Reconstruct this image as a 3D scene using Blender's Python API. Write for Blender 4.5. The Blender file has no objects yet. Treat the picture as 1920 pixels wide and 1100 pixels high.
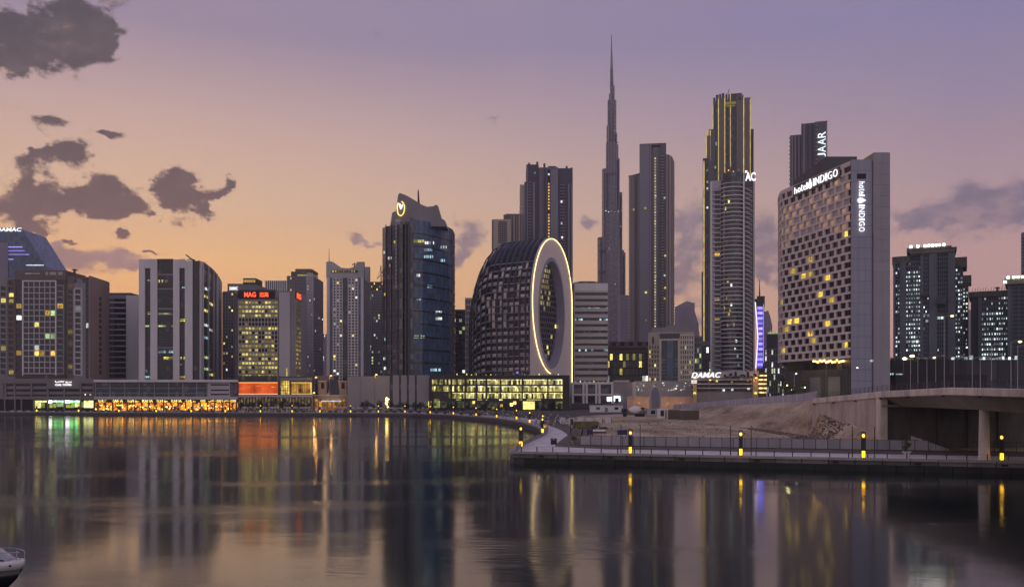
import bpy, bmesh, math, random
from mathutils import Vector, Matrix
random.seed(7)
R = math.radians
SC = bpy.context.scene
COL = SC.collection
# ---------------------------------------------------------------- camera
# level camera 14 m above the water, looking along +Y; f = 1660 px on a 1920 px wide frame
CAMH, FPX, CX, HY = 14.0, 1660.0, 960.0, 737.0
cd = bpy.data.cameras.new('camera')
cam = bpy.data.objects.new('camera', cd)
COL.objects.link(cam)
cam.location = (0, 0, CAMH)
cam.rotation_euler = (R(90), 0, 0)
cd.sensor_width = 36.0
cd.lens = FPX / 1920.0 * 36.0
cd.shift_y = (HY - 550.0) / 1920.0
cd.clip_start = 0.5
cd.clip_end = 20000
SC.camera = cam


def wx(px, d): return (px - CX) / FPX * d
def wz(py, d): return CAMH - (py - HY) / FPX * d


# ---------------------------------------------------------------- node helper
class E:
    """a tiny expression builder on shader math nodes"""
    def __init__(self, nt, sock): self.nt, self.s = nt, sock
    def _m(self, op, b=None, c=None, flip=False):
        n = self.nt.nodes.new('ShaderNodeMath'); n.operation = op
        a = self
        if flip: a, b = b, self
        for i, v in enumerate((a, b, c)):
            if v is None: continue
            if isinstance(v, E): self.nt.links.new(v.s, n.inputs[i])
            else: n.inputs[i].default_value = v
        return E(self.nt, n.outputs[0])
    def __add__(s, o): return s._m('ADD', o)
    __radd__ = __add__
    def __sub__(s, o): return s._m('SUBTRACT', o)
    def __rsub__(s, o): return s._m('SUBTRACT', o, flip=True)
    def __mul__(s, o): return s._m('MULTIPLY', o)
    __rmul__ = __mul__
    def __truediv__(s, o): return s._m('DIVIDE', o)
    def pw(s, o): return s._m('POWER', o)
    def mx(s, o): return s._m('MAXIMUM', o)
    def mn(s, o): return s._m('MINIMUM', o)
    def f(s, op, o=None): return s._m(op, o)
    def clamp(s): return s._m('MAXIMUM', 0.0)._m('MINIMUM', 1.0)
    def smooth(s, a, b):
        t = ((s - a) / (b - a)).clamp()
        return t * t * (3.0 - 2.0 * t)


def node(nt, typ, **kw):
    n = nt.nodes.new(typ)
    for k, v in kw.items(): setattr(n, k, v)
    return n


def lin(r, g, b):
    def c(v):
        v /= 255.0
        return v / 12.92 if v <= 0.04045 else ((v + 0.055) / 1.055) ** 2.4
    return (c(r), c(g), c(b), 1.0)


def ramp(nt, fac, stops, interp='LINEAR'):
    n = node(nt, 'ShaderNodeValToRGB')
    el = n.color_ramp.elements
    n.color_ramp.interpolation = interp
    while len(el) < len(stops): el.new(0.5)
    for e, (p, c) in zip(el, stops): e.position = p; e.color = c
    nt.links.new(fac.s if isinstance(fac, E) else fac, n.inputs[0])
    return n.outputs[0]


def mixc(nt, fac, a, b, blend='MIX'):
    n = node(nt, 'ShaderNodeMix', data_type='RGBA', blend_type=blend)
    for i, v in ((0, fac), (6, a), (7, b)):
        if isinstance(v, E): v = v.s
        if hasattr(v, 'is_output'): nt.links.new(v, n.inputs[i])
        else: n.inputs[i].default_value = v
    return n.outputs[2]


# ---------------------------------------------------------------- dusk sky
SUN_AZ, SUN_EL = R(-23), R(1.0)
W = bpy.data.worlds.new('World'); SC.world = W; W.use_nodes = True
nt = W.node_tree; nt.nodes.clear()
tc = node(nt, 'ShaderNodeTexCoord')
sep = node(nt, 'ShaderNodeSeparateXYZ'); nt.links.new(tc.outputs['Generated'], sep.inputs[0])
dx, dy, dz = (E(nt, sep.outputs[i]) for i in range(3))
az = dx.f('ARCTAN2', dy)
el = dz.f('ARCSINE')
elp = el / (math.pi / 2)
P = lambda y: math.atan((HY - y) / FPX) / (math.pi / 2)       # elevation of a height in the frame as ramp position
sky_w = ramp(nt, elp, [(0, lin(206, 142, 70)), (P(600), lin(228, 166, 80)), (P(500), lin(234, 178, 96)),
                       (P(400), lin(214, 174, 132)), (P(250), lin(184, 152, 143)), (P(90), lin(136, 120, 144)),
                       (0.34, lin(130, 114, 148)), (0.60, lin(112, 108, 150)), (1.0, lin(104, 106, 150))])
sky_n = ramp(nt, elp, [(0, lin(178, 132, 122)), (P(600), lin(188, 144, 132)), (P(500), lin(188, 144, 138)),
                       (P(400), lin(170, 138, 144)), (P(250), lin(138, 120, 147)), (P(90), lin(114, 107, 150)),
                       (0.34, lin(116, 108, 152)), (0.60, lin(108, 106, 150)), (1.0, lin(104, 106, 150))])
sky_b = ramp(nt, elp, [(0, lin(164, 148, 146)), (0.10, lin(182, 167, 164)), (0.28, lin(168, 160, 166)),
                       (0.6, lin(126, 124, 150)), (1.0, lin(100, 102, 144))])
ca = (az - SUN_AZ).f('COSINE')
fw = (((1.0 - ca) / 0.36).clamp()).pw(0.75)
fb = ((0.60 - ca) / 1.3).clamp()
base = mixc(nt, fw, sky_w, sky_n)
base = mixc(nt, fb, base, sky_b)
gs_ = node(nt, 'ShaderNodeVectorMath', operation='SCALE'); nt.links.new((0.97 + fb * 0.14).s, gs_.inputs['Scale'])
nt.links.new(base, gs_.inputs[0])
hs_ = node(nt, 'ShaderNodeHueSaturation'); hs_.inputs['Saturation'].default_value = .90
nt.links.new(gs_.outputs[0], hs_.inputs['Color']); base = hs_.outputs[0]
# physical dusk sky added at low strength
nish = node(nt, 'ShaderNodeTexSky', sky_type='NISHITA', sun_disc=False, sun_elevation=SUN_EL, sun_rotation=SUN_AZ,
            air_density=1.5, dust_density=2.0)
# clouds: groups of small puffs, broken up by fractal noise
mp = node(nt, 'ShaderNodeMapping'); mp.inputs['Scale'].default_value = (1, 1, 1.5)
nt.links.new(tc.outputs['Generated'], mp.inputs[0])
def fbm(scale, detail, rough, seed, dzz=0.0):
    m2 = node(nt, 'ShaderNodeMapping'); m2.inputs['Location'].default_value = (seed - dzz * .6, seed * .7, dzz)
    nt.links.new(mp.outputs[0], m2.inputs[0])
    n = node(nt, 'ShaderNodeTexNoise'); n.inputs['Scale'].default_value = scale
    n.inputs['Detail'].default_value = detail; n.inputs['Roughness'].default_value = rough
    nt.links.new(m2.outputs[0], n.inputs['Vector'])
    return E(nt, n.outputs['Fac'])
w1, w2, w3, w4 = fbm(22, 6, .6, 1.3), fbm(22, 6, .6, 5.1), fbm(48, 8, .66, 2.2), fbm(17, 6, .6, 8.8)
cu = az + (w1 - 0.5) * 0.075
cv = el + (w2 - 0.5) * 0.050
def puffs(lst):
    out = None
    for (px, py, a, b) in lst:
        a0 = math.atan((px - CX) / FPX); e0 = math.atan((HY - py) / FPX * math.cos(a0))
        ra, rb = a / FPX * math.cos(a0) ** 2, b / FPX * math.cos(a0)
        q = ((cu - a0) / ra).f('POWER', 2.0) + ((cv - e0) / rb).f('POWER', 2.0)
        v = (q * -1.9).f('EXPONENT')
        out = v if out is None else out + v
    return out
dark = puffs([(150, 35, 110, 62), (95, 85, 130, 62), (20, 118, 90, 50), (190, 78, 45, 32), (10, 50, 45, 28), (108, 235, 52, 26), (204, 254, 44, 22), (188, 250, 24, 14),
              (128, 292, 62, 27), (70, 325, 52, 27), (110, 380, 80, 38), (200, 352, 66, 42), (190, 388, 95, 34),
              (30, 392, 90, 42), (255, 388, 45, 24), (326, 345, 56, 36), (345, 382, 50, 40), (388, 395, 22, 26), (418, 348, 24, 20), (396, 366, 28, 16),
              (60, 428, 70, 22), (222, 438, 22, 15), (75, 300, 40, 16), (145, 452, 26, 12), (290, 410, 16, 10), (300, 352, 34, 28), (40, 355, 45, 28), (290, 478, 32, 9), (385, 496, 26, 8)])
soft = puffs([(165, 490, 105, 38), (240, 498, 40, 26), (120, 470, 36, 26), (690, 454, 44, 14), (885, 445, 48, 34), (870, 480, 36, 26), (1108, 415, 34, 22),
              (1292, 420, 72, 90), (1285, 520, 60, 60), (1290, 600, 60, 30), (1432, 440, 62, 66), (1445, 520, 40, 40), (1800, 395, 130, 54), (1885, 385, 110, 66), (1725, 405, 70, 24), (1560, 470, 120, 60), (1760, 535, 110, 20),
              (2150, 420, 160, 60), (2500, 380, 150, 50), (-200, 380, 200, 60), (-500, 420, 240, 60)])
dm = (dark.mn(1.25) + (w3 - 0.5) * 1.6 + (w4 - 0.5) * 1.4).smooth(0.33, 0.84)
sm = (soft.mn(1.2) + (w3 - 0.5) * 1.3 + (w4 - 0.5) * 1.1).smooth(0.22, 0.92)
tex = w3 * 0.6 + w4 * 0.4
relief = (fbm(17, 6, .6, 8.8, -.012) - w4) * 1.5 + (fbm(48, 8, .66, 2.2, -.005) - w3) * 0.9      # puffs catch the low glow from below left
ccol = ramp(nt, tex * 0.50 + (1.0 - dm) * 0.36 + relief * 0.9 + 0.02, [(0.18, lin(32, 38, 48)), (0.34, lin(44, 46, 54)), (0.47, lin(64, 60, 64)), (0.68, lin(150, 118, 96))])
scol = ramp(nt, tex + relief * 0.8, [(0.35, lin(80, 78, 102)), (0.52, lin(98, 92, 116)), (0.68, lin(138, 116, 124))])
base = mixc(nt, sm * 0.80, base, scol)
base = mixc(nt, dm * 0.96, base, ccol)
# thin broken haze of cirrus so the gradient is not perfectly smooth
cir = fbm(5.0, 6, .6, 3.3)
base = mixc(nt, ((cir - 0.5) * 0.5).clamp() * 0.5, base, lin(205, 170, 150))
ns = node(nt, 'ShaderNodeVectorMath', operation='SCALE'); ns.inputs['Scale'].default_value = 0.02
nt.links.new(nish.outputs[0], ns.inputs[0])
tot = mixc(nt, 1.0, base, ns.outputs[0], 'ADD')
bg = node(nt, 'ShaderNodeBackground'); nt.links.new(tot, bg.inputs['Color']); bg.inputs['Strength'].default_value = SKY_STRENGTH = 1.0
wo = node(nt, 'ShaderNodeOutputWorld'); nt.links.new(bg.outputs[0], wo.inputs[0])
W.cycles.sampling_method = 'MANUAL'; W.cycles.sample_map_resolution = 512

# the sun has set behind the left of the skyline: only a very faint broad glow is left of it
sd = bpy.data.lights.new('sun', 'SUN'); sd.energy = 0.06; sd.angle = R(40); sd.color = (1.0, 0.72, 0.5)
sun = bpy.data.objects.new('sun', sd); COL.objects.link(sun)
sdir = Vector((math.sin(SUN_AZ) * math.cos(R(6)), math.cos(SUN_AZ) * math.cos(R(6)), math.sin(R(6))))
sun.rotation_euler = (-sdir).to_track_quat('-Z', 'Y').to_euler()

vs = SC.view_settings
SC.display_settings.display_device = 'sRGB'
vs.view_transform = 'Standard'; vs.look = 'None'; vs.exposure = 0.48; vs.gamma = 1.0; vs.use_curve_mapping = False
cy = SC.cycles
cy.use_denoising = True
cy.max_bounces = 6; cy.diffuse_bounces = 2; cy.glossy_bounces = 3; cy.transmission_bounces = 2; cy.volume_bounces = 0; cy.transparent_max_bounces = 4
cy.sample_clamp_indirect = 16.0
cy.caustics_reflective = False; cy.caustics_refractive = False


# ---------------------------------------------------------------- materials
MATS = {}
def newmat(name):
    m = bpy.data.materials.new(name); m.use_nodes = True
    m.node_tree.nodes.clear()
    o = m.node_tree.nodes.new('ShaderNodeOutputMaterial')
    return m, m.node_tree, o


def wall(name, col, rough=0.8, var=0.25, scale=0.12, spec=0.3, metal=0.0, streak=0.0):
    if name in MATS: return MATS[name]
    m, t, o = newmat(name)
    b = node(t, 'ShaderNodeBsdfPrincipled')
    b.inputs['Roughness'].default_value = rough; b.inputs['Metallic'].default_value = metal
    b.inputs['Specular IOR Level'].default_value = spec
    g = node(t, 'ShaderNodeNewGeometry')
    n = node(t, 'ShaderNodeTexNoise'); n.inputs['Scale'].default_value = scale; n.inputs['Detail'].default_value = 6
    n.inputs['Roughness'].default_value = .65
    mpp = node(t, 'ShaderNodeMapping'); mpp.inputs['Scale'].default_value = (1, 1, 0.35)
    t.links.new(g.outputs['Position'], mpp.inputs[0]); t.links.new(mpp.outputs[0], n.inputs['Vector'])
    f = E(t, n.outputs['Fac'])
    c0 = tuple(v * (1 - var) for v in col[:3]) + (1,)
    c1 = tuple(min(v * (1 + var), 1) for v in col[:3]) + (1,)
    t.links.new(ramp(t, f, [(0.3, c0), (0.7, c1)]), b.inputs['Base Color'])
    t.links.new(b.outputs[0], o.inputs[0])
    MATS[name] = m
    return m


def glass(name, col, cell=(3.0, 3.5), rough=0.12, var=0.6, curtain=0.12, spec=0.6, tint=(0.16, 0.15, 0.15)):
    """dark facade glazing: pane to pane changes of tint, some panes with blinds behind them"""
    if name in MATS: return MATS[name]
    m, t, o = newmat(name)
    b = node(t, 'ShaderNodeBsdfPrincipled')
    b.inputs['Specular IOR Level'].default_value = spec; b.inputs['IOR'].default_value = 1.5
    tcx = node(t, 'ShaderNodeTexCoord')
    s = node(t, 'ShaderNodeSeparateXYZ'); t.links.new(tcx.outputs['Object'], s.inputs[0])
    ox, oy, oz = (E(t, s.outputs[i]) for i in range(3))
    cxv = ((ox + oy * 0.83) / cell[0]).f('FLOOR'); czv = (oz / cell[1]).f('FLOOR')
    cb = node(t, 'ShaderNodeCombineXYZ'); t.links.new(cxv.s, cb.inputs[0]); t.links.new(czv.s, cb.inputs[1])
    wn = node(t, 'ShaderNodeTexWhiteNoise', noise_dimensions='2D'); t.links.new(cb.outputs[0], wn.inputs['Vector'])
    v = E(t, wn.outputs['Value'])
    c0 = tuple(x * (1 - var) for x in col[:3]) + (1,); c1 = tuple(x * (1 + var) for x in col[:3]) + (1,)
    cc = ramp(t, v, [(0, c0), (1, c1)])
    cc = mixc(t, (v - (1 - curtain)).f('GREATER_THAN', 0.0) * 0.7, cc, tint + (1,))
    t.links.new(cc, b.inputs['Base Color'])
    t.links.new((v * 0.12 + rough).s, b.inputs['Roughness'])
    t.links.new(b.outputs[0], o.inputs[0])
    MATS[name] = m
    return m


def emit(name, col, strength=1.0, vary=0.7, grain=0.5, gs=1.1):
    """lit interior seen through a window, or a lamp: brightness differs from window to window and across it"""
    if name in MATS: return MATS[name]
    m, t, o = newmat(name)
    e = node(t, 'ShaderNodeEmission'); e.inputs['Color'].default_value = col
    if vary or grain:
        g = node(t, 'ShaderNodeNewGeometry'); oi = node(t, 'ShaderNodeObjectInfo')
        r = (E(t, g.outputs['Random Per Island']) + E(t, oi.outputs['Random'])).f('FRACT')
        n = node(t, 'ShaderNodeTexNoise'); n.inputs['Scale'].default_value = gs; n.inputs['Detail'].default_value = 3
        mpp = node(t, 'ShaderNodeMapping'); mpp.inputs['Scale'].default_value = (1, 1, 0.6)
        t.links.new(g.outputs['Position'], mpp.inputs[0]); t.links.new(mpp.outputs[0], n.inputs['Vector'])
        k = (1 - vary) + vary * 2.0 * (r * r)
        q = ((E(t, n.outputs['Fac']) - 0.5) * (grain * 5.0) + 1.0).mx(0.08)
        t.links.new((k * q * strength).s, e.inputs['Strength'])
    else:
        e.inputs['Strength'].default_value = strength
    t.links.new(e.outputs[0], o.inputs[0])
    MATS[name] = m
    return m


# ---------------------------------------------------------------- mesh builder and objects
class MB:
    def __init__(s): s.v, s.f, s.m = [], [], []
    def add(s, verts, faces, mi=0):
        k = len(s.v); s.v += [tuple(p) for p in verts]
        for f in faces: s.f.append(tuple(i + k for i in f)); s.m.append(mi)
        return s
    def box(s, x0, x1, y0, y1, z0, z1, mi=0):
        v = [(x0, y0, z0), (x1, y0, z0), (x1, y1, z0), (x0, y1, z0), (x0, y0, z1), (x1, y0, z1), (x1, y1, z1), (x0, y1, z1)]
        return s.add(v, [(0, 3, 2, 1), (4, 5, 6, 7), (0, 1, 5, 4), (1, 2, 6, 5), (2, 3, 7, 6), (3, 0, 4, 7)], mi)
    def prism(s, poly, z0, z1, mi=0):
        """vertical prism on a counter-clockwise plan; z1 may be one height or one per corner"""
        n = len(poly); zt = z1 if isinstance(z1, (list, tuple)) else [z1] * n
        zb = z0 if isinstance(z0, (list, tuple)) else [z0] * n
        v = [(p[0], p[1], b) for p, b in zip(poly, zb)] + [(p[0], p[1], t) for p, t in zip(poly, zt)]
        f = [tuple(reversed(range(n))), tuple(range(n, 2 * n))]
        f += [(i, (i + 1) % n, n + (i + 1) % n, n + i) for i in range(n)]
        return s.add(v, f, mi)
    def slab(s, poly, y0, y1, mi=0):
        """outline in x-z given a thickness along y"""
        n = len(poly)
        v = [(p[0], y0, p[1]) for p in poly] + [(p[0], y1, p[1]) for p in poly]
        f = [tuple(range(n)), tuple(reversed(range(n, 2 * n)))]
        f += [(i, n + i, n + (i + 1) % n, (i + 1) % n) for i in range(n)]
        return s.add(v, f, mi)
    def tube(s, pts, r, n=6, mi=0, cap=True):
        rs = r if isinstance(r, (list, tuple)) else [r] * len(pts)
        pts = [Vector(p) for p in pts]; k = len(s.v); rings = []
        for i, p in enumerate(pts):
            t = (pts[min(i + 1, len(pts) - 1)] - pts[max(i - 1, 0)])
            t = t.normalized() if t.length else Vector((0, 0, 1))
            a = t.orthogonal().normalized() if abs(t.z) < .95 else Vector((1, 0, 0))
            a = (a - t * a.dot(t)).normalized(); b = t.cross(a)
            rings.append([p + (a * math.cos(2 * math.pi * j / n) + b * math.sin(2 * math.pi * j / n)) * rs[i] for j in range(n)])
        v = [q for ring in rings for q in ring]; f = []
        for i in range(len(pts) - 1):
            for j in range(n):
                f.append((i * n + j, i * n + (j + 1) % n, (i + 1) * n + (j + 1) % n, (i + 1) * n + j))
        if cap: f += [tuple(reversed(range(n))), tuple(range((len(pts) - 1) * n, len(pts) * n))]
        return s.add(v, f, mi)
    def strip(s, path, out, z0, z1, mi=0, inn=0.05, zoff=None):
        """a band that follows an open plan path, standing `out` proud of it (to the right of travel)"""
        n = len(path); P2 = [Vector(p[:2]) for p in path]; o_, i_ = [], []
        for k in range(n):
            t = (P2[min(k + 1, n - 1)] - P2[max(k - 1, 0)]).normalized(); nr = Vector((t.y, -t.x))
            o_.append(P2[k] + nr * out); i_.append(P2[k] - nr * inn)
        zo = zoff or [0] * n
        v = []
        for k in range(n):
            v += [(o_[k].x, o_[k].y, z0 + zo[k]), (o_[k].x, o_[k].y, z1 + zo[k]), (i_[k].x, i_[k].y, z1 + zo[k]), (i_[k].x, i_[k].y, z0 + zo[k])]
        f = []
        for k in range(n - 1):
            a, b = 4 * k, 4 * k + 4
            f += [(a, b, b + 1, a + 1), (a + 1, b + 1, b + 2, a + 2), (a + 2, b + 2, b + 3, a + 3), (a + 3, b + 3, b, a)]
        f += [(0, 1, 2, 3), (4 * n - 1, 4 * n - 2, 4 * n - 3, 4 * n - 4)]
        return s.add(v, f, mi)
    def quad(s, a, b, c, d, mi=0): return s.add([a, b, c, d], [(0, 1, 2, 3)], mi)
    def ball(s, c, r, seg=8, rings=5, mi=0, sc=(1, 1, 1)):
        v = [(c[0], c[1], c[2] - r * sc[2])]; f = []
        for i in range(1, rings):
            ph = -math.pi / 2 + math.pi * i / rings
            for j in range(seg):
                a = 2 * math.pi * j / seg
                v.append((c[0] + r * sc[0] * math.cos(ph) * math.cos(a), c[1] + r * sc[1] * math.cos(ph) * math.sin(a), c[2] + r * sc[2] * math.sin(ph)))
        v.append((c[0], c[1], c[2] + r * sc[2])); N = len(v) - 1
        for j in range(seg):
            f.append((0, 1 + (j + 1) % seg, 1 + j)); b0 = 1 + (rings - 2) * seg
            f.append((N, b0 + j, b0 + (j + 1) % seg))
            for i in range(rings - 2):
                p = 1 + i * seg; q = p + seg
                f.append((p + j, p + (j + 1) % seg, q + (j + 1) % seg, q + j))
        return s.add(v, f, mi)
    def mesh(s, name, mats):
        me = bpy.data.meshes.new(name); me.from_pydata(s.v, [], s.f)
        for m in (mats if isinstance(mats, (list, tuple)) else [mats]): me.materials.append(m)
        if any(s.m): me.polygons.foreach_set('material_index', s.m)
        me.update(); return me
    def build(s, name, mats, parent=None, loc=(0, 0, 0), rz=0.0, kind=None):
        return put(name, s.mesh(name, mats), parent, loc, rz, kind)


def put(name, me, parent=None, loc=(0, 0, 0), rz=0.0, kind=None):
    o = bpy.data.objects.new(name, me); COL.objects.link(o)
    o.location = loc; o.rotation_euler = (0, 0, rz)
    if parent is not None: o.parent = parent
    if kind: o['kind'] = kind
    return o


def tag(o, label, cat, group=None):
    o['label'] = label; o['category'] = cat; o['kind'] = 'thing'
    if group: o['group'] = group
    return o


def thing(name, label, cat, loc=(0, 0, 0), rz=0.0, group=None):
    o = bpy.data.objects.new(name, None); COL.objects.link(o)
    o.empty_display_size = 0.5; o.location = loc; o.rotation_euler = (0, 0, rz)
    return tag(o, label, cat, group)


KIDS = {}
def copy_tree(root, loc, rz=None, label=None, scale=None):
    c = root.copy(); COL.objects.link(c); c.location = loc
    if rz is not None: c.rotation_euler = (0, 0, rz)
    if scale: c.scale = scale
    if label: c['label'] = label
    for ch in root.children:
        k = ch.copy(); COL.objects.link(k); k.parent = c
        for g in ch.children:
            q = g.copy(); COL.objects.link(q); q.parent = k
    return c


def text_mesh(txt, w, h, mat, depth=0.15, bold=0.0, shear=0.0, flip_rot=False):
    """lettering as a thin solid, fitted to w x h metres, standing upright and facing -y, centred at the origin"""
    cu_ = bpy.data.curves.new('lettering', 'FONT'); cu_.body = txt; cu_.offset = bold; cu_.shear = shear
    cu_.extrude = 0.01; cu_.resolution_u = 3
    o = bpy.data.objects.new('lettering', cu_); COL.objects.link(o)
    bpy.context.view_layer.update()
    me = bpy.data.meshes.new_from_object(o.evaluated_get(bpy.context.evaluated_depsgraph_get()))
    bpy.data.objects.remove(o); bpy.data.curves.remove(cu_)
    xs = [v.co.x for v in me.vertices]; ys = [v.co.y for v in me.vertices]
    if not xs: return me
    x0, x1, y0, y1 = min(xs), max(xs), min(ys), max(ys)
    sx = w / max(x1 - x0, 1e-6); sy = h / max(y1 - y0, 1e-6)
    for v in me.vertices:
        x = (v.co.x - (x0 + x1) / 2) * sx; y = (v.co.y - (y0 + y1) / 2) * sy; z = v.co.z
        v.co = Vector((x, -z / 0.01 * depth / 2, y))
        if flip_rot: v.co = Vector((v.co.z, v.co.y, -v.co.x))
    me.materials.clear(); me.materials.append(mat)
    return me


class Frame:
    """a vertical facade plane on a thing: u runs along it, outward is to the right of travel"""
    def __init__(s, root, p0, p1):
        s.root = root; s.p = Vector(p0[:2]); e = Vector(p1[:2]) - s.p
        s.L = e.length; s.e = e.normalized(); s.n = Vector((s.e.y, -s.e.x)); s.rz = math.atan2(s.e.y, s.e.x)
    def at(s, u, out=0.0): q = s.p + s.e * u + s.n * out; return (q.x, q.y)
    def put(s, name, me, u, z, out=0.0, parent=None, kind=None):
        x, y = s.at(u, out); return put(name, me, parent or s.root, (x, y, z), s.rz, kind)
    def box(s, name, mat, u0, u1, z0, z1, out, inn=0.05):
        return s.put(name, MB().box(0, u1 - u0, -out, inn, 0, z1 - z0).mesh(name, mat), u0, z0)


def facade(fr, u0, u1, z0, z1, cols, rows, mat, pier=0.6, band=1.0, proud=0.5, lit=None, pane=None, single=False,
           dp=0.07, bmat=None, names=('floor_band', 'pier'), vert=True, hor=True, pfrac=None, panename='window', skip=None):
    """grid of floor bands and piers standing proud of the glazing, with lit windows behind it.
    lit = [(material, probability), ...]; single: each window is an object, else the lit ones are one joined part"""
    L = u1 - u0; cw = L / cols; ch = (z1 - z0) / rows
    if hor and band:
        me = MB().box(0, L, -proud, 0.05, -band / 2, band / 2).mesh(names[0], bmat or mat)
        for j in range(rows + 1): fr.put(names[0], me, u0, z0 + j * ch)
    if vert and pier:
        me = MB().box(-pier / 2, pier / 2, -proud - dp, 0.05, 0, z1 - z0).mesh(names[1], mat)
        for i in range(cols + 1): fr.put(names[1], me, u0 + i * cw, z0)
    if not lit and not pane: return
    hw, hh = (cw - pier) / 2, (ch - band) / 2
    if single:
        ms = {}
        def get(m):
            if m.name not in ms: ms[m.name] = MB().box(-hw, hw, -0.10, 0.02, -hh, hh).mesh(panename, m)
            return ms[m.name]
    else: acc = {}
    for j in range(rows):
        for i in range(cols):
            if skip and skip(i, j): continue
            r = random.random(); m = pane
            for (lm, p) in (lit(i, j) if callable(lit) else (lit or ())):
                if r < p: m = lm; break
                r -= p
            if m is None: continue
            u = u0 + (i + .5) * cw; z = z0 + (j + .5) * ch
            if single: fr.put(panename, get(m), u, z)
            else: acc.setdefault(m.name, [m, MB()])[1].box(u - hw, u + hw, -0.10, 0.02, z - hh, z + hh)
    if not single:
        for m, mb in acc.values(): fr.put('lit_window' if m is not pane else panename, mb.mesh('lit_window', m), 0, 0, kind='stuff')


def fit(px0, px1, d): return wx(px0, d), wx(px1, d)


GZ = 2.2       # level of the quay and the land above the water
def building(name, label, cat, px0, px1, ytop, d, depth, bodymat, group=None, body='body', zb=GZ, turn=False):
    """thing whose front stands at distance d between two picture columns; local origin mid front at ground level"""
    x0, x1 = fit(px0, px1, d); Wd = x1 - x0; Ht = wz(ytop, d) - zb
    o = thing(name, label, cat, ((x0 + x1) / 2, d, zb), 0, group)
    if turn:                                        # front turned to face the camera and narrowed to keep its span in view
        th = math.atan2((x0 + x1) / 2, d); o.rotation_euler = (0, 0, -th); o.scale = (math.cos(th), 1, 1)
    if bodymat: MB().box(-Wd / 2, Wd / 2, 0, depth, 0, Ht).build(body, bodymat, o)
    o_ = type('B', (), {})(); o_.o, o_.W, o_.H, o_.D, o_.d = o, Wd, Ht, depth, d
    o_.F = Frame(o, (-Wd / 2, 0), (Wd / 2, 0)); o_.Rt = Frame(o, (Wd / 2, 0), (Wd / 2, depth)); o_.Lt = Frame(o, (-Wd / 2, depth), (-Wd / 2, 0))
    o_.u = lambda px, dd=d: wx(px, dd) - x0          # picture column -> metres along the front
    o_.z = lambda py, dd=d: wz(py, dd) - zb          # picture row -> metres above ground
    return o_

# ================================================================ setting: water, land, quay, promenade, sand
def catmull(pts, n=6):
    out = []
    for i in range(len(pts) - 1):
        p0 = Vector(pts[max(i - 1, 0)]); p1 = Vector(pts[i]); p2 = Vector(pts[i + 1]); p3 = Vector(pts[min(i + 2, len(pts) - 1)])
        for k in range(n):
            t = k / n
            out.append(tuple(0.5 * ((2 * p1) + (p2 - p0) * t + (2 * p0 - 5 * p1 + 4 * p2 - p3) * t * t + (3 * p1 - p0 - 3 * p2 + p3) * t ** 3)))
    out.append(tuple(pts[-1])); return out


SL = -25.0 / 88.0                                 # the near quay runs at this slope in plan
def quay_y(x): return 178.0 + SL * x
far_shore = [(-2500, 850), (-900, 646), (-333, 576), (-200, 556), (-78, 543), (-50, 520), (-33, 493), (-17, 455), (-6, 420), (3.2, 376), (8.7, 325), (10.6, 284), (9.2, 253), (5.6, 226), (2.2, 200), (0.2, 178)]
shore_curve = catmull(far_shore[2:], 5)
shore = far_shore[:2] + shore_curve
front = [(x, quay_y(x)) for x in (20, 45, 70, 95, 130, 200, 320)]

m, t, o = newmat('water_surface')
b = node(t, 'ShaderNodeBsdfPrincipled')
b.inputs['Base Color'].default_value = (0.001, 0.010, 0.011, 1); b.inputs['IOR'].default_value = 1.47; b.inputs['Specular Tint'].default_value = (.82, 1.0, .97, 1)
b.inputs['Specular IOR Level'].default_value = 0.5
g = node(t, 'ShaderNodeNewGeometry')
def wn_(scale, sx, sy, detail, seed=0):
    mpp = node(t, 'ShaderNodeMapping'); mpp.inputs['Scale'].default_value = (sx, sy, 1); mpp.inputs['Location'].default_value = (seed, seed, 0)
    t.links.new(g.outputs['Position'], mpp.inputs[0])
    n = node(t, 'ShaderNodeTexNoise'); n.inputs['Scale'].default_value = scale; n.inputs['Detail'].default_value = detail
    t.links.new(mpp.outputs[0], n.inputs['Vector']); return E(t, n.outputs['Fac'])
patch = wn_(0.020, 0.7, 1.6, 4, 13).smooth(0.47, 0.66)            # breezy patches on the smooth long-exposure water
rip = wn_(0.9, 0.40, 1.5, 5, 3)
swell = wn_(0.10, 0.6, 1.3, 2, 7)
bmp = node(t, 'ShaderNodeBump'); bmp.inputs['Distance'].default_value = 1.0; bmp.inputs['Strength'].default_value = 1.0
t.links.new((rip * (0.004 + patch * 0.055) + swell * 0.02).s, bmp.inputs['Height'])
t.links.new(bmp.outputs[0], b.inputs['Normal'])
t.links.new((0.092 + patch * 0.04).s, b.inputs['Roughness'])
t.links.new(b.outputs[0], o.inputs[0])
MATS['water'] = m
mb = MB().quad((-3500, -400, 0), (3500, -400, 0), (3500, 900, 0), (-3500, 900, 0))
mb.build('water', m, kind='structure')
MB().quad((-3500, -400, -0.9), (3500, -400, -0.9), (3500, 900, -0.9), (-3500, 900, -0.9)).build('canal_bed', wall('silt', (0.02, 0.022, 0.02)), kind='structure')

asphalt = wall('ground_grey', (0.085, 0.078, 0.075), .9, .35, .05)
paving = wall('pale_paving', (0.64, 0.575, 0.55), .75, .26, .35)
brown = wall('brown_paving', (0.135, 0.105, 0.080), .85, .2, .4)
concrete = wall('concrete', (0.36, 0.33, 0.31), .8, .18, .18)
concrete_d = wall('wet_concrete', (0.085, 0.08, 0.085), .55, .35, .4)
concrete_m = wall('quay_concrete', (0.17, 0.155, 0.16), .75, .3, .35)

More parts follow.
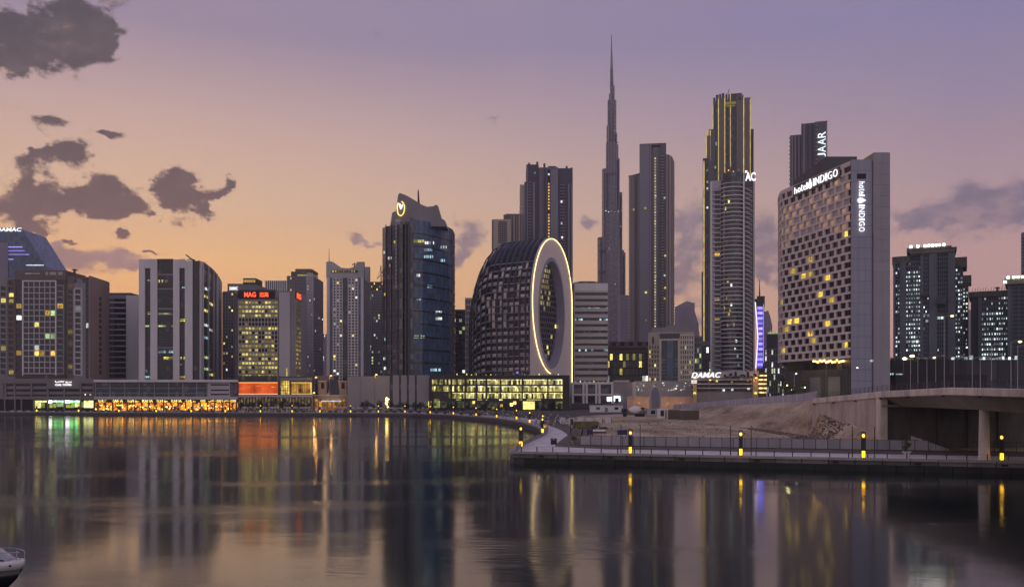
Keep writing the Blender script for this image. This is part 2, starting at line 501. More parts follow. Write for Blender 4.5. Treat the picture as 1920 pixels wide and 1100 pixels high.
poly = shore + front + [(4000, -900), (4500, 4300), (-4500, 4300)]
poly = [p for p in poly if True]
def sheet(name, pts, z, mat):
    me = bpy.data.meshes.new(name); bm = bmesh.new()
    vs_ = [bm.verts.new((p[0], p[1], z)) for p in pts]
    f = bm.faces.new(vs_); f.normal_update()
    if f.normal.z < 0: f.normal_flip()
    bmesh.ops.triangulate(bm, faces=[f]); bm.to_mesh(me); bm.free()
    me.materials.append(mat)
    return put(name, me, kind='structure')
sheet('ground', shore + [(x, quay_y(x)) for x in (200, 320)] + [(3000, -750), (3600, -750), (4500, 4300), (-4500, 4300)], GZ, asphalt)

# sand lot of the building site
m, t, o = newmat('sand')
b = node(t, 'ShaderNodeBsdfPrincipled'); b.inputs['Roughness'].default_value = .95; b.inputs['Specular IOR Level'].default_value = .1
g = node(t, 'ShaderNodeNewGeometry')
n1 = node(t, 'ShaderNodeTexNoise'); n1.inputs['Scale'].default_value = .09; n1.inputs['Detail'].default_value = 8; n1.inputs['Roughness'].default_value = .6
mpp = node(t, 'ShaderNodeMapping'); mpp.inputs['Scale'].default_value = (1.0, .35, 1.5)
t.links.new(g.outputs['Position'], mpp.inputs[0]); t.links.new(mpp.outputs[0], n1.inputs['Vector'])
n2 = node(t, 'ShaderNodeTexNoise'); n2.inputs['Scale'].default_value = .8; n2.inputs['Detail'].default_value = 6
t.links.new(g.outputs['Position'], n2.inputs['Vector'])
f = E(t, n1.outputs['Fac']) * .7 + E(t, n2.outputs['Fac']) * .3
t.links.new(ramp(t, f, [(.36, (.16, .115, .070, 1)), (.46, (.40, .30, .19, 1)), (.52, (.48, .37, .25, 1)), (.60, (.62, .49, .34, 1))]), b.inputs['Base Color'])
bp = node(t, 'ShaderNodeBump'); bp.inputs['Distance'].default_value = .5; bp.inputs['Strength'].default_value = .8
t.links.new(f.s, bp.inputs['Height']); t.links.new(bp.outputs[0], b.inputs['Normal'])
t.links.new(b.outputs[0], o.inputs[0]); SAND = m
sheet('sand_lot', [(17, 200.5), (50, 191), (99, 177), (112, 177), (112, 480), (60, 500), (38, 470), (24, 400), (17, 330), (16.5, 260)], GZ + .02, SAND)

# promenade: pale paving on the tip, along the front and along the far shore; brown path behind it
def offs(path, dd):
    out = []
    for k in range(len(path)):
        a = Vector(path[max(k - 1, 0)][:2]); c = Vector(path[min(k + 1, len(path) - 1)][:2]); tt = (c - a).normalized()
        out.append((path[k][0] - tt.y * dd, path[k][1] + tt.x * dd))      # to the left of travel = landward
    return out
fs = [p for p in shore if p[1] > 318 and p[0] > -1000]
sheet('promenade', fs + list(reversed(offs(fs, 12.0))), GZ + .02, paving)
tip = [p for p in shore if p[1] <= 326]
sheet('quay_paving', tip + [(x, quay_y(x)) for x in (60, 130, 200)] + [(200, quay_y(200) + 13.5), (60, quay_y(60) + 13.5), (20, quay_y(20) + 14),
      (9.5, 196), (10.5, 208), (13.2, 230), (15.6, 248), (15.9, 264), (15.6, 284), (14.3, 310), (13.8, 326)], GZ + .04, paving)
sheet('brown_path', [(9.4, 195.5), (20, quay_y(20) + 13.9), (60, quay_y(60) + 13.4), (200, quay_y(200) + 13.4), (200, quay_y(200) + 30), (16.5, 205), (17.5, 240), (24, 275), (24, 320), (19, 360), (12, 380),
      (11, 350), (13.7, 326), (14.2, 310), (15.5, 284), (15.8, 264), (15.5, 248), (13.1, 230), (10.4, 208)], GZ + .03, brown)

# quay walls: long far wall as one swept body, near wall of precast blocks with a coping
qw = thing('quay_wall', 'dark curved stone quay wall along the far shore of the water', 'quay wall')
rs = list(reversed(shore))          # outward (to the right of travel) must face the water
MB().strip(rs, .25, -.8, 1.15, inn=.6).build('wall_base', concrete_d, qw)
MB().strip(rs, .12, 1.15, 1.75, inn=.6).build('wall_face', concrete_m, qw)
MB().strip(rs, .35, 1.75, GZ + .12, inn=.9).build('coping', concrete, qw)
qn = thing('quay_wall', 'straight block built quay wall with pale coping below the lantern promenade', 'quay wall', (.2, 178, 0), math.atan(SL))
LQ = 215.0
MB().box(-.1, LQ, .5, 1.6, -.8, GZ - .1).build('wall_core', concrete_d, qn)
bl = 4.6; nb = int(LQ / bl)
variants = []
for k in range(3):
    variants.append((wall('quay_block_%d' % k, tuple(c * (.80 + .24 * k) for c in (.155, .142, .145)), .75, .3, .5)))
cop = MB().box(.05, bl - .05, -.35, 1.2, 0, .42); low = MB().box(.08, bl - .08, -.06, .6, 0, .74); bot = MB().box(.05, bl - .05, -.12, .6, 0, 1.5)
cme = cop.mesh('coping_block', concrete); lme = [low.mesh('block', v) for v in variants]; bme = bot.mesh('footing_block', wall('algae_concrete', (.022, .024, .022), .5, .4, .4))
for i in range(nb):
    put('coping_block', cme, qn, (i * bl, 0, GZ - .30))
    put('block', random.choice(lme), qn, (i * bl + 0.0, random.uniform(-.03, .03), GZ - 1.07))
    put('footing_block', bme, qn, (i * bl + bl / 2, 0, -.42))
    if i % 3 == 1:
        MB().box(-.5, .5, -.28, -.02, -.16, .16).build('fender', wall('rubber', (.015, .015, .017), .6), qn, (i * bl + 1.3, 0, GZ - .7))

# embankment of sand up to the bridge approach, with the approach road on top
def interp(tab, y):
    if y <= tab[0][0]: return tab[0][1]
    for (a, va), (b_, vb) in zip(tab, tab[1:]):
        if y <= b_: return va + (vb - va) * (y - a) / (b_ - a)
    return tab[-1][1]
ZC = [(190, 12.6), (232, 12.4), (262, 12.2), (290, 11.4), (464, 6.4), (600, 2.6), (640, 2.25)]
XC = [(190, 80.4), (226, 80.6), (240, 84), (262, 90), (290, 95), (640, 95)]
XF = [(190, 78), (205, 74), (222, 76), (245, 81), (272, 81.6), (370, 80), (460, 84), (600, 92), (640, 94)]
ZF = [(190, 2.2), (640, 2.2)]
random.seed(3)
from mathutils import noise as mnoise
vs_, fs_ = [], []
ys = [190 + 2.2 * k for k in range(206)]; NX = 22
for yy in ys:
    xf, xc, zc = interp(XF, yy), interp(XC, yy), interp(ZC, yy)
    for i in range(NX + 1):
        s_ = i / NX; x = xf + (xc - xf) * s_
        prof = s_ ** 1.05 * (1.0 if yy > 240 else .30 + .0138 * max(0, yy - 190))
        rough_ = mnoise.noise(Vector((x * .22, yy * .10, 1.3))) * .9 + mnoise.noise(Vector((x * .8, yy * .5, 4.1))) * .30 + mnoise.noise(Vector((x * 2.0, yy * 1.3, 9))) * .10
        heap = 1.9 * math.exp(-((yy - 226) / 9.0) ** 2) * math.sin(math.pi * min(1, s_ * 1.1)) ** 2
        win = math.sin(math.pi * s_) if yy > 240 else min(1.0, s_ * 3) 
        vs_.append((x, yy, GZ + .03 + (zc - GZ) * prof + rough_ * win + heap))
for j in range(len(ys) - 1):
    for i in range(NX):
        a = j * (NX + 1) + i; fs_.append((a, a + 1, a + NX + 2, a + NX + 1))
me = bpy.data.meshes.new('sand_embankment'); me.from_pydata(vs_, [], fs_); me.materials.append(SAND)
me.polygons.foreach_set('use_smooth', [True] * len(fs_)); put('sand_embankment', me, kind='structure')
vs_, fs_ = [], []
for yy in ys:
    xc, zc = interp(XC, yy), interp(ZC, yy)
    vs_ += [(xc, yy, zc - .02), (112, yy, zc - .02), (112, yy, 1.5)]
for j in range(len(ys) - 1):
    a = 3 * j; fs_ += [(a, a + 1, a + 4, a + 3), (a + 1, a + 2, a + 5, a + 4)]
me = bpy.data.meshes.new('approach_road'); me.from_pydata(vs_, [], fs_); me.materials.append(asphalt); put('approach_road', me, kind='structure')

# ================================================================ bridge
ZT = [(40, 8.4), (80, 11.6), (110, 13.6), (137, 14.7), (160, 15.05), (187, 14.5), (226, 12.9), (240, 12.4)]     # parapet top
BX0, BX1 = 79.0, 109.0
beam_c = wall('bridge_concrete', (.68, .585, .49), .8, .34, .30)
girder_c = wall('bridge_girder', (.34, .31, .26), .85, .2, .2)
br = thing('road_bridge', 'pale concrete arched road bridge on a round pier at the right edge', 'bridge', (BX0, 160, GZ))
def bl_(mb, ya, yb, sec, n=6, mi=0):
    """loft of a cross-section given as function of y -> [(x,z)...] in world coordinates"""
    ring = []; k = len(sec(ya))
    for i in range(n + 1):
        yy = ya + (yb - ya) * i / n; ring += [(x - BX0, yy - 160, z - GZ) for x, z in sec(yy)]
    f = []
    for i in range(n):
        for j in range(k): f.append((i * k + j, i * k + (j + 1) % k, (i + 1) * k + (j + 1) % k, (i + 1) * k + j))
    f += [tuple(range(k)), tuple(reversed(range(n * k, (n + 1) * k)))]
    mb.add(ring, f, mi); return mb
zt = lambda y: interp(ZT, y)
joints = [58, 71, 84, 97, 110.5, 123.5, 137, 150, 162.5, 177, 190, 204, 218, 232]
for a, c in zip(joints, joints[1:]):
    bl_(MB(), a + .07, c - .07, lambda y: [(BX0, zt(y) - .0), (BX0 - .12, zt(y) - .12), (BX0 - .12, zt(y) - 1.25), (BX0 + .15, zt(y) - 1.42), (BX0 + .5, zt(y) - 1.42), (BX0 + .5, zt(y))], 5).build('edge_beam', beam_c, br)
    MB().box(-.04, .25, -.35, .35, -.14, .14).build('drain_spout', wall('dark_metal', (.02, .02, .024), .5), br, (-.2, c - 160 - .4, zt(c) - 1.52 - GZ))
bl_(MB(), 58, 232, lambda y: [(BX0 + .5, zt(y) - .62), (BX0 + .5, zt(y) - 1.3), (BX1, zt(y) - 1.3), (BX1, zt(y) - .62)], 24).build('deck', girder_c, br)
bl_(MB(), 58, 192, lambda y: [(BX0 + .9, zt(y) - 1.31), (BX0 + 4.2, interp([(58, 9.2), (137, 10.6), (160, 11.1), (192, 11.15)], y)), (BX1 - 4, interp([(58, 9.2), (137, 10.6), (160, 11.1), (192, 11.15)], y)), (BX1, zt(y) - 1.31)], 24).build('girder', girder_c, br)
mb = MB()
ring = [(0, 1.02), (1.2, .94), (5.0, .86), (9.1, .80)]
n = 20; pts = []
for z_, r_ in ring: pts += [(r_ * math.cos(2 * math.pi * j / n), r_ * math.sin(2 * math.pi * j / n), z_) for j in range(n)]
mb.add(pts, [(i * n + j, i * n + (j + 1) % n, (i + 1) * n + (j + 1) % n, (i + 1) * n + j) for i in range(3) for j in range(n)])
mb.build('pier', beam_c, br, (84.0 - BX0, 157.5 - 160, 0))
mb.build('pier', beam_c, br, (103.5 - BX0, 152.0 - 160, 0))
# abutment: pilaster at the corner, retaining wall along the ramp in cast panels, face under the deck coloured dark to deepen the shade
for a, c in zip([192.2, 199, 206, 213, 220, 227], [199, 206, 213, 220, 227, 233.5]):
    bl_(MB(), a + .03, c - .03, lambda y: [(BX0 + .25, 0.5), (BX0 + .25, zt(y) - 1.42), (BX0 + .9, zt(y) - 1.42), (BX0 + .9, .5)], 2).build('wall_panel', wall('abutment_concrete', (.52, .44, .38), .85, .30, .35), br)
MB().box(.0, 1.5, 29.8, 32.1, -.5, 10.75).build('pilaster', beam_c, br)
MB().box(1.5, 33, 31.0, 32.2, -.5, 10.9).build('abutment_wall', wall('shade_concrete', (.11, .10, .088), .85, .4, .3), br)
for k in range(4): MB().box(0, .5, 30.6, 31.0, -.5, 9.2).build('buttress', wall('shade_concrete', (.11, .10, .088), .85, .4, .3), br, (6.2 + k * 6.5, 0, 0))
MB().box(.1, 32, 29.6, 31.0, 8.9, 9.3).build('bearing_ledge', girder_c, br)
# handrail on the parapet
rail_m = wall('rail_metal', (.10, .095, .10), .5, .2, 1.0)
pm = MB().box(-.045, .045, -.045, .045, 0, 1.25).mesh('rail_post', rail_m)
yy = 60.0
while yy < 231:
    put('rail_post', pm, br, (.25, yy - 160, zt(yy) - GZ)); yy += 2.4
for hz in (.35, .65, .95, 1.25):
    mb = MB(); mb.tube([(.25, y - 160, zt(y) - GZ + hz) for y in range(60, 232, 6)], .035, 4); mb.build('handrail', rail_m, br)
mb = MB()
mb.tube([(29.5, y - 160, zt(y) - GZ + 1.3) for y in range(60, 232, 6)], .06, 4)
mb.tube([(29.5, y - 160, zt(y) - GZ + 0.7) for y in range(60, 232, 6)], .06, 4); mb.build('handrail', rail_m, br)
lm = MB().box(-.35, .35, -.16, .16, 0, .22).mesh('deck_light', emit('deck_light', (1, .82, .48, 1), 1.6, .4, 0))
for k in range(26):
    y_ = 206 - k * 3.6
    put('deck_light', lm, br, (27.6, y_ - 160, zt(y_) - GZ + .10))

# ================================================================ materials of the city
lilac = wall('lilac_render', (.50, .465, .49), .8, .10, .06)
lilac_l = wall('pale_lilac_cladding', (.72, .67, .70), .7, .10, .06)
grey = wall('grey_render', (.27, .25, .27), .8, .14, .06)
grey_d = wall('dark_grey_cladding', (.10, .095, .11), .7, .2, .08)
brownw = wall('brown_render', (.19, .145, .125), .85, .15, .06)
roseb = wall('rose_brown_render', (.34, .245, .215), .85, .12, .06)
beige = wall('beige_render', (.44, .375, .32), .85, .14, .08)
cream = wall('cream_render', (.62, .55, .48), .8, .1, .08)
white = wall('white_cladding', (.80, .76, .77), .6, .08, .08)
steel = wall('steel_dark', (.05, .05, .06), .45, .2, .5, .5)
black = wall('black_recess', (.012, .012, .016), .5, .2, .3)
gl_navy = glass('navy_glass', (.018, .030, .058), (2.2, 3.6), .10)
gl_black = glass('black_glass', (.008, .010, .016), (2.0, 3.5), .10, .6, .06)
gl_teal = glass('teal_glass', (.020, .040, .050), (2.0, 3.4), .12)
gl_grey = glass('grey_glass', (.05, .05, .062), (3.0, 3.6), .16, .6, .2)
gl_pane = glass('pane_glass', (.016, .018, .028), (1.1, 1.3), .10, .7, .10)
gl_blue = glass('blue_curtain_glass', (.06, .118, .225), (3.0, 4.0), .10, .35, .05)
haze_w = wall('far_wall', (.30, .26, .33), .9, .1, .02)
L_y = emit('lit_yellow', lin(222, 204, 104), .86, .8, .6)
L_o = emit('lit_amber', lin(246, 190, 84), .90, .7, .7)
L_w = emit('lit_white', lin(226, 230, 222), .80, .8, .6)
L_g = emit('lit_greenish', lin(196, 226, 150), .55)
L_c = emit('lit_cyan', lin(180, 222, 236), .60)
SGN = emit('sign_white', (1, .97, 1, 1), 1.05, 0, 0)
SGR = emit('sign_red', (1.0, .10, .035, 1), 1.35, 0, 0)
SGY = emit('sign_gold', (1.0, .72, .16, 1), 1.3, .2, .2)
GOLD = emit('gold_line', (1.0, .76, .22, 1), .48, .15, .35, .3)
PUR = emit('violet_strip', (.42, .34, 1.0, 1), .8, .3, .3)
BLUE = emit('blue_strip', (.22, .16, 1.0, 1), 2.4, .2, .4, .2)

random.seed(11)
few = [(L_y, .03), (L_w, .02)]

# ---------------------------------------------------------------- far left: glass tower with slanted top
B = building('glass_office_tower', 'dark blue tower with slanted shoulder, violet light strips and white rooftop lettering', 'tower', -120, 87, 512, 1000, 55, None)
u, z = B.u, B.z
prof = [(u(-120) - B.W / 2, 0), (u(87) - B.W / 2, 0), (u(86) - B.W / 2, z(500)), (u(42) - B.W / 2, z(430)), (u(34) - B.W / 2, z(427)), (u(-60) - B.W / 2, z(427)), (u(-120) - B.W / 2, z(470))]
MB().slab(prof, 0, 50).build('body', gl_blue, B.o)
put('sign_letters', text_mesh('DAMAC', B.u(41) - B.u(-7), 4.2, SGN, .4, .02, .15), B.o, (u(17) - B.W / 2, -.6, z(430) - .3))
for py, a, b_ in ((463, -30, 42), (470, -30, 46), (477, -40, 55), (486, -40, 25), (497, 49, 82)):
    B.F.box('light_strip', PUR if py < 490 else emit('strip_white', (.9, .9, 1, 1), .8, .2, .5), u(a), u(b_), z(py) - .5, z(py) + .5, .25)
mb = MB()
for k in range(16): mb.box(u(-100) - B.W / 2, u(86) - B.W / 2, -.12, 0, z(512) + 3 + k * 2.5, z(512) + 3.35 + k * 2.5) if z(512) + k * 2.5 < z(480) else None
if mb.v: mb.build('floor_band', steel, B.o)
B.F.box('stair_core', haze_w, u(0), u(16), 0, z(455), 1.2)

# ---------------------------------------------------------------- brown roofed apartment block
B = building('apartment_block', 'apartment block with brown roof, pale gridded centre and rose brown end wall', 'apartment block', -30, 166, 519, 625, 48, None)
u, z, W = B.u, B.z, B.W
c = lambda px: u(px) - W / 2
MB().box(c(-30), c(28), .6, 28, 0, z(521)).build('wing', grey, B.o)
MB().box(c(29), c(124), 0, 28, 0, z(525)).build('body', gl_black, B.o)
MB().box(c(124), c(138), .8, 28, 0, z(517)).build('stair_bay', brownw, B.o)
MB().box(c(138), c(160), .4, 28, 0, z(530)).build('wing', grey, B.o)
MB().box(c(160), c(166.2), .5, 10, 0, z(519)).build('end_recess', gl_black, B.o)
MB().prism([(c(166.2), .2), (c(168), .0), (c(168), 31), (c(166.2), 31)], 0, [z(519) + 1, z(519) + 1, z(519) + .2, z(519) + .2]).build('end_wall', roseb, B.o)
roof = MB().box(c(29), c(124), -.6, 29, z(525), z(507)); roof.build('roof', brownw, B.o)
for a, b_ in ((48, 60), (62, 76)): B.F.box('roof_slot', emit('slot_glow', lin(190, 170, 180), .35, .2, .2), u(a), u(b_), z(513) - .2, z(513) + .3, .66)
for a, b_ in ((86, 91), (94, 106), (110, 118)): B.F.box('roof_opening', lilac, u(a), u(b_), z(515.5), z(510), .63)
B.F.box('frame', white, u(42.5), u(44.2), z(704), z(526), .7); B.F.box('frame', white, u(104.5), u(106.2), z(704), z(526), .7)
B.F.box('frame', white, u(44.3), u(104.4), z(527.5), z(525.6), .66)
lf = lambda i, j: [(L_o, .16), (L_g, .16)] if j in (6, 10, 3) and i > 1 else [(L_y, .02), (L_w, .02)]
facade(B.F, u(44.5), u(104.5), z(700), z(527.5), 6, 16, lilac, .62, .75, .45, lf, gl_pane, True)
lf2 = lambda i, j: [(L_o, .5)] if j in (11, 6, 3) else [(L_w, .04)]
facade(B.F, u(106.5), u(120), z(700), z(535), 1, 15, grey, .8, 1.1, .4, lf2, gl_pane, True)
facade(B.F, u(30), u(42), z(700), z(535), 1, 15, grey_d, .8, .9, .4, lf2, gl_pane, True)
f2 = Frame(B.o, (-W / 2, .6), (W / 2, .6)); f3 = Frame(B.o, (-W / 2, .4), (W / 2, .4)); f4 = Frame(B.o, (-W / 2, .8), (W / 2, .8))
facade(f2, u(0), u(12), z(703), z(535), 1, 15, grey, 1.0, 1.3, .5, [(L_y, .12)], gl_pane, True)
facade(f2, u(14.5), u(27), z(703), z(525), 1, 16, brownw, 1.2, 1.5, .5, [(L_y, .12)], gl_pane, True)
facade(f4, u(125.5), u(137), z(703), z(530), 1, 16, brownw, 1.2, 1.5, .4, [(L_y, .10), (roseb, .3)], gl_pane, True)
facade(f3, u(139.5), u(153), z(703), z(541), 1, 15, lilac, 1.2, 1.0, .5, [(L_w, .12)], gl_pane, True)
facade(Frame(B.o, (c(160), .5), (c(166), .5)), .2, (c(166) - c(160)), z(703), z(528), 1, 16, grey_d, .4, .8, .2, [(L_w, .06)], gl_pane, True)
e0, e1 = Vector((c(168), 0)), Vector((c(168), 31))
fe = Frame(B.o, e0, e1)
for j in range(14): fe.box('slot_window', black, 14.5, 18, z(700) + j * 4.1, z(700) + j * 4.1 + 2.6, .05)
MB().box(c(132), c(134), 4, 6, z(517), z(505)).box(c(130.5), c(137), 3.5, 6.5, z(505), z(503)).build('roof_tank', steel, B.o)
MB().box(c(139), c(146), 3, 6, z(530), z(521)).box(c(148), c(152), 2, 5, z(530), z(524)).build('roof_plant', grey, B.o)

# ---------------------------------------------------------------- grey block with balconies
B = building('apartment_block', 'plain grey lilac block with stacked balconies between the rose brown wall and striped tower', 'apartment block', 180, 262, 553, 690, 35, grey)
u, z = B.u, B.z
B.F.box('glazing', gl_black, u(181), u(236), 0, z(560), .15)
bme = MB().box(0, u(236) - u(181), -1.5, 0, -.5, .5).mesh('balcony', lilac)
for j in range(20): B.F.put('balcony', bme, u(181), 2 + j * (z(562) - 2) / 19.5)
B.F.box('pier', grey_d, u(208), u(214), 0, z(560), .9); B.F.box('pier', lilac, u(190), u(193), 0, z(562), 1.6)
B.F.box('end_panel', lilac_l, u(237), u(261), 0, z(554), .5)
MB().box(-B.W / 2 + 1, B.W / 2 - 8, 2, 20, B.H, B.H + 2.0).build('roof_plant', grey_d, B.o)
facade(B.F, u(195), u(236), 2, z(562), 6, 19, grey, 0, 0, .1, [(L_w, .05), (L_y, .02)], None, False, hor=False, vert=False)

# ---------------------------------------------------------------- striped tower with curved end
B = building('striped_tower', 'tall tower of wide pale vertical piers and dark glass with rounded right end', 'tower', 262, 372, 486, 640, 40, None)
u, z, W = B.u, B.z, B.W
c = lambda px: u(px) - W / 2
path = [(c(262), 0), (c(372), 0)]
arc = [(c(372), 0)]
for (px, dd) in ((378, 646), (386, 658), (394, 674), (401, 694), (407, 716), (412, 742), (415, 768)):
    arc.append((wx(px, dd) - B.o.location.x, dd - 640))
MB().prism([(c(262), 0)] + arc + [(c(300), 128)], 0, z(489)).build('body', gl_black, B.o)
for a, b_, top in ((262, 273, 486), (283.5, 296, 486), (326, 337.5, 487), (348, 362, 489)): B.F.box('pier', lilac_l, u(a), u(b_), 0, z(top), 1.6)
for a, b_ in ((273, 283.5), (337.5, 348)): B.F.box('lintel', lilac_l, u(a), u(b_), z(503), z(486), 1.3)
B.F.box('parapet', grey_d, u(296), u(326), z(490), z(485.5), 1.0)
for a, b_, n_ in ((273, 283.5, 46), (296, 326, 46), (337.5, 348, 46)):
    me = MB().box(0, u(b_) - u(a), -.35, 0, -.3, .3).mesh('floor_band', grey_d)
    for j in range(n_): B.F.put('floor_band', me, u(a), z(708) + (z(505) - z(708)) * j / (n_ - 1))
for py in (515, 542, 579, 590, 652): B.F.box('spandrel', grey, u(296), u(326), z(py) - .5, z(py) + .6, .6)
def litrow(fr, a, b_, py, n_, m_, h=1.7, p=.75):
    mb = MB(); w_ = (b_ - a) / n_
    for i in range(n_):
        if random.random() < p: mb.box(a + i * w_ + .12, a + (i + 1) * w_ - .12, -.14, .02, z(py) - h / 2, z(py) + h / 2)
    if mb.v: fr.put('lit_window', mb.mesh('lit_window', m_), 0, 0)
for a, b_, py, m_ in ((273, 283.5, 526, L_w), (273, 283.5, 587, L_o), (273, 283.5, 611, L_g), (297, 315, 527, L_y), (297, 326, 588, L_g), (297, 326, 611, L_g), (297, 326, 671, L_y), (297, 326, 659, L_c),
                      (338, 347, 539, L_c), (338, 347, 600, L_y), (338, 347, 683, L_w), (338, 347, 707, L_o), (273, 283.5, 695, L_c), (273, 283.5, 707, L_c), (338, 347, 671, L_y)):
    litrow(B.F, u(a), u(b_), py, 6 if b_ - a > 15 else 3, m_)
def seglen(p):
    s_ = [0]
    for a, b_ in zip(p, p[1:]): s_.append(s_[-1] + (Vector(b_) - Vector(a)).length)
    return s_
acc = seglen(arc)
def along(p, acc_, s):
    for k in range(len(p) - 1):
        if s <= acc_[k + 1] or k == len(p) - 2:
            q = (s - acc_[k]) / (acc_[k + 1] - acc_[k]); a, b_ = Vector(p[k]), Vector(p[k + 1]); tt = (b_ - a).normalized()
            return a + (b_ - a) * q, tt
for k, (s_, w_, mt) in enumerate(((1.5, 2.6, lilac_l), (6.0, 1.2, lilac_l), (24, 1.0, lilac), (48, 1.0, lilac), (72, 3.2, lilac_l), (85, 1.2, lilac), (97, 3.0, lilac_l), (112, 1.0, lilac))):
    p, tt = along(arc, acc, s_); fr = Frame(B.o, p, p + tt); fr.box('pier', mt, 0, w_, 0, z(489) - .2 * k, 1.3)
MB().strip(arc, .5, z(497), z(489) + .3, inn=.4).build('parapet', brownw, B.o)
for j in range(46):
    zz = z(708) + (z(500) - z(708)) * j / 45
    MB().strip(arc, .25, zz - .3, zz + .3).build('floor_band', grey_d, B.o)
for py, s0, m_ in ((551, 8, L_y), (578, 8, L_y), (606, 10, L_w), (560, 30, L_y), (612, 28, L_w), (630, 10, L_c), (668, 8, L_g), (690, 12, L_g), (536, 12, L_w), (700, 30, L_y)):
    mb = MB()
    for k in range(7):
        p, tt = along(arc, acc, s0 + k * 2.5); nr = Vector((tt.y, -tt.x)); q = p + tt * 2.1; zz = z(py)
        mb.quad((p.x + nr.x * .3, p.y + nr.y * .3, zz - .9), (q.x + nr.x * .3, q.y + nr.y * .3, zz - .9), (q.x + nr.x * .3, q.y + nr.y * .3, zz + .9), (p.x + nr.x * .3, p.y + nr.y * .3, zz + .9))
    mb.build('lit_window', m_, B.o)
MB().tube([(c(345), 6, z(484)), (c(357), 6, z(487) + 1.2)], .35, 5).tube([(c(343), 6, z(475)), (c(357), 6, z(486))], .5, 5).tube([(c(357), 6, z(489)), (c(357), 6, z(484))], 1.2, 6).build('roof_crane', steel, B.o)

# ---------------------------------------------------------------- office block behind, with small white roof lettering
B = building('office_block', 'dark office block with small white roof letters and amber lit roof box', 'office block', 418, 480, 546, 720, 40, grey_d)
u, z, W = B.u, B.z, B.W; c = lambda px: u(px) - W / 2
MB().box(c(425), c(478), 2, 36, B.H, z(531)).build('roof_storey', grey, B.o)
MB().box(c(455), c(479), 1, 20, z(531), z(521)).build('roof_box', gl_black, B.o)
Frame(B.o, (c(455), 1), (c(479), 1)).box('lit_band', L_o, .4, 10, z(529), z(524), .12)
put('sign_letters', text_mesh('DAMAC', u(444) - u(429), 2.6, SGN, .3, .02), B.o, (c(437), 1.4, z(540)))
facade(B.F, u(418), u(438), 3, B.H - 1, 4, 34, grey, .9, 1.1, .4, [(L_y, .08), (L_w, .03)])

# ---------------------------------------------------------------- yellow lit office block with red lettering
B = building('office_block', 'office block full of yellow lit windows under red roof lettering', 'office block', 440, 553, 545, 640, 36, grey)
u, z, W = B.u, B.z, B.W; c = lambda px: u(px) - W / 2
MB().box(c(447), c(517), -.5, 12, B.H - .2, z(543)).build('parapet', grey_d, B.o)
B.F.box('sign_panel', black, u(447), u(516), z(558.5), z(546), 1.2)
put('sign_letters', text_mesh('MAG', u(481) - u(459), 3.6, SGR, .3, .03), B.o, (c(470), -1.5, z(552.5)))
put('sign_letters', text_mesh('迈高', u(504) - u(487), 3.6, SGR, .3, .02), B.o, (c(496), -1.5, z(552.5)))
B.F.box('glazing', gl_black, u(447.5), u(521), z(711), z(559), .1)
def magl(i, j):
    r_ = 15 - j
    if r_ in (2, 3): return [(L_y, .10)]
    if r_ in (5, 6, 7, 9): return [(L_y, .62)]
    return [(L_y, .92)]
facade(B.F, u(447.5), u(521), z(709), z(563), 12, 18, beige, .55, 1.35, .55, magl, gl_pane, True, bmat=grey)
B.F.box('corner_pier', lilac, u(524), u(544), 0, z(548), 1.0); B.F.box('end_pier', grey_d, u(440.4), u(446.8), 0, z(550), .7)
B.F.box('lit_strip', L_y, u(537.5), u(539.5), z(708), z(690), 1.12)
facade(B.Rt, 1, 15, z(709), z(560), 5, 18, beige, .5, 1.4, .5, lambda i, j: [(L_y, .72)] if j < 12 else [(L_y, .12)], gl_pane, True)
B.Rt.box('sign_panel', black, 1, 17, z(560), z(546), .6)
put('sign_letters', text_mesh('MAG', 12, 4.2, SGR, .3, .03), B.o, (W / 2 + .8, 9, z(553)), R(90))
B.Rt.box('corner_pier', lilac, 17, 36, 0, B.H, .35)

# tower behind it, cylinder topped
B = building('residential_tower', 'slim stepped dark tower with lit ring near its top, behind the red lettering', 'tower', 538, 587, 517, 760, 40, grey_d)
u, z, W = B.u, B.z, B.W; c = lambda px: u(px) - W / 2
MB().box(c(544), c(581), 3, 32, B.H, z(508)).build('upper_storeys', gl_grey, B.o); MB().box(c(552), c(583), 3, 28, z(508), z(503)).build('crown', brownw, B.o)
MB().box(c(556), c(580), 2.6, 3.2, z(516), z(514)).build('lit_band', L_y, B.o)
facade(B.F, u(539), u(574), 3, B.H - 1, 8, 44, grey, .9, 1.0, .5, [(L_w, .02), (L_y, .04)])
facade(B.F, u(576), u(586.5), 3, B.H + 2, 3, 46, lilac, 1.0, 1.2, .7, [(L_w, .05)])
facade(B.Rt, 1, 39, 3, B.H - 1, 8, 44, grey, 1.2, 1.0, .3, [(L_w, .02)])
B = building('residential_tower', 'narrow pale ribbed tower top between the amber roof box and the stepped tower', 'tower', 497, 538, 526, 900, 30, gl_grey)
for k in range(11): B.F.box('pier', white, k * B.W / 10.5, k * B.W / 10.5 + .9, 0, B.H, .8)

# ---------------------------------------------------------------- far hazy buildings in the gap
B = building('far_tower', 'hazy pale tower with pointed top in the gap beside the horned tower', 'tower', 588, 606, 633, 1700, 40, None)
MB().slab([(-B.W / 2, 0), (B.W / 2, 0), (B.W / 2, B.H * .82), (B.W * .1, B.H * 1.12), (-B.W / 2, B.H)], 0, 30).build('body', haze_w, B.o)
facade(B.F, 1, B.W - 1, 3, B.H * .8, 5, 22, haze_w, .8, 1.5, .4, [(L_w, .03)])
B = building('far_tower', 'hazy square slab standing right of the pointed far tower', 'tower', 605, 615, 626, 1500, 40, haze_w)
facade(B.F, .5, B.W - .5, 3, B.H - 1, 4, 24, haze_w, .8, 1.5, .4, [(L_w, .04)])

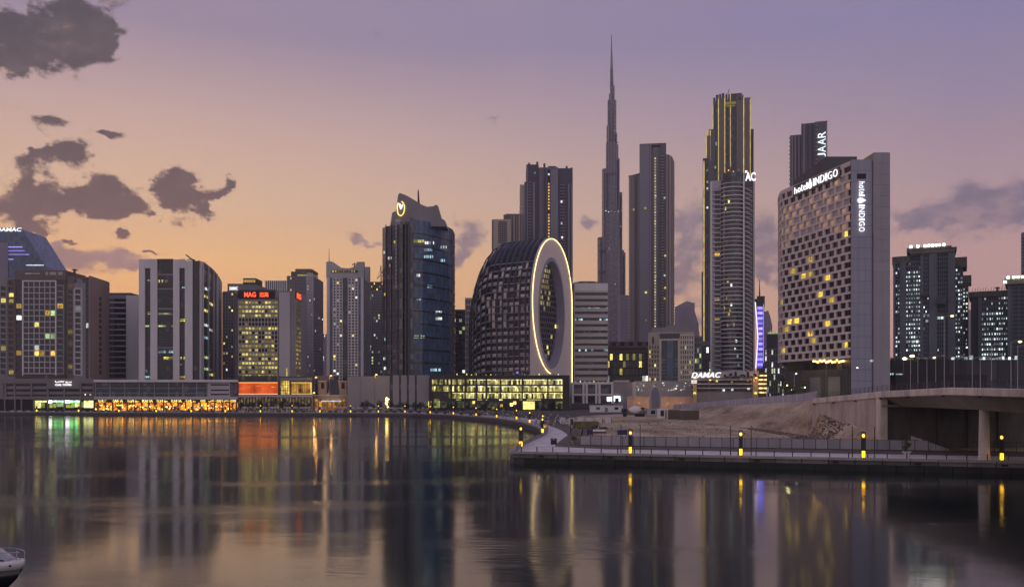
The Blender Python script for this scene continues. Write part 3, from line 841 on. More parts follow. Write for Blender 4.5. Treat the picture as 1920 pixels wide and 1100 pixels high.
# ---------------------------------------------------------------- horned lilac tower
B = building('horned_tower', 'lilac tower with two horns on its roof, blue glass centre strip and thin mast', 'tower', 613, 682, 521, 680, 30, None)
u, z, W = B.u, B.z, B.W; c = lambda px: u(px) - W / 2
MB().box(-W / 2, W / 2, 0, 30, 0, B.H).build('body', gl_navy, B.o)
crown = [(c(612), z(521)), (c(683), z(521)), (c(683), z(491)), (c(670), z(491)), (c(665), z(500)), (c(655), z(503)), (c(640), z(502)), (c(629), z(494)), (c(622), z(490)), (c(612), z(491))]
MB().slab(crown, -.8, 2.5).build('crown', lilac, B.o)
MB().slab(crown, 26, 29).build('crown', lilac, B.o)
MB().box(c(622), c(671), -1.05, -.75, z(511), z(507)).build('crown_recess', black, B.o)
mb = MB()
for k in range(9): mb.box(c(624 + k * 5) , c(626 + k * 5), -1.2, -1.0, z(510), z(508))
mb.build('lit_window', L_y, B.o)
B.F.box('corner_pier', lilac_l, u(613), u(618.5), 0, z(521), 1.0); B.F.box('corner_pier', lilac_l, u(677), u(682), 0, z(521), 1.0)
B.F.box('glass_strip', gl_teal, u(643), u(652), 0, z(523), 1.0)
B.F.box('side_strip', gl_blue, u(619), u(624), 0, z(522), .6); B.F.box('side_strip', gl_blue, u(672), u(677), 0, z(522), .6)
lf = [(L_y, .04), (L_w, .05)]
facade(B.F, u(624.5), u(642.5), 1, z(522), 3, 44, lilac_l, 1.0, .8, .5, lf)
facade(B.F, u(652.5), u(671.5), 1, z(522), 3, 44, lilac_l, 1.0, .8, .5, lf)
facade(B.F, u(643.2), u(651.8), 1, z(523), 2, 44, gl_teal, .1, .3, 1.05, None)
MB().tube([(c(616), 2, z(491)), (c(616), 2, z(465))], [.35, .12], 5).build('mast', steel, B.o)
MB().tube([(c(660), 8, z(500)), (c(662), 8, z(490)), (c(657), 8, z(494))], .5, 5).build('roof_crane', steel, B.o)
facade(B.Rt, 1, 29, 1, B.H - 1, 6, 44, lilac, 1.6, 1.2, .3, None)

# tower under construction behind
B = building('unfinished_tower', 'dark unfinished tower with work lights and a crane on its roof', 'tower', 684, 722, 546, 800, 30, grey_d)
u, z, W = B.u, B.z, B.W; c = lambda px: u(px) - W / 2
MB().box(c(690), c(720), 4, 26, B.H, z(527)).build('upper_storeys', gl_black, B.o)
facade(B.F, u(684), u(721), 2, B.H, 9, 40, grey, .7, .9, .5, [(L_w, .05), (L_g, .08)])
mb = MB()
for k in range(6): mb.box(c(690 + k * 5), c(691.5 + k * 5), 3.4, 4, z(545) + 1 + (k % 3) * 2.6, z(545) + 2.4 + (k % 3) * 2.6)
mb.build('work_light', L_o, B.o)
MB().tube([(c(712), 10, B.H), (c(711), 10, z(495))], .5, 4).tube([(c(704), 10, z(520)), (c(711), 10, z(512)), (c(717), 10, z(500))], .35, 4).tube([(c(711), 10, z(497)), (c(704), 10, z(519))], .12, 4).build('crane', steel, B.o)

# ---------------------------------------------------------------- dark blue glass tower with sail crown
DG = 632
B = building('glass_office_tower', 'dark blue glass tower with grey sail shaped crown and golden emblem', 'tower', 718, 853, 421, DG, 40, None)
OX = B.o.location.x; z = B.z
def pp(px, dd): return (wx(px, dd) - OX, dd - DG)
left_p = [pp(717, 648), pp(724, 641), pp(745, 634), pp(769, 631)]
right_p = [pp(774, 630), pp(792, 634), pp(810, 642), pp(828, 652), pp(842, 661), pp(849, 670), pp(853, 690)]
zl, zr = wz(421, 634) - GZ, wz(412, 632) - GZ
MB().prism(left_p + [pp(775, 634), pp(775, 690), pp(718, 690)], 0, zl).build('body', gl_navy, B.o)
MB().prism(right_p + [pp(842, 700), pp(770, 690)], 0, zr).build('body', gl_blue, B.o)
for j in range(15):
    zz = 6 + j * (zr - 10) / 13.6
    if zz < zr - 1: MB().strip(right_p, .35, zz - .55, zz + .35).build('floor_band', gl_black, B.o)
for j in range(45):
    zz = 3 + j * (zr - 4) / 45
    MB().strip(right_p, .12, zz - .12, zz + .12).build('mullion', steel, B.o)
for j in range(34):
    zz = 3 + j * (zl - 4) / 34
    MB().strip(left_p, .14, zz - .2, zz + .2).build('floor_band', gl_black, B.o)
acc = seglen(right_p)
for k in range(1, 15):
    p, tt = along(right_p, acc, acc[-1] * k / 15); Frame(B.o, p, p + tt).box('mullion', steel, -.08, .08, 0, zr - .3, .16)
fL = Frame(B.o, left_p[1], left_p[3])
for px_ in (724, 733, 745): p = pp(px_, 641 if px_ == 724 else 638 if px_ == 733 else 634); Frame(B.o, p, (p[0] + 1, p[1] - .2)).box('fin', gl_grey, -.3, .3, 0, zl + 1, .8)
for px_, w_ in ((753, 2.2), (761, 1.2), (767, 1.6), (773, 2.4)): p = pp(px_, 631); Frame(B.o, p, (p[0] + 1, p[1])).box('fin', steel if px_ in (761, 767) else gl_grey, -w_ / 2, w_ / 2, 0, zl + (1 if px_ < 770 else 4), 2.2)
p0 = pp(742, 635)
fb_ = Frame(B.o, p0, (p0[0] + 1, p0[1] - .14))
me = MB().box(0, 3.6, -.7, 0, 0, 2.3).mesh('balcony_panel', lilac)
for j in range(17): fb_.put('balcony_panel', me, 0, wz(540, 634) - GZ + j * 2.95)
def lit_on(path, s0, s1, py, m_, n_=8, h=2.0, p_=.8, out=.2):
    a_ = seglen(path); mb = MB(); st = (s1 - s0) / n_
    for k in range(n_):
        if random.random() > p_: continue
        p, tt = along(path, a_, s0 + k * st); nr = Vector((tt.y, -tt.x)) * out; q = p + tt * (st * .82); p, q = p + nr, q + nr; zz = wz(py, DG + p.y) - GZ
        mb.quad((p.x, p.y, zz - h / 2), (q.x, q.y, zz - h / 2), (q.x, q.y, zz + h / 2), (p.x, p.y, zz + h / 2))
    if mb.v: mb.build('lit_window', m_, B.o)
for s0, s1, py, m_ in ((.5, 10, 452, L_y), (10, 20, 455, L_w), (9, 18, 468, L_c), (9, 19, 481, L_c), (12, 20, 537, L_c), (1, 11, 631, L_g), (22, 30, 585, L_w), (22, 30, 597, L_w), (28, 36, 463, L_w), (28, 34, 488, L_c), (16, 28, 693, L_c), (3, 6, 516, L_w), (3, 6, 560, L_w)):
    lit_on(right_p, s0, s1, py, m_)
for s0, s1, py, m_ in ((3, 6, 473, L_w), (10, 14, 484, L_w), (11, 14, 498, L_y), (4, 8, 552, L_o), (3, 8, 672, L_w), (2, 10, 690, L_w), (16, 19, 454, L_y), (5, 10, 636, L_c)): lit_on(left_p, s0, s1, py, m_, 3)
cr = lambda px, py: (wx(px, 640) - OX, wz(py, 640) - GZ)
MB().slab([cr(731, 424), cr(835, 424), cr(833, 412), cr(828, 409), cr(821, 385), cr(818, 383), cr(812, 386), cr(800, 387), cr(790, 383), cr(776, 374), cr(762, 366), cr(749, 361), cr(746, 365), cr(742, 395), cr(735, 398)], 9, 12).build('crown', wall('crown_panels', (.25, .23, .25), .7, .12, .1), B.o)
MB().slab([cr(731, 424), cr(837, 424), cr(834, 412), cr(744, 396), cr(735, 398)], 12, 40).build('crown_base', grey, B.o)
MB().tube([(cr(784, 0)[0], 12, wz(384, 640) - GZ), (cr(783, 0)[0], 12, wz(354, 640) - GZ)], [.9, .45], 6).build('mast', steel, B.o)
mb = MB()
cxp, czp = cr(751, 389)
ringp = [(cxp + 2.8 * math.sin(a) * (1 if a < 4 else .9), 8.6, czp + 4.6 * math.cos(a) - 1.0 * max(0, -math.cos(a)) * 1.2) for a in [R(v) for v in range(15, 335, 16)]]
mb.tube(ringp, .42, 5).build('emblem_ring', SGY, B.o)
MB().slab([(cxp - 1.6, czp + 2.6), (cxp - .2, czp - 1.6), (cxp + 1.2, czp - .2), (cxp + 1.7, czp + 2.8), (cxp + .6, czp + 1.6), (cxp - .4, czp + 3.2)], 8.3, 8.7).build('emblem', SGN, B.o)

# low dark and white slabs between the glass tower and the crescent building
B = building('office_slab', 'narrow dark slab squeezed behind the sail crowned tower', 'office block', 848, 873, 580, 760, 30, gl_black)
facade(B.F, .3, B.W - .3, 2, B.H - 1, 4, 24, grey_d, .5, .8, .3, [(L_w, .03), (L_g, .05)])
B = building('office_slab', 'white banded slab peeping out left of the oval building', 'office block', 872, 900, 560, 720, 30, gl_black)
u, z = B.u, B.z
for j in range(19): B.F.box('floor_band', white, 0, u(889), 2 + j * (B.H - 2) / 18.2, 3.7 + j * (B.H - 2) / 18.2, .7)
for k in range(5): B.F.box('pier', white, u(873) + k * 1.9, u(873) + k * 1.9 + .5, 0, B.H, .5)

# ================================================================ oval building with the lit rim
random.seed(21)
DI = 655.0
ov = thing('oval_building', 'crescent shaped building with a white oval end face rimmed by a gold light line', 'building', (wx(1035, DI), DI, GZ))
OXI = ov.location.x
wdir = Vector((.56, .828)); udir = Vector((-.828, .56))          # along the end face; into the body
HWF, ZC0, RV = 28.5, 78.0, 48.5
def loc3(w_, u_, z_): q = wdir * w_ + udir * u_; return (q.x, q.y, z_)
def outline(n=36, hw=HWF, zc=ZC0, rv=RV, zb=0.0):
    pts = [(hw, zb), (hw, zc * .5)]
    pts += [(hw * math.cos(a), zc + rv * math.sin(a)) for a in [math.pi * k / n for k in range(n + 1)]]
    pts += [(-hw, zc * .5), (-hw, zb)]
    return pts
outl = outline()
face_m = wall('pale_oval_cladding', (.74, .65, .63), .6, .08, .05)
# end face: ring between the outline and the oval opening
hole = lambda k, n, s=1.0: (18.6 * s * math.cos(2 * math.pi * k / n) - 1.5, 71.0 + 41.0 * s * math.sin(2 * math.pi * k / n))
NH = 64
def outer_at(k):
    """outline point met by the ray from the opening's centre"""
    a = 2 * math.pi * k / NH; dx_, dz_ = 18.6 * math.cos(a), 41.0 * math.sin(a); lo, hi = 0.5, 20.0
    def inside(t):
        x_, z_ = dx_ * t - 1.5, 71.0 + dz_ * t
        if z_ < 0: return False
        if z_ <= ZC0: return abs(x_) <= HWF
        return (x_ / HWF) ** 2 + ((z_ - ZC0) / RV) ** 2 <= 1
    for _ in range(40):
        mid = (lo + hi) / 2
        lo, hi = (mid, hi) if inside(mid) else (lo, mid)
    return (dx_ * lo - 1.5, 71.0 + dz_ * lo)
mb = MB(); vs_ = []; fs_ = []
for k in range(NH):
    for (w_, z_), u_ in ((hole(k, NH), -.6), (outer_at(k), -.6), (outer_at(k), 1.0)): vs_.append(loc3(w_, u_, z_))
for k in range(NH):
    a, c_ = 3 * k, 3 * ((k + 1) % NH); fs_ += [(a, c_, c_ + 1, a + 1), (a + 1, c_ + 1, c_ + 2, a + 2)]
mb.add(vs_, fs_).build('end_face', face_m, ov)
mb = MB(); mb.add([loc3(-HWF, -.6, 0), loc3(HWF, -.6, 0), loc3(HWF, -.6, 10), loc3(-HWF, -.6, 10)], [(0, 1, 2, 3)]).build('face_plinth', face_m, ov)
# rim frame of the opening, reveal and recessed back wall with windows
mb = MB(); vs_ = []; fs_ = []
for k in range(NH):
    for s_, u_ in ((1.0, -.62), (1.0, -1.0), (.93, -1.0), (.93, 5.6)): w_, z_ = hole(k, NH, s_); vs_.append(loc3(w_, u_, z_))
for k in range(NH):
    a, c_ = 4 * k, 4 * ((k + 1) % NH)
    for j in range(3): fs_.append((a + j, c_ + j, c_ + j + 1, a + j + 1))
mb.add(vs_, fs_).build('opening_reveal', wall('reveal', (.33, .30, .42), .5, .1, .1), ov)
mb = MB(); mb.add([loc3(hole(k, NH, .94)[0], 5.5, hole(k, NH, .94)[1]) for k in range(NH)], [tuple(range(NH))]).build('recess_wall', wall('recess_render', (.13, .12, .125), .7, .2, .2), ov)
fo = Frame(ov, loc3(-30, 5.5, 0)[:2], loc3(30, 5.5, 0)[:2])
pale_pane = emit('dim_olive_window', lin(160, 146, 96), .62, .5, .5)
for j in range(19):
    for i in range(12):
        w_ = -16.5 + i * 2.9 + (j % 2) * 1.45; z_ = 34 + j * 4.05
        if ((w_ + 1.5) / 16.8) ** 2 + ((z_ - 71) / 38.0) ** 2 > .93: continue
        r = random.random()
        m_ = gl_black
        if z_ > 72 and -8 < w_ < 6 and r < .8: m_ = pale_pane
        if z_ < 72 and r < .06: m_ = L_y
        fo.box('window', m_, 30 + w_ - .95, 30 + w_ + .95, z_ - 1.35, z_ + 1.35, .12)
fo.box('billboard', wall('billboard', (.42, .37, .44)), 27, 31.5, 36.5, 41, .4)
# gold light line on the rim
led = []
for k in range(53):
    a = R(180 - k * (180 / 40)) if k <= 40 else None
    if a is not None: led.append((HWF * .985 * math.cos(a), ZC0 + RV * .985 * math.sin(a)))
right_leg = [(HWF * .985, 60), (HWF * .985, 30), (HWF * .985, 11)]
left_leg = []
for k in range(1, 17):
    a = R(180 + k * 5.2); left_leg.append((HWF * .985 * math.cos(a) + 0.0, ZC0 + 52.0 * math.sin(a)))
LEDM = emit('gold_rim', (1.0, .68, .26, 1), 2.6, 0, .05)
MB().tube([loc3(w_, -.95, z_) for w_, z_ in list(reversed(left_leg)) + led + right_leg], .22, 6).build('light_line', LEDM, ov)
# body lofted back from the face, rounding off at the far end
US = [1.0, 8, 16, 24, 32, 39, 45, 50, 54, 58, 61, 63.5, 65.2]
def sc_(u_): return (1.0 if u_ < 33 else math.sqrt(max(.02, 1 - ((u_ - 33) / 33.0) ** 2.4)))
def body_pt(a_or, u_, grow=0.0):
    w_, z_ = a_or; s_ = sc_(u_); sz = 1 - (1 - s_) * .62
    return loc3(w_ * (.25 + .75 * s_) + grow * (-1 if w_ < 0 else 1) * min(1, abs(w_) / 10), u_, z_ * sz)
vs_, fs_ = [], []; K = len(outl)
for u_ in US: vs_ += [body_pt(p, u_) for p in outl]
for i in range(len(US) - 1):
    for j in range(K - 1): a = i * K + j; fs_.append((a, a + 1, a + K + 1, a + K))
fs_.append(tuple(range((len(US) - 1) * K, len(US) * K)))
MB().add(vs_, fs_).build('body', glass('oval_glass', (.016, .018, .028), (2.0, 3.6), .14, .6, .05), ov)
lat = wall('lattice_dark', (.055, .053, .062), .5, .2, .2); latl = wall('lattice_pale', (.34, .315, .33), .7, .15, .2)
near = [p for p in outl if p[0] <= 0.5]           # crown to the near side wall
near = sorted(set(near), key=lambda p: (-p[1], p[0]))
dense = []
for a_ in [math.pi / 2 + math.pi / 2 * k / 16 for k in range(17)]: dense.append((HWF * math.cos(a_), ZC0 + RV * math.sin(a_)))
dense += [(-HWF, 60), (-HWF, 40), (-HWF, 28)]
rib_us = [4, 9, 14, 19, 24, 29, 34, 39, 44, 48.5, 52.5, 56, 59, 61.5]
for u_ in rib_us:
    MB().tube([body_pt((p[0], p[1]), u_, 1.5) for p in dense], .5, 5).build('rib', lat, ov)
def near_w(z_):
    return -HWF if z_ <= ZC0 else -HWF * math.sqrt(max(0, 1 - ((z_ - ZC0) / RV) ** 2))
levels = [28 + 5.25 * k for k in range(16)]
for k, zl_ in enumerate(levels):
    path = [body_pt((near_w(zl_), zl_), u_, .0) for u_ in [1, 6, 11, 16, 21, 26, 31, 36, 41, 45, 49, 52, 55, 58, 60.5, 62.5]]
    vs_, fs_ = [], []
    for (x_, y_, z_) in path:
        nx, ny = -wdir.x, -wdir.y
        for (g_, h_) in ((.95, -.35), (.95, .35), (-.1, .35), (-.1, -.35)): vs_.append((x_ + nx * g_, y_ + ny * g_, z_ + h_))
    for i in range(len(path) - 1):
        for j in range(4): fs_.append((4 * i + j, 4 * i + (j + 1) % 4, 4 * i + 4 + (j + 1) % 4, 4 * i + 4 + j))
    MB().add(vs_, fs_).build('floor_slab', latl, ov)
# balcony fronts and pale blinds standing between the ribs
pan_m = [wall('balcony_pale', (.66, .58, .55), .6, .15, .3), wall('balcony_grey', (.36, .34, .35), .6, .2, .3), wall('balcony_rose', (.66, .55, .48), .6, .1, .3)]
ub = [1.5] + rib_us
for k in range(len(levels) - 1):
    for a, c_ in zip(ub, ub[1:]):
        r = random.random(); zl_ = levels[k]
        full = zl_ > 58 and r < .34
        if not full and r > .80: continue
        h0, h1 = (.5, 4.4) if full else (.5, 2.3)
        m_ = pan_m[2] if full and random.random() < .6 else random.choice(pan_m[:2])
        off = random.choice([.35, .6, .85]); a2 = a + .45; c2 = c_ - .45
        if full: a2, c2 = (a2, a2 + (c2 - a2) * .62) if random.random() < .5 else (a2 + (c2 - a2) * .38, c2)
        q = []
        for (uu, zz) in ((a2, zl_ + h0), (c2, zl_ + h0), (c2, zl_ + h1), (a2, zl_ + h1)): q.append(body_pt((near_w(zz), zz), uu, off))
        q2 = [(x_ - wdir.x * .12, y_ - wdir.y * .12, z_) for x_, y_, z_ in q]
        mb = MB().add(q + q2, [(3, 2, 1, 0), (4, 5, 6, 7), (0, 1, 5, 4), (1, 2, 6, 5), (2, 3, 7, 6), (3, 0, 4, 7)])
        mb.build('balcony_panel', m_, ov)
# set back base storeys
fb0 = Frame(ov, loc3(-HWF - .3, 52, 0)[:2], loc3(-HWF - .3, 1.5, 0)[:2])
for a, c_, m_ in ((2, 4, latl), (9, 12.5, lat), (18, 28, gl_teal), (36.5, 38, latl), (44, 45.5, latl)): fb0.box('column', m_, a, c_, 0, 27, .5)
for a, c_ in ((12.5, 17), (31, 36), (46, 50.4)):
    for j in range(6): fb0.box('balcony', latl, a, c_, 2 + j * 4.4, 3.1 + j * 4.4, 1.0)
fb0.box('violet_screen', glass('violet_screen_glass', (.05, .045, .12), (.8, .9), .3, .8, .3, tint=(.2, .2, .4)), 39, 43.5, 2, 29, .9)
fb0.box('violet_lamp', PUR, 40.2, 42.0, 26, 27.4, 1.1)

# ================================================================ towers behind the oval building
B = building('apartment_block', 'beige stepped block rising behind the left shoulder of the oval building', 'apartment block', 922, 958, 411, 900, 30, beige)
u, z, W = B.u, B.z, B.W; c = lambda px: u(px) - W / 2
MB().box(c(944), c(982), 6, 40, 0, z(400)).build('body', brownw, B.o)
MB().box(c(948), c(976), 10, 30, z(400), z(397)).build('roof_plant', grey, B.o)
facade(B.F, u(935), u(950), z(455), z(416), 4, 9, grey_d, .5, 1.0, .4, [(L_w, .05)])
f = Frame(B.o, (c(958), 6), (c(982), 6))
for k in range(5): f.box('pier', beige if k % 2 else grey, k * 2.6, k * 2.6 + 1.2, 0, z(402), .8)
B.F.box('edge_strip', gl_black, .6, 1.6, 0, B.H - 2, .3)

B = building('residential_tower', 'blue grey slab tower with a dotted light column and notched roof', 'tower', 987, 1074, 312, 960, 40, None)
u, z, W = B.u, B.z, B.W; c = lambda px: u(px) - W / 2
bl1 = wall('blue_grey_cladding', (.155, .150, .20), .6, .12, .04); bl2 = wall('deep_blue_cladding', (.075, .075, .115), .55, .15, .04); bl3 = wall('slate_cladding', (.24, .23, .275), .6, .1, .04)
MB().box(c(987), c(1010), 1, 40, 0, z(308)).build('body', bl2, B.o)
MB().box(c(1010.2), c(1047), 0, 40, 0, z(314)).build('body', bl1, B.o)
MB().box(c(1047.2), c(1074), 1, 40, 0, z(315)).build('body', bl2, B.o)
MB().box(c(975), c(986.8), 3, 38, 0, z(345)).build('wing', beige, B.o)
f0 = Frame(B.o, (-W / 2, 1), (W / 2, 1))
for a, b_, m_, top, o_ in ((1020, 1024, bl2, 316, .9), (1032, 1046, bl3, 318, 1.2), (1010.5, 1019, bl1, 316, .6)): B.F.box('pier', m_, u(a), u(b_), 0, z(top), o_)
for a, b_, m_, top, o_ in ((988, 990, bl3, 312, .8), (999, 1003, bl3, 342, 1.4), (1065, 1068, bl3, 345, 1.4), (1071, 1074, bl3, 345, 1.2)): f0.box('pier', m_, u(a), u(b_), 0, z(top), o_)
B.F.box('stair_glazing', black, u(1027), u(1031), 0, z(318), .5)
mb = MB().box(-.75, .75, -.12, 0, -.9, .9).mesh('lit_window', emit('stair_amber', lin(255, 200, 110), .85, .3, .1))
for j in range(42):
    if j % 14 != 9: B.F.put('lit_window', mb, u(1029), z(345) - j * 3.35, .52)
me = MB().box(0, u(1060) - u(1050), -1.2, 0, -.45, .45).mesh('balcony', bl3); me2 = MB().box(0, u(997) - u(991), -1.0, 0, -.45, .45).mesh('balcony', bl3)
for j in range(44):
    f0.put('balcony', me, u(1050), z(347) - j * 3.3); f0.put('balcony', me2, u(991), z(342) - j * 3.3)
for px, t_ in ((992, 304), (1007.5, 302), (1021, 305), (1063, 310), (1072, 313)): MB().box(c(px) - 1.1, c(px) + 1.1, 3, 6, z(318), z(t_)).build('roof_fin', bl2, B.o)
MB().box(c(1028), c(1044), 8, 10, z(309.5), z(308)).box(c(1035), c(1038), 8, 10, z(315), z(308)).build('roof_rig', steel, B.o)
for px, py in ((1053, 378), (1053, 419), (1003, 324), (1029, 327), (1054, 445)): f0.box('lit_window', L_w, u(px) - .9, u(px) + .9, z(py) - 1, z(py) + 1, 1.5)
fw_ = Frame(B.o, (c(975), 3), (c(986.8), 3))
for j in range(40): fw_.box('balcony', cream, -.8, 3.0, 3 + j * 5.4, 4.4 + j * 5.4, .9)
MB().box(c(983), c(987), 2, 3, 0, z(340)).build('pier', bl1, B.o)

# white banded office right of the oval
B = building('office_slab', 'white banded office block with rounded roof right of the gold rimmed oval', 'office block', 1076, 1140, 532, 700, 40, gl_black)
u, z, W = B.u, B.z, B.W
for j in range(15):
    zz = z(545) - j * (z(545) - z(712)) / 14.2
    B.F.box('floor_band', lilac, 0, W, zz - 1.5, zz + 1.3, .8)
B.F.box('roof_band', lilac_l, 0, W, z(545), z(531), .9)
MB().slab([(-W / 2, B.H - .1), (W / 2, B.H - .1), (W / 2, B.H + .6), (W * .1, B.H + 2.6), (-W * .3, B.H + 2.6), (-W / 2, B.H + 1.5)], 4, 36).build('roof', grey, B.o)
for py, m_, p_ in ((579.5, L_w, .8), (600, L_c, .5), (640, L_g, .97), (655, L_c, .25)):
    mb = MB()
    for k in range(16):
        if random.random() < p_: mb.box(.5 + k * W / 16.3, .3 + (k + 1) * W / 16.3, -.12, 0, z(py) - 1.2, z(py) + 1.2)
    B.F.put('lit_window', mb.mesh('lit_window', m_), 0, 0, kind='stuff')
for k in range(2): B.F.box('pier', lilac, k * W - .3 if k else 0, k * W if k else .8, 0, B.H, .95)
for k in range(3): B.F.box('rail', grey_d, 3 + k * 8, 8 + k * 8, B.H, B.H + 1.5, -1)

# ================================================================ spire tower far behind
DB = 2050.0
bj = thing('spire_tower', 'very tall stepped tower tapering to a needle, hazy at its foot', 'tower', (wx(1147, DB), DB, GZ))
bjm = glass('spire_glass', (.085, .085, .115), (6, 4), .18, .25, .0, .7)
bjs = wall('spire_steel', (.20, .19, .235), .45, .1, .02, metal=.4)
bx = lambda px: wx(px, DB) - bj.location.x
bz = lambda py: wz(py, DB) - GZ
def lobe(xe, xi, wid, n=8):
    """plan of one wing: from inner x to a rounded nose at xe"""
    s_ = 1 if xe > xi else -1; pts = []
    for k in range(n + 1):
        a = -math.pi / 2 + math.pi * k / n
        pts.append((xe - s_ * wid * .5 + s_ * wid * .5 * math.cos(a), wid * .5 * math.sin(a)))
    pts += [(xi, wid * .5), (xi, -wid * .5)]
    return pts if s_ > 0 else list(reversed(pts))
for px, top, w_ in ((1120, 446, 34), (1128.5, 318, 30), (1137, 237, 26), (1141.5, 177, 20), (1144, 130, 11)):
    MB().prism(lobe(bx(px), bx(1148), w_), 0, bz(top)).build('wing_tier', bjm, bj)
for px, top, w_ in ((1173, 474, 33), (1167, 362, 29), (1162, 298, 25), (1157.5, 251, 21), (1155, 206, 17), (1152.5, 161, 13)):
    MB().prism(lobe(bx(px), bx(1146), w_), 0, bz(top)).build('wing_tier', bjm, bj)
for yf, top, w_ in ((-34, 455, 16), (-26, 395, 15), (-18, 270, 14), (-12, 190, 10)):
    MB().prism([(-w_, 0), (-w_, yf + 6), (-w_ * .6, yf), (w_ * .6, yf), (w_, yf + 6), (w_, 0)], 0, bz(top)).build('wing_tier', bjm, bj)
MB().tube([(bx(1147), 0, bz(165)), (bx(1147), 0, bz(125)), (bx(1146.6), 0, bz(95)), (bx(1146.5), 0, bz(66))], [4.4, 3.0, 1.6, .7], 8).build('spire', bjs, bj)
for px in (1124, 1131, 1134, 1140, 1144, 1150, 1154, 1159, 1164, 1170):
    tops = {1124: 450, 1131: 325, 1134: 325, 1140: 240, 1144: 180, 1150: 215, 1154: 255, 1159: 303, 1164: 368, 1170: 480}
    MB().box(bx(px) - .7, bx(px) + .7, -20 if 1131 < px < 1165 else -17.2, -8, 0, bz(tops[px])).build('fin', bjs, bj)
for py, a, b_ in ((403, 1131, 1165), (473, 1122, 1168), (512, 1122, 1170), (330, 1132, 1160), (405, 1131, 1165)):
    MB().box(bx(a), bx(b_), -18.6, -10, bz(py) - 2.5, bz(py) + 2.5).build('plant_band', wall('plant_band', (.05, .05, .06), .6, .1), bj)
mb = MB()
for px, py in ((1133, 401), (1138, 403), (1143, 402), (1149, 403), (1156, 402), (1161, 401), (1149, 253), (1155, 278), (1150, 536), (1139, 470), (1160, 430)): mb.box(bx(px) - .8, bx(px) + .8, -36, -34.3, bz(py) - .8, bz(py) + .8)
mb.build('beacon_light', L_w, bj, kind='stuff')
B = building('far_tower', 'hazy ribbed block at the foot of the needle tower', 'tower', 1163, 1184, 553, 1500, 30, haze_w)
for k in range(6): B.F.box('pier', haze_w, 1 + k * 3, 2.4 + k * 3, 0, B.H, 1.2)

# ================================================================ twin slab tower
B = building('residential_tower', 'tall grey tower of three stepped slabs with a dotted light column', 'tower', 1199, 1249, 269, 1000, 40, None, turn=True)
u, z, W = B.u, B.z, B.W; c = lambda px: u(px) - W / 2
t1 = wall('taupe_cladding', (.28, .245, .245), .7, .1, .04); t2 = wall('slate_taupe', (.14, .132, .155), .65, .1, .04); t3 = wall('warm_taupe', (.34, .285, .26), .7, .1, .04)
MB().box(c(1199), c(1249), 0, 40, 0, B.H).build('body', t2, B.o)
MB().box(c(1179), c(1212), 6, 44, 0, z(325)).build('wing', t1, B.o)
arcp = [(c(1249), 3)] + [(c(1249 + 15 * math.sin(a)), 3 + 34 * (1 - math.cos(a))) for a in [R(v) for v in range(15, 91, 15)]]
MB().prism([(c(1238), 2.5)] + arcp + [(c(1238), 40)], 0, z(289)).build('wing', t3, B.o)
fw_ = Frame(B.o, (c(1179), 6), (c(1212), 6))
for a, b_, m_, o_ in ((1185, 1187.5, t3, .8), (1190, 1193, t2, 1.2), (1196, 1199, t3, 1.0)): B.F.box('pier', m_, u(a), u(b_), 0, z(330), -6 + 7.0 + o_ - 1) if False else fw_.box('pier', m_, wx(a, 1006) - wx(1179, 1006), wx(b_, 1006) - wx(1179, 1006), 0, z(328), o_)
MB().prism([(c(1178), 5.8), (c(1212), 5.8), (c(1212), 20), (c(1178), 20)], z(325), [z(322) - 2.5, z(318), z(318), z(322) - 2.5]).build('roof', t2, B.o)
for a, b_, m_, o_ in ((1199, 1218, bl3, .8), (1224, 1234, wall('mid_taupe', (.19, .175, .19), .7, .1, .04), 1.2), (1219, 1221, t3, .6), (1234.5, 1238, t2, .9)): B.F.box('pier', m_, u(a), u(b_), 0, z(271), o_)
B.F.box('recess', gl_black, u(1239), u(1246), 0, z(292), 1.0)
B.F.box('roof_slot', black, u(1222), u(1238), z(277), z(273), 1.3)
me = MB().box(-.8, .8, -.12, 0, -.8, .8).mesh('lit_window', emit('stair_amber_dim', lin(226, 205, 150), .75, .4, .1))
for j in range(62): B.F.put('lit_window', me, u(1228.5), z(298) - j * 3.2, 1.25)
mbal = MB().box(-.8, 1.4, -1.2, .2, -.5, .5).mesh('balcony', cream)
for j in range(54): fw_.put('balcony', mbal, 0, z(332) - j * 3.4); fw_.put('balcony', mbal, wx(1208, 1006) - wx(1179, 1006), z(332) - j * 3.4)
mb2 = MB().box(-1.4, 2.2, -.8, .2, -.45, .45).mesh('balcony', t3)
for j in range(62): B.F.put('balcony', mb2, u(1241.5), z(294) - j * 3.3, 1.0)
for k in (2, 4, 6):
    p, q = Vector(arcp[k - 1]), Vector(arcp[k]); Frame(B.o, p, q).box('pier', t2, 0, .9, 0, z(290), .7)
mb = MB()
for j in range(60):
    x_, y_ = arcp[-1]; zz = z(294) - j * 3.4; mb.box(x_ - .4, x_ + 1.5, y_ - 5, y_ - 2, zz - .5, zz + .5)
mb.build('balcony', cream, B.o, kind='stuff')
for px, py, m_ in ((1229, 368, L_w), (1246, 372, L_w), (1246, 517, L_w), (1229, 518, L_w), (1210, 390, L_y), (1211, 548, L_y), (1247, 540, L_o), (1211, 600, L_y), (1188, 392, L_y), (1246, 560, L_o), (1247, 480, L_y)): B.F.box('lit_window', m_, u(px) - 1, u(px) + 1, z(py) - 1, z(py) + 1, 1.6)

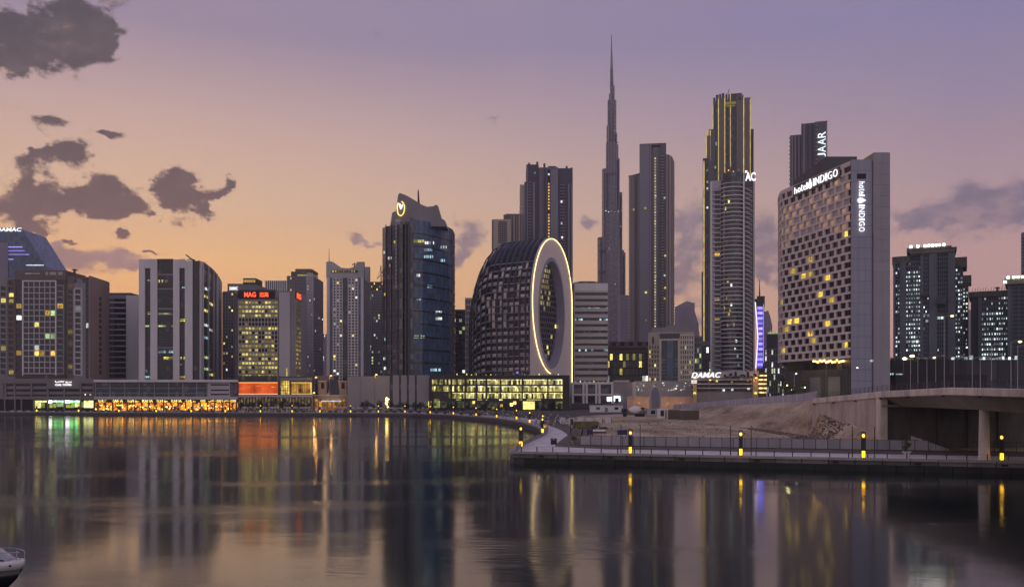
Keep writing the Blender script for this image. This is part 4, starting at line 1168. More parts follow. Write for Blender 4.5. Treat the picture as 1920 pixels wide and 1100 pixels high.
# ================================================================ tall tower with gold light lines, and the round fronted tower before it
B = building('residential_tower', 'tallest dark tower at the right, lined with gold light strips under a jagged crown', 'tower', 1333, 1406, 190, 1080, 50, None, turn=True)
u, z, W = B.u, B.z, B.W; c = lambda px: u(px) - W / 2
umb = wall('umber_cladding', (.20, .165, .14), .6, .12, .04)
MB().box(c(1337), c(1394), 3, 46, 0, z(186)).build('body', gl_navy, B.o)
for a, b_, top in ((1346.5, 1359, 184), (1381, 1394, 190)): MB().box(c(a), c(b_), -1.5, 3, 0, z(top)).build('pier', umb, B.o)
MB().box(c(1394.2), c(1407), -1.0, 30, 0, z(186)).build('pier', umb, B.o)
MB().box(c(1333), c(1346.3), 1, 40, 0, z(240)).build('shoulder', gl_black, B.o)
MB().box(c(1327), c(1341), 0, 40, 0, z(240)).build('shoulder', t2, B.o); MB().box(c(1324), c(1332), -1, 38, 0, z(252)).build('shoulder', umb, B.o)
MB().box(c(1317.5), c(1327), -3, 36, 0, z(295)).build('shoulder', gl_black, B.o); MB().box(c(1315), c(1317.3), -2, 30, 0, z(508)).build('shoulder', umb, B.o)
MB().box(c(1328), c(1338), -4, 0, 0, z(300)).build('shoulder', t2, B.o)
MB().box(c(1407.2), c(1413), 4, 36, 0, z(243)).build('shoulder', wall('dark_plum', (.07, .055, .065), .6, .1), B.o)
gt = MB()
for px, top, y_ in ((1347, 184, -1.7), (1359, 184, -1.7), (1369.5, 172, 2.8), (1394.3, 186, -1.7), (1406.6, 190, -1.2), (1336.5, 196, .8), (1327.3, 240, -.2), (1320, 300, -3.2), (1331.5, 242, -.2), (1324.3, 252, -1.2)):
    MB().box(c(px) - .5, c(px) + .5, y_ - .25, y_ + .4, 2, z(top)).build('gold_line', GOLD, B.o)
MB().box(c(1318.3), c(1319.4), -3.5, -3.0, 2, z(300)).build('gold_line', emit('gold_line_warm', (1.0, .60, .16, 1), .5, .1, .4, .3), B.o)
MB().box(c(1361), c(1378), 2.0, 2.9, z(198.5), z(196.5)).build('lit_band', L_y, B.o); MB().box(c(1360), c(1380), 1.6, 2.6, z(195), z(190)).build('lit_band', emit('olive_glow', lin(150, 130, 50), .6, .2, .4), B.o)
for a, b_, top in ((1337, 1341, 178), (1342, 1347, 173), (1348, 1352, 172), (1353, 1358, 171), (1360, 1364, 174), (1365, 1391, 173), (1391.5, 1394, 176)): MB().box(c(a), c(b_), 6, 40, z(188), z(top)).build('crown_fin', gl_black if a == 1365 else steel, B.o)
MB().tube([(c(1360), 5, z(176)), (c(1366), 5, z(170)), (c(1367), 5, z(165))], .5, 4).build('roof_crane', steel, B.o)
for px in (1364, 1374, 1378): MB().box(c(px) - .35, c(px) + .35, 2.4, 3, 0, z(198)).build('mullion', bl2, B.o)
for px, py in ((1343, 270), (1341, 313), (1326, 318), (1326, 340), (1343, 268), (1326, 352), (1326, 388)): B.F.box('lit_window', L_w, u(px) - 1, u(px) + 1, z(py) - 1, z(py) + 1, 4.3)

B = building('residential_tower', 'round fronted balcony tower with white rooftop letters, before the gold lined tower', 'tower', 1331, 1415, 345, 720, 42, None, turn=True)
u, z, W = B.u, B.z, B.W; c = lambda px: u(px) - W / 2
MB().box(c(1333), c(1352), 2, 40, 0, z(336)).build('wing', lilac, B.o)
MB().box(c(1394), c(1412), 1, 40, 0, z(330)).build('wing', gl_black, B.o)
MB().box(c(1412.2), c(1415), 0, 40, 0, z(330)).build('edge_fin', lilac, B.o)
rp = []
for k in range(13):
    a = R(180 - k * 15); rp.append((c(1373.5) + (c(1395) - c(1352)) * .5 * math.cos(a), 3.5 - 8.0 * math.sin(a)))
rg = glass('round_glass', (.030, .040, .046), (2.2, 3.4), .10, .6, .12)
MB().prism(rp + [(c(1395), 30), (c(1352), 30)], 0, z(325)).build('round_front', rg, B.o)
fins = 54
for j in range(fins):
    zz = 3 + j * (z(345) - 3) / (fins - 1)
    MB().strip(rp[1:], 1.0, zz - .35, zz + .45).build('balcony_slab', lilac if j % 2 else lilac_l, B.o)
fl = Frame(B.o, (c(1333), 2), (c(1352), 2)); fr_ = Frame(B.o, (c(1395), 1), (c(1412), 1))
fl.box('recess', gl_black, wx(1340, 722) - wx(1333, 722), wx(1351, 722) - wx(1333, 722), 2, z(352), .1)
mel = MB().box(0, wx(1352, 722) - wx(1336, 722), -1.5, 0, -.5, .55).mesh('balcony', lilac); mer = MB().box(0, wx(1411, 721) - wx(1396, 721), -1.2, 0, -.3, .5).mesh('balcony', grey)
for j in range(46):
    zz = 4 + j * (z(355) - 4) / 45
    fl.put('balcony', mel, wx(1336, 722) - wx(1333, 722), zz); fr_.put('balcony', mer, .4, zz)
slm = MB().add([(0, -1.3, 0), (0, -.9, 0), (0, -.9, .9), (0, -1.3, .9), (5.8, -1.3, -3.0), (5.8, -.9, -3.0), (5.8, -.9, -2.1), (5.8, -1.3, -2.1)], [(0, 1, 2, 3), (7, 6, 5, 4), (0, 4, 5, 1), (1, 5, 6, 2), (2, 6, 7, 3), (3, 7, 4, 0)]).mesh('brace', lilac)
for j in range(1, 46): fr_.put('brace', slm, .8, 4 + j * (z(355) - 4) / 45)
MB().box(c(1393), c(1396), -1.5, 1.5, 0, z(328)).build('white_fin', white, B.o); MB().box(c(1331.5), c(1335.5), .5, 2, 0, z(338)).build('white_fin', lilac_l, B.o)
mb = MB()
for px, top in ((1353, 330), (1358, 322), (1365, 318), (1369, 312), (1374, 320), (1380, 316), (1386, 322)): mb.box(c(px) - .9, c(px) + .9, 2, 4, z(332), z(top))
mb.build('roof_frame', brownw, B.o, kind='stuff')
mb = MB()
for px, py in ((1362, 323), (1366, 318), (1375, 321), (1385, 318), (1380, 324)): mb.ball((c(px), 1.5, z(py)), .55, 6, 4)
mb.build('roof_lights', L_o, B.o, kind='stuff')
sg = text_mesh('AC', 8.6, 7.0, SGN, .5, .03)
put('sign_letters', sg, B.o, (c(1407), -.8, z(333.5)), R(14))
MB().box(-.9, .9, -.3, .1, -.9, .9).build('sign_letters', SGN, B.o, (c(1399), -1, z(324)))
for px, py in ((1344, 476), (1344, 560), (1344, 597)): fl.box('lit_balcony', L_o, wx(px - 4, 722) - wx(1333, 722), wx(px + 5, 722) - wx(1333, 722), z(py) - 1.0, z(py) + 1.3, 1.0)
ac_ = seglen(rp)
for s_, py, m_ in ((6, 368, L_o), (10, 380, L_y), (7, 392, L_y), (9, 530, L_y), (12, 536, L_w), (8, 560, L_y), (11, 583, L_y), (9, 610, L_o), (14, 610, L_y), (16, 640, L_w), (17, 668, L_w), (18, 685, L_c), (15, 655, L_w), (10, 590, L_o), (6, 578, L_y), (12, 572, L_w)):
    p, tt = along(rp, ac_, s_); Frame(B.o, p, p + tt).box('lit_window', m_, 0, 1.3, z(py) - 1.0, z(py) + 1.2, .3)
pale_refl = glass('pale_refl_glass', (.20, .185, .15), (1.6, 3.4), .16, .5, .2, tint=(.3, .27, .2))  # paler glass colour stands in for a reflection on the round front
p, tt = along(rp, ac_, ac_[-1] * .16); Frame(B.o, p, p + tt).box('pale_reflection', pale_refl, 0, 3.0, z(590), z(345), .12)

# ================================================================ far haze blocks, blue lit building, low blocks
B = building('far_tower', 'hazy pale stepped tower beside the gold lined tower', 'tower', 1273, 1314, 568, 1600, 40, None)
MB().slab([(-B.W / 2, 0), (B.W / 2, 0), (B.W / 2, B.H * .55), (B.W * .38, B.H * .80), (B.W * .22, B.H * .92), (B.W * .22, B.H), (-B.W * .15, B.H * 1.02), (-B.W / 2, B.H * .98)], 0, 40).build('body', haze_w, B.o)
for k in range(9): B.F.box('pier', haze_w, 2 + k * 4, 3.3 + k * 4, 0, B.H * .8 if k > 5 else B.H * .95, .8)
B = building('blue_lit_building', 'slender building with glowing blue violet ladder front and thin mast', 'tower', 1414, 1434, 562, 900, 30, None, turn=True)
u, z, W = B.u, B.z, B.W; c = lambda px: u(px) - W / 2
MB().slab([(c(1417), 0), (c(1433), 0), (c(1433), z(560)), (c(1415), z(560)), (c(1421), z(635))], 0, 20).build('body', gl_navy, B.o)
for j in range(12):
    py = 576 + j * 9.6; x0_ = 1418 + (4 if 610 < py < 660 else 2)
    MB().box(c(x0_), c(1430), -.4, 0, z(py) - 2.0, z(py) + .6).build('light_panel', BLUE if j % 3 else PUR, B.o)
    MB().box(c(x0_), c(1430), -.3, 0, z(py) - 4.4, z(py) - 2.1).build('light_panel', emit('blue_dim', (.14, .10, .85, 1), .55, .3, .3, .2), B.o)
MB().tube([(c(1416), -.5, z(566)), (c(1418), -.5, z(590)), (c(1421), -.5, z(632)), (c(1417), -.5, z(690))], .55, 5).build('light_edge', emit('white_violet', (.8, .75, 1, 1), 1.2, 0, 0), B.o)
MB().box(c(1431), c(1432.2), -.6, 0, z(680), z(570)).build('light_edge', PUR, B.o)
MB().box(c(1419), c(1434), -.2, 20, z(572), z(555)).build('top_storey', steel, B.o)
MB().tube([(c(1424), 6, z(556)), (c(1424), 6, z(522))], [.9, .3], 5).build('mast', steel, B.o)
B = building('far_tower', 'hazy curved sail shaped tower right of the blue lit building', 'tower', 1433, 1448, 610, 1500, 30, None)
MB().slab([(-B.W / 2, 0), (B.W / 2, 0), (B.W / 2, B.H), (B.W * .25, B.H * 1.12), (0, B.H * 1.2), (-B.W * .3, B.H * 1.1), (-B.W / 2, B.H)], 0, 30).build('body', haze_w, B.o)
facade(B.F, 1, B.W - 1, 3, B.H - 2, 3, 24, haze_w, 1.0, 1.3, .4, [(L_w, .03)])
B = building('office_block', 'low dark office block with scattered lights left of the checkered hotel', 'office block', 1433, 1475, 652, 800, 30, grey_d, turn=True)
facade(B.F, .5, B.W - .5, 1, B.H - 1, 10, 9, grey, .7, 1.2, .5, [(L_w, .18), (L_g, .1)], gl_black)
MB().box(-B.W / 2 + 2, B.W / 2 - 6, 4, 24, B.H, B.H + 14).build('roof_storeys', grey_d, B.o)
MB().box(-B.W / 2 + 3, B.W / 2 - 7, 3.5, 4, B.H + 13, B.H + 14.5).build('lit_band', L_g, B.o)
B.F.box('lit_diagonal', L_w, 2.0, 2.7, 2, 16, .8)
B = building('car_park_block', 'dark car park block with rows of lights between the banded office and beige block', 'car park', 1136, 1217, 662, 760, 40, gl_black, turn=True)
u, z, W = B.u, B.z, B.W
B.F.box('roof_wall', brownw, 0, W, z(652) + 0, z(640), .3); MB().box(-W / 2, W / 2, 2, 38, B.H, z(640)).build('upper_storey', brownw, B.o)
for k in range(5): B.F.box('roof_opening', black, 5 + k * 7.4, 8.6 + k * 7.4, z(648), z(641), .42)
facade(B.F, .5, W - .5, 2, z(662), 13, 7, grey_d, .5, 1.0, .5, lambda i, j: [(L_y, .45)] if j in (6,) else [(L_w, .14), (L_y, .05)] if j in (1, 2, 3, 4) else [(L_y, .22)])
B = building('car_park_block', 'dim low block with a few lights between the beige block and round fronted tower', 'car park', 1300, 1336, 640, 770, 30, gl_black, turn=True)
facade(B.F, .5, B.W - .5, 2, B.H - 4, 6, 8, grey_d, .6, 1.0, .5, [(L_w, .16), (L_y, .08)]); B.F.box('roof_wall', grey, 0, B.W, B.H - 5, B.H + .3, .4)

B = building('apartment_block', 'beige block with tall dark blue glass portal in its middle', 'apartment block', 1215, 1302, 622, 700, 34, beige, turn=True)
u, z, W = B.u, B.z, B.W; c = lambda px: u(px) - W / 2
MB().box(c(1222), c(1296), 2, 30, B.H, z(613)).build('upper_storey', grey, B.o); MB().box(c(1250), c(1268), 4, 20, z(613), z(609)).box(c(1278), c(1290), 4, 20, z(613), z(606)).build('roof_plant', grey, B.o)
B.F.box('portal_frame', grey_d, u(1237), u(1275), z(633), z(625), .6); B.F.box('portal_glass', gl_navy, u(1240), u(1271), 0, z(634), .2)
B.F.box('portal_strip', gl_blue, u(1251), u(1262), 0, z(637), .5); B.F.box('portal_jamb', cream, u(1236), u(1240), 0, z(636), 1.0); B.F.box('portal_jamb', cream, u(1271), u(1274), 0, z(636), 1.0)
B.F.box('portal_head', cream, u(1240), u(1271), z(638), z(635), .9)
for j in range(14): B.F.box('floor_band', grey, u(1240), u(1250.5), 3 + j * 2.7, 3.35 + j * 2.7, .4); B.F.box('floor_band', grey, u(1262.5), u(1271), 3 + j * 2.7, 3.35 + j * 2.7, .4)
facade(B.F, u(1216), u(1236), 3, z(646), 4, 13, beige, 1.0, 1.4, .4, [(L_y, .06)], gl_black)
facade(B.F, u(1275), u(1300), 3, z(628), 6, 14, cream, .9, 1.3, .5, [(L_y, .16)], gl_black)
B.F.box('slot_window', black, u(1223), u(1226), z(648), z(631), .3)
MB().box(c(1300), c(1316), 3, 30, 0, z(630)).build('wing', grey_d, B.o)
facade(Frame(B.o, (c(1302), 3), (c(1316), 3)), .2, 5.5, 2, z(632), 3, 13, grey, .5, .9, .5, [(L_g, .15), (L_w, .1)])

# ================================================================ checkered hotel
random.seed(33)
DH = 330.0
ho = thing('hotel_building', 'hotel tower with checkered window front and tall plain blade wall with white vertical lettering', 'hotel', (wx(1595, DH), DH, GZ))
HX = ho.location.x
hp = lambda px, dd: (wx(px, dd) - HX, dd - DH)
hz = lambda py, dd=DH: wz(py, dd) - GZ
hot_m = wall('hotel_cladding', (.74, .63, .59), .65, .08, .12)
blade_m = wall('hotel_blade', (.40, .37, .44), .65, .06, .05)
hpath = [hp(px, dd) for px, dd in ((1459, 405), (1458.6, 395), (1460, 387), (1464, 380), (1470, 376.5), (1480, 372.5), (1500, 365), (1520, 357), (1540, 349), (1560, 342), (1580, 335), (1595, 330))]
ha = seglen(hpath)
ZB, ZTOP = hz(668), hz(302)
NR = 24
fl_h = (ZTOP - 1.2 - ZB) / NR
MB().prism([(p[0] + .75, p[1] + .25) for p in hpath] + [hp(1634, 331.2), hp(1634, 420)], ZB - 2, ZTOP - .4).build('core', gl_black, ho)
for j in range(NR + 1):
    MB().strip(hpath, .0, ZB + j * fl_h - .42, ZB + j * fl_h + .42, inn=1.0).build('floor_band', hot_m, ho)
MB().strip(hpath, .12, ZTOP - 1.25, ZTOP + .1, inn=1.0).build('parapet', hot_m, ho)
LH = ha[-1]; NCH = 15; CWH = LH / NCH
piers, panes = {}, {}
gold_refl = wall('sunset_refl_pane', (.80, .66, .48), .28, .12, .4, .6, .8); pale_blind = wall('pale_blind', (.50, .43, .40), .5, .12, .4)  # gold mirror tint gives these panes the look of a sunset reflection
lit_room = emit('hotel_lit_room', lin(235, 200, 70), .75, .5, .7, 1.4)
gl_hot = glass('hotel_glass', (.010, .012, .024), (3.3, 3.6), .08, .6, .0, .35)
pier_me = MB().box(-.62, .62, -.02, .9, 0, fl_h - .84).mesh('pier', hot_m)
def pane_me(m_, w_): return MB().add([(-w_, .02, 0), (w_, -.0, 0), (w_, -.0, fl_h - .86), (-w_, .02, fl_h - .86), (-w_, .3, 0), (w_, .3, 0), (w_, .3, fl_h - .86), (-w_, .3, fl_h - .86)], [(0, 1, 2, 3), (0, 4, 5, 1), (3, 2, 6, 7), (0, 3, 7, 4), (1, 5, 6, 2)]).mesh('window', m_)
PM = {}
for j in range(NR):
    sh = .0 if j % 2 else .5
    row = NR - 1 - j
    for i in range(NCH + 1):
        s_ = (i + sh) * CWH
        if s_ <= LH - .3:
            p, tt = along(hpath, ha, s_); put('pier', pier_me, ho, (p.x, p.y, ZB + j * fl_h + .42), math.atan2(tt.y, tt.x))
        sw = s_ + CWH / 2
        if sw > LH - .9: continue
        p, tt = along(hpath, ha, sw); fx = sw / LH; rec = .62
        m_ = gl_hot
        if row == 0: m_ = gl_hot
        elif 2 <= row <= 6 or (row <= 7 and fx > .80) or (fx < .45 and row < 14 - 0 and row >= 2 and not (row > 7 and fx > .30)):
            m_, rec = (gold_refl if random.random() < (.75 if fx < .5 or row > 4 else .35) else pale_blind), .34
        elif random.random() < .095: m_ = lit_room
        if m_ not in PM: PM[m_] = pane_me(m_, CWH / 2 - .55)
        nr = Vector((tt.y, -tt.x))
        put('window', PM[m_], ho, (p.x - nr.x * rec, p.y - nr.y * rec, ZB + j * fl_h + .43), math.atan2(tt.y, tt.x) + (R(-4) if rec < .5 else 0))
# rooftop sign in two tilted rows of letters following the facade
def letters_on_path(txt, s0, s1, zc_, h_, mat_, out_):
    widths = {'I': .45, 'l': .38, 't': .5, 'h': .8, 'o': .82, 'e': .8, 'N': 1.05, 'D': 1.05, 'G': 1.05, 'O': 1.15}
    tot_ = sum(widths.get(ch, 1) for ch in txt); s_ = s0
    for ch in txt:
        w_ = widths.get(ch, 1) / tot_ * (s1 - s0); p, tt = along(hpath, ha, s_ + w_ / 2); nr = Vector((tt.y, -tt.x))
        hh = h_ * (1 if ch.isupper() or ch in 'hlt' else .74)
        put('sign_letter', text_mesh(ch, w_ * .74, hh, mat_, .3, -.012), ho, (p.x + nr.x * out_, p.y + nr.y * out_, zc_ - (h_ - hh) / 2), math.atan2(tt.y, tt.x)); s_ += w_
def s_at(px):
    best = min(range(400), key=lambda k: abs((lambda p: CX + (p.x + HX) / (p.y + DH) * FPX)(along(hpath, ha, LH * k / 399)[0]) - px)); return LH * best / 399
zs = ZTOP - 2.3
MB().strip([tuple(along(hpath, ha, s_at(1488) + (s_at(1576) - s_at(1488)) * k / 8)[0]) for k in range(9)], .25, ZTOP - 4.6, ZTOP - .2, inn=.2).build('sign_board', wall('sign_board', (.10, .085, .085), .6, .1), ho)
letters_on_path('hotel', s_at(1491), s_at(1517), zs - .2, 2.7, SGN, .6)
letters_on_path('INDIGO', s_at(1527), s_at(1574), zs, 2.9, SGN, .6)
def drop(h_):
    out = []
    for k in range(24):
        a = 2 * math.pi * k / 24; r_ = .30 * h_ * (1 - .0 * math.cos(a)); y_ = math.cos(a)
        out.append((r_ * math.sin(a) * (1 if y_ < 0 else (1 - y_) ** .7 + .08), -.16 * h_ + (.30 * h_ * y_ if y_ < 0 else .62 * h_ * y_)))
    return out
p, tt = along(hpath, ha, s_at(1521.5)); nr = Vector((tt.y, -tt.x))
MB().slab(list(reversed(drop(4.3))), -.15, .15).build('sign_emblem', SGN, ho, (p.x + nr.x * .6, p.y + nr.y * .6, zs + .1), math.atan2(tt.y, tt.x))
# blade wall, groove and taller slab
MB().box(.02, wx(1634.5, DH) - HX, -.2, 30, 0, ZTOP + .5).build('blade_wall', black, ho)
def clad(x0, x1, y_, ztop, nc, nr, col):
    pwid, phei = (x1 - x0) / nc, ztop / nr
    mm = [MB().box(.03, pwid - .03, -.14, .02, .04, phei - .04).mesh('cladding_panel', wall('%s_%d' % (col[0], q), tuple(v * (.975 + .016 * q) for v in col[1]), .6, .07, .05)) for q in range(4)]
    for i in range(nc):
        for j in range(nr): put('cladding_panel', random.choice(mm), ho, (x0 + i * pwid, y_ + random.uniform(-.008, .008), j * phei))
clad(.02, wx(1634.5, DH) - HX, -.2, ZTOP + .5, 3, 24, ('blade_panel', (.335, .325, .415)))
sx0, sx1 = wx(1638, DH - 1) - HX, wx(1668.5, DH - 1) - HX
MB().box(wx(1634.5, DH) - HX, sx0, .6, 28, 0, ZTOP + .2).build('groove', black, ho)
MB().box(sx0, sx1, -1.1, 46, 0, hz(286, DH - 1)).build('tall_slab', wall('hotel_slab', (.44, .39, .42), .65, .06, .05), ho)
clad(sx0, sx1, -1.1, hz(286, DH - 1), 2, 25, ('slab_panel', (.335, .31, .36)))
MB().box(sx0 - .25, sx0 - .02, 1, 30, ZTOP + .8, hz(288, DH)).build('parapet_face', wall('parapet_yellow_lit', (.42, .40, .22), .7, .1), ho)  # yellow light on this inner face is put into its colour
fbh = Frame(ho, (0.02, -.3), (wx(1634.5, DH) - HX, -.3))
fbh.box('dark_panel', black, wx(1606, DH) - HX, wx(1623, DH) - HX, hz(336), hz(326), .06)
vx = wx(1614.5, DH) - HX
def vletters(txt, y0, y1, mat_):
    widths = {'I': .45, 'l': .40, 't': .55, 'h': .8, 'o': .82, 'e': .8}
    tot_ = sum(widths.get(ch, 1.05) for ch in txt); zz = hz(y0)
    for ch in txt:
        w_ = widths.get(ch, 1.05) / tot_ * (hz(y0) - hz(y1)); hh = 1.55 if not (ch.isupper() or ch in 'hlt') else 2.05
        me = text_mesh(ch, w_ * .76, hh, mat_, .3, -.008, 0, True)
        put('sign_letter', me, ho, (vx - (2.05 - hh) / 2, -.75, zz - w_ / 2)); zz -= w_
vletters('hotel', 341, 369, SGN); vletters('INDIGO', 384, 436, SGN)
MB().slab(list(reversed([(z_, -x_) for x_, z_ in drop(3.4)][::-1])), -.15, .15).build('sign_emblem', SGN, ho, (vx, -.75, hz(376.5)))
MB().box(sx0 - 1.0, sx0 - .2, -1.0, -.4, hz(678), hz(674.5)).build('wall_lamp', L_w, ho)
# recessed lobby floor and slatted base
MB().prism([(p[0] + 1.2, p[1] + .5) for p in hpath[4:]] + [hp(1600, 400)], hz(690), ZB - 2).build('lobby_glazing', gl_black, ho)
MB().prism([(p[0] + .4, p[1] + .2) for p in hpath[4:]] + [hp(1600, 400)], 0, hz(690)).build('base', wall('base_dark', (.075, .070, .072), .6, .2, .3), ho)
bp_ = [(p[0] + .4, p[1] + .2) for p in hpath[4:]]; ba = seglen(bp_)
slat_me = MB().box(-.12, .12, -.35, .05, 0, hz(691)).mesh('slat', wall('slat_metal', (.16, .15, .145), .5, .15, .5))
k = 0
while k * .95 < ba[-1] - .5:
    p, tt = along(bp_, ba, .3 + k * .95); put('slat', slat_me, ho, (p.x, p.y, 0), math.atan2(tt.y, tt.x)); k += 1
for px0_, px1_ in ((1521, 1541), (1556, 1578)):
    s0_, s1_ = [min(range(200), key=lambda k: abs(CX + (along(bp_, ba, ba[-1] * k / 199)[0].x + HX) / (along(bp_, ba, ba[-1] * k / 199)[0].y + DH) * FPX - q)) for q in (px0_, px1_)]
    p, tt = along(bp_, ba, ba[-1] * s0_ / 199); q, _t = along(bp_, ba, ba[-1] * s1_ / 199)
    fq = Frame(ho, p, q); fq.box('gate', wall('gate_grey', (.20, .19, .19), .6, .12), 0, fq.L, 0, hz(705), .6)
mb = MB(); lamp_s = [s_at(px) for px in range(1524, 1582, 4)]
bulb = MB().ball((0, 0, 0), .42, 6, 4).mesh('lobby_lamp', emit('lobby_lamp', (1, .55, .15, 1), 5.0, .4, 0))
for s_ in lamp_s:
    p, tt = along(hpath, ha, s_); nr = Vector((tt.y, -tt.x)); put('lobby_lamp', bulb, ho, (p.x - nr.x * .3, p.y - nr.y * .3, hz(677) * 1.0 + random.uniform(-.5, .5) + (p.y) * .04))
# added mirror strips down the facade, standing in for a streak of reflected light
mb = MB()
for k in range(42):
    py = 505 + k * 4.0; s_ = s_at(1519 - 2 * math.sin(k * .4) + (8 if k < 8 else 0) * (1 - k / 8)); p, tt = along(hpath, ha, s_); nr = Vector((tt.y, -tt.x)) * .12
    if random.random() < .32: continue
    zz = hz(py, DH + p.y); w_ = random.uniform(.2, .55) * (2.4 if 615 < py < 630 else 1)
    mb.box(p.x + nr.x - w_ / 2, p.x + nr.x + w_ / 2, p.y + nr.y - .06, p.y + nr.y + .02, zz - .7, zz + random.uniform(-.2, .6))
mb.build('glint_strip', wall('glint_strip', (.92, .84, .66), .12, .05, 1, .6, 1.0), ho, kind='stuff')
MB().box(wx(1530, 372) - HX, wx(1586, 372) - HX, 30, 70, ZTOP - .4, hz(296, 362)).build('roof_plant', grey_d, ho)
mb = MB()
for k in range(5): mb.tube([(wx(1540 + 7 * k, 372) - HX, 34, ZTOP), (wx(1548 + 7 * k, 372) - HX, 34, hz(298, 366))], .3, 4)
mb.build('roof_frame', steel, ho, kind='stuff')

# slab tower behind with vertical letters
B = building('residential_tower', 'grey slab tower behind the hotel with white upright letters at its corner', 'tower', 1481, 1551, 250, 700, 40, None, turn=True)
u, z, W = B.u, B.z, B.W; c = lambda px: u(px) - W / 2
MB().box(c(1481), c(1502), 1.5, 40, 0, z(250)).build('body', t2, B.o); MB().box(c(1502.2), c(1528), 0, 40, 0, z(231)).build('body', bl1, B.o); MB().box(c(1528.2), c(1551), 1, 40, 0, z(229)).build('body', t2, B.o)
MB().box(c(1508), c(1522), 6, 20, z(231), z(228)).build('roof_plant', steel, B.o)
for a, b_, m_, o_ in ((1484, 1487, bl3, 1.9), (1490, 1492, t3, 1.9), (1497, 1499, bl3, 2.0), (1506, 1509, bl3, 3.0), (1514, 1516, bl2, 2.4), (1521, 1526, bl2, 2.2), (1548, 1551, bl3, 2.4)): B.F.box('pier', m_, u(a), u(b_), 0, z(233 if a > 1500 else 252), o_ - 1.4)
me = MB().box(-.8, .8, -1, .2, -.5, .5).mesh('balcony', t3)
for j in range(16): B.F.put('balcony', me, u(1481), z(256) - j * 3.3, 0); B.F.put('balcony', me, u(1531), z(238) - j * 3.3, .8)
zz = z(250)
for ch, h_ in (('R', 5.4), ('A', 5.6), ('A', 5.6), ('J', 3.4)):
    me = text_mesh(ch, h_ * .86, 6.2, emit('sign_outline', (.85, .95, 1, 1), 1.0, 0, 0), .3, .0, 0, False)
    for v in me.vertices: x_, y_, z_ = v.co; v.co = Vector((-z_, y_, x_))
    B.F.put('sign_letter', me, u(1540.5), zz - h_ / 2 + 0, 2.4); zz -= h_ * 1.02

# ================================================================ unfinished towers at the right with work lights
WL = emit('work_light', (.84, 1.0, .98, 1), .66, .85, .5)
WLg = emit('work_light_green', (.72, 1.0, .62, 1), .9, .7, .3)
conc_n = wall('raw_concrete_night', (.135, .150, .175), .85, .25, .08)
def unfinished(label, px0, px1, ytop, d, depth, bays, group='unfinished towers with white work lights'):
    B = building('unfinished_tower', label, 'tower', px0, px1, ytop, d, depth, None, group, turn=True)
    MB().box(-B.W / 2, B.W / 2, 0, depth, 0, B.H).build('body', wall('unfinished_core', (.048, .058, .072), .8, .25, .06), B.o)
    return B
def slab_bay(B, fr, u0, u1, z0, z1, cols, rows, lit, wallp=conc_n):
    facade(fr, u0, u1, z0, z1, cols, rows, wallp, .55, .7, .9, None)
    mb = MB(); cw, ch = (u1 - u0) / cols, (z1 - z0) / rows
    for j in range(rows):
        for i in range(cols):
            if random.random() < lit(i, j, rows):
                uu = u0 + (i + .5) * cw + random.uniform(-.2, .2) * cw; zz = z0 + (j + .62) * ch
                w_ = cw * random.uniform(.12, .38); mb.box(uu - w_, uu + w_, -.25, .02, zz - ch * .22, zz + ch * .18)
    if mb.v: fr.put('work_light', mb.mesh('work_light', WL), 0, 0, kind='stuff')
D1 = 560
B = unfinished('broad unfinished tower right of the hotel, flood lamps along its roof scaffold', 1674, 1790, 478, D1, 40, 0)
u, z, W = B.u, B.z, B.W; c = lambda px: u(px) - W / 2
MB().box(c(1706), c(1790), -1, 36, B.H - .1, z(474)).build('upper_storeys', conc_n, B.o)
for a, b_ in ((1674, 1678), (1687, 1698), (1726, 1731), (1742, 1757), (1777, 1790)): B.F.box('shear_wall', conc_n, u(a), u(b_), 0, z(476 if a > 1700 else 490), 1.6)
slab_bay(B, B.F, u(1678), u(1687), 2, z(490), 2, 34, lambda i, j, n: .45 if 3 < j < 31 else .3)
slab_bay(B, B.F, u(1698), u(1726), 2, z(490), 6, 34, lambda i, j, n: .96 if 13 <= j <= 31 else .10 if 5 < j < 13 else .28)
slab_bay(B, B.F, u(1731), u(1742), 2, z(476), 3, 36, lambda i, j, n: .55 if j < 7 else .05)
slab_bay(B, B.F, u(1757), u(1777), 2, z(476), 5, 36, lambda i, j, n: .40 if j < 9 else .03)
me = MB().box(0, W * .72, -2.2, .5, -.6, .6).mesh('scaffold_deck', wall('scaffold_olive', (.13, .13, .09), .8, .3, .5)); B.F.put('scaffold_deck', me, u(1706), z(474)); B.F.put('scaffold_deck', me, u(1700), z(466))
MB().box(c(1700), c(1793), -2, 34, z(473), z(467)).build('scaffold', wall('scaffold_mesh', (.10, .10, .085), .8, .5, .8), B.o)
MB().box(c(1672), c(1706), -1.5, 36, z(492), z(479)).build('scaffold', wall('scaffold_mesh', (.10, .10, .085), .8, .5, .8), B.o)
fl_me = MB().box(-.75, .75, -.5, .2, -.6, .6).mesh('flood_lamp', emit('flood_lamp', (1, .98, .92, 1), 9.0, 0, 0)); pole_me = MB().tube([(0, 0, -2.4), (0, 0, 0)], .15, 4).mesh('lamp_post', steel)
for px in (1708, 1721, 1734, 1741, 1748, 1755, 1761, 1769): B.F.put('flood_lamp', fl_me, u(px), z(462), 2.2); B.F.put('lamp_post', pole_me, u(px), z(462), 2.0)
MB().box(c(1725), c(1740), -5, -1, z(556), z(552)).box(c(1756), c(1772), -6, -1, z(572), z(560)).build('hoist_platform', steel, B.o)
for px, py in ((1734, 590), (1740, 592), (1738, 602), (1760, 597), (1766, 597), (1702, 640), (1712, 640), (1720, 640)): B.F.box('lamp', WL, u(px) - .8, u(px) + .8, z(py) - .7, z(py) + .7, 1.9)
B = unfinished('slim unfinished tower with a column of white lights beside the broad one', 1790, 1806, 500, 580, 30, 0)
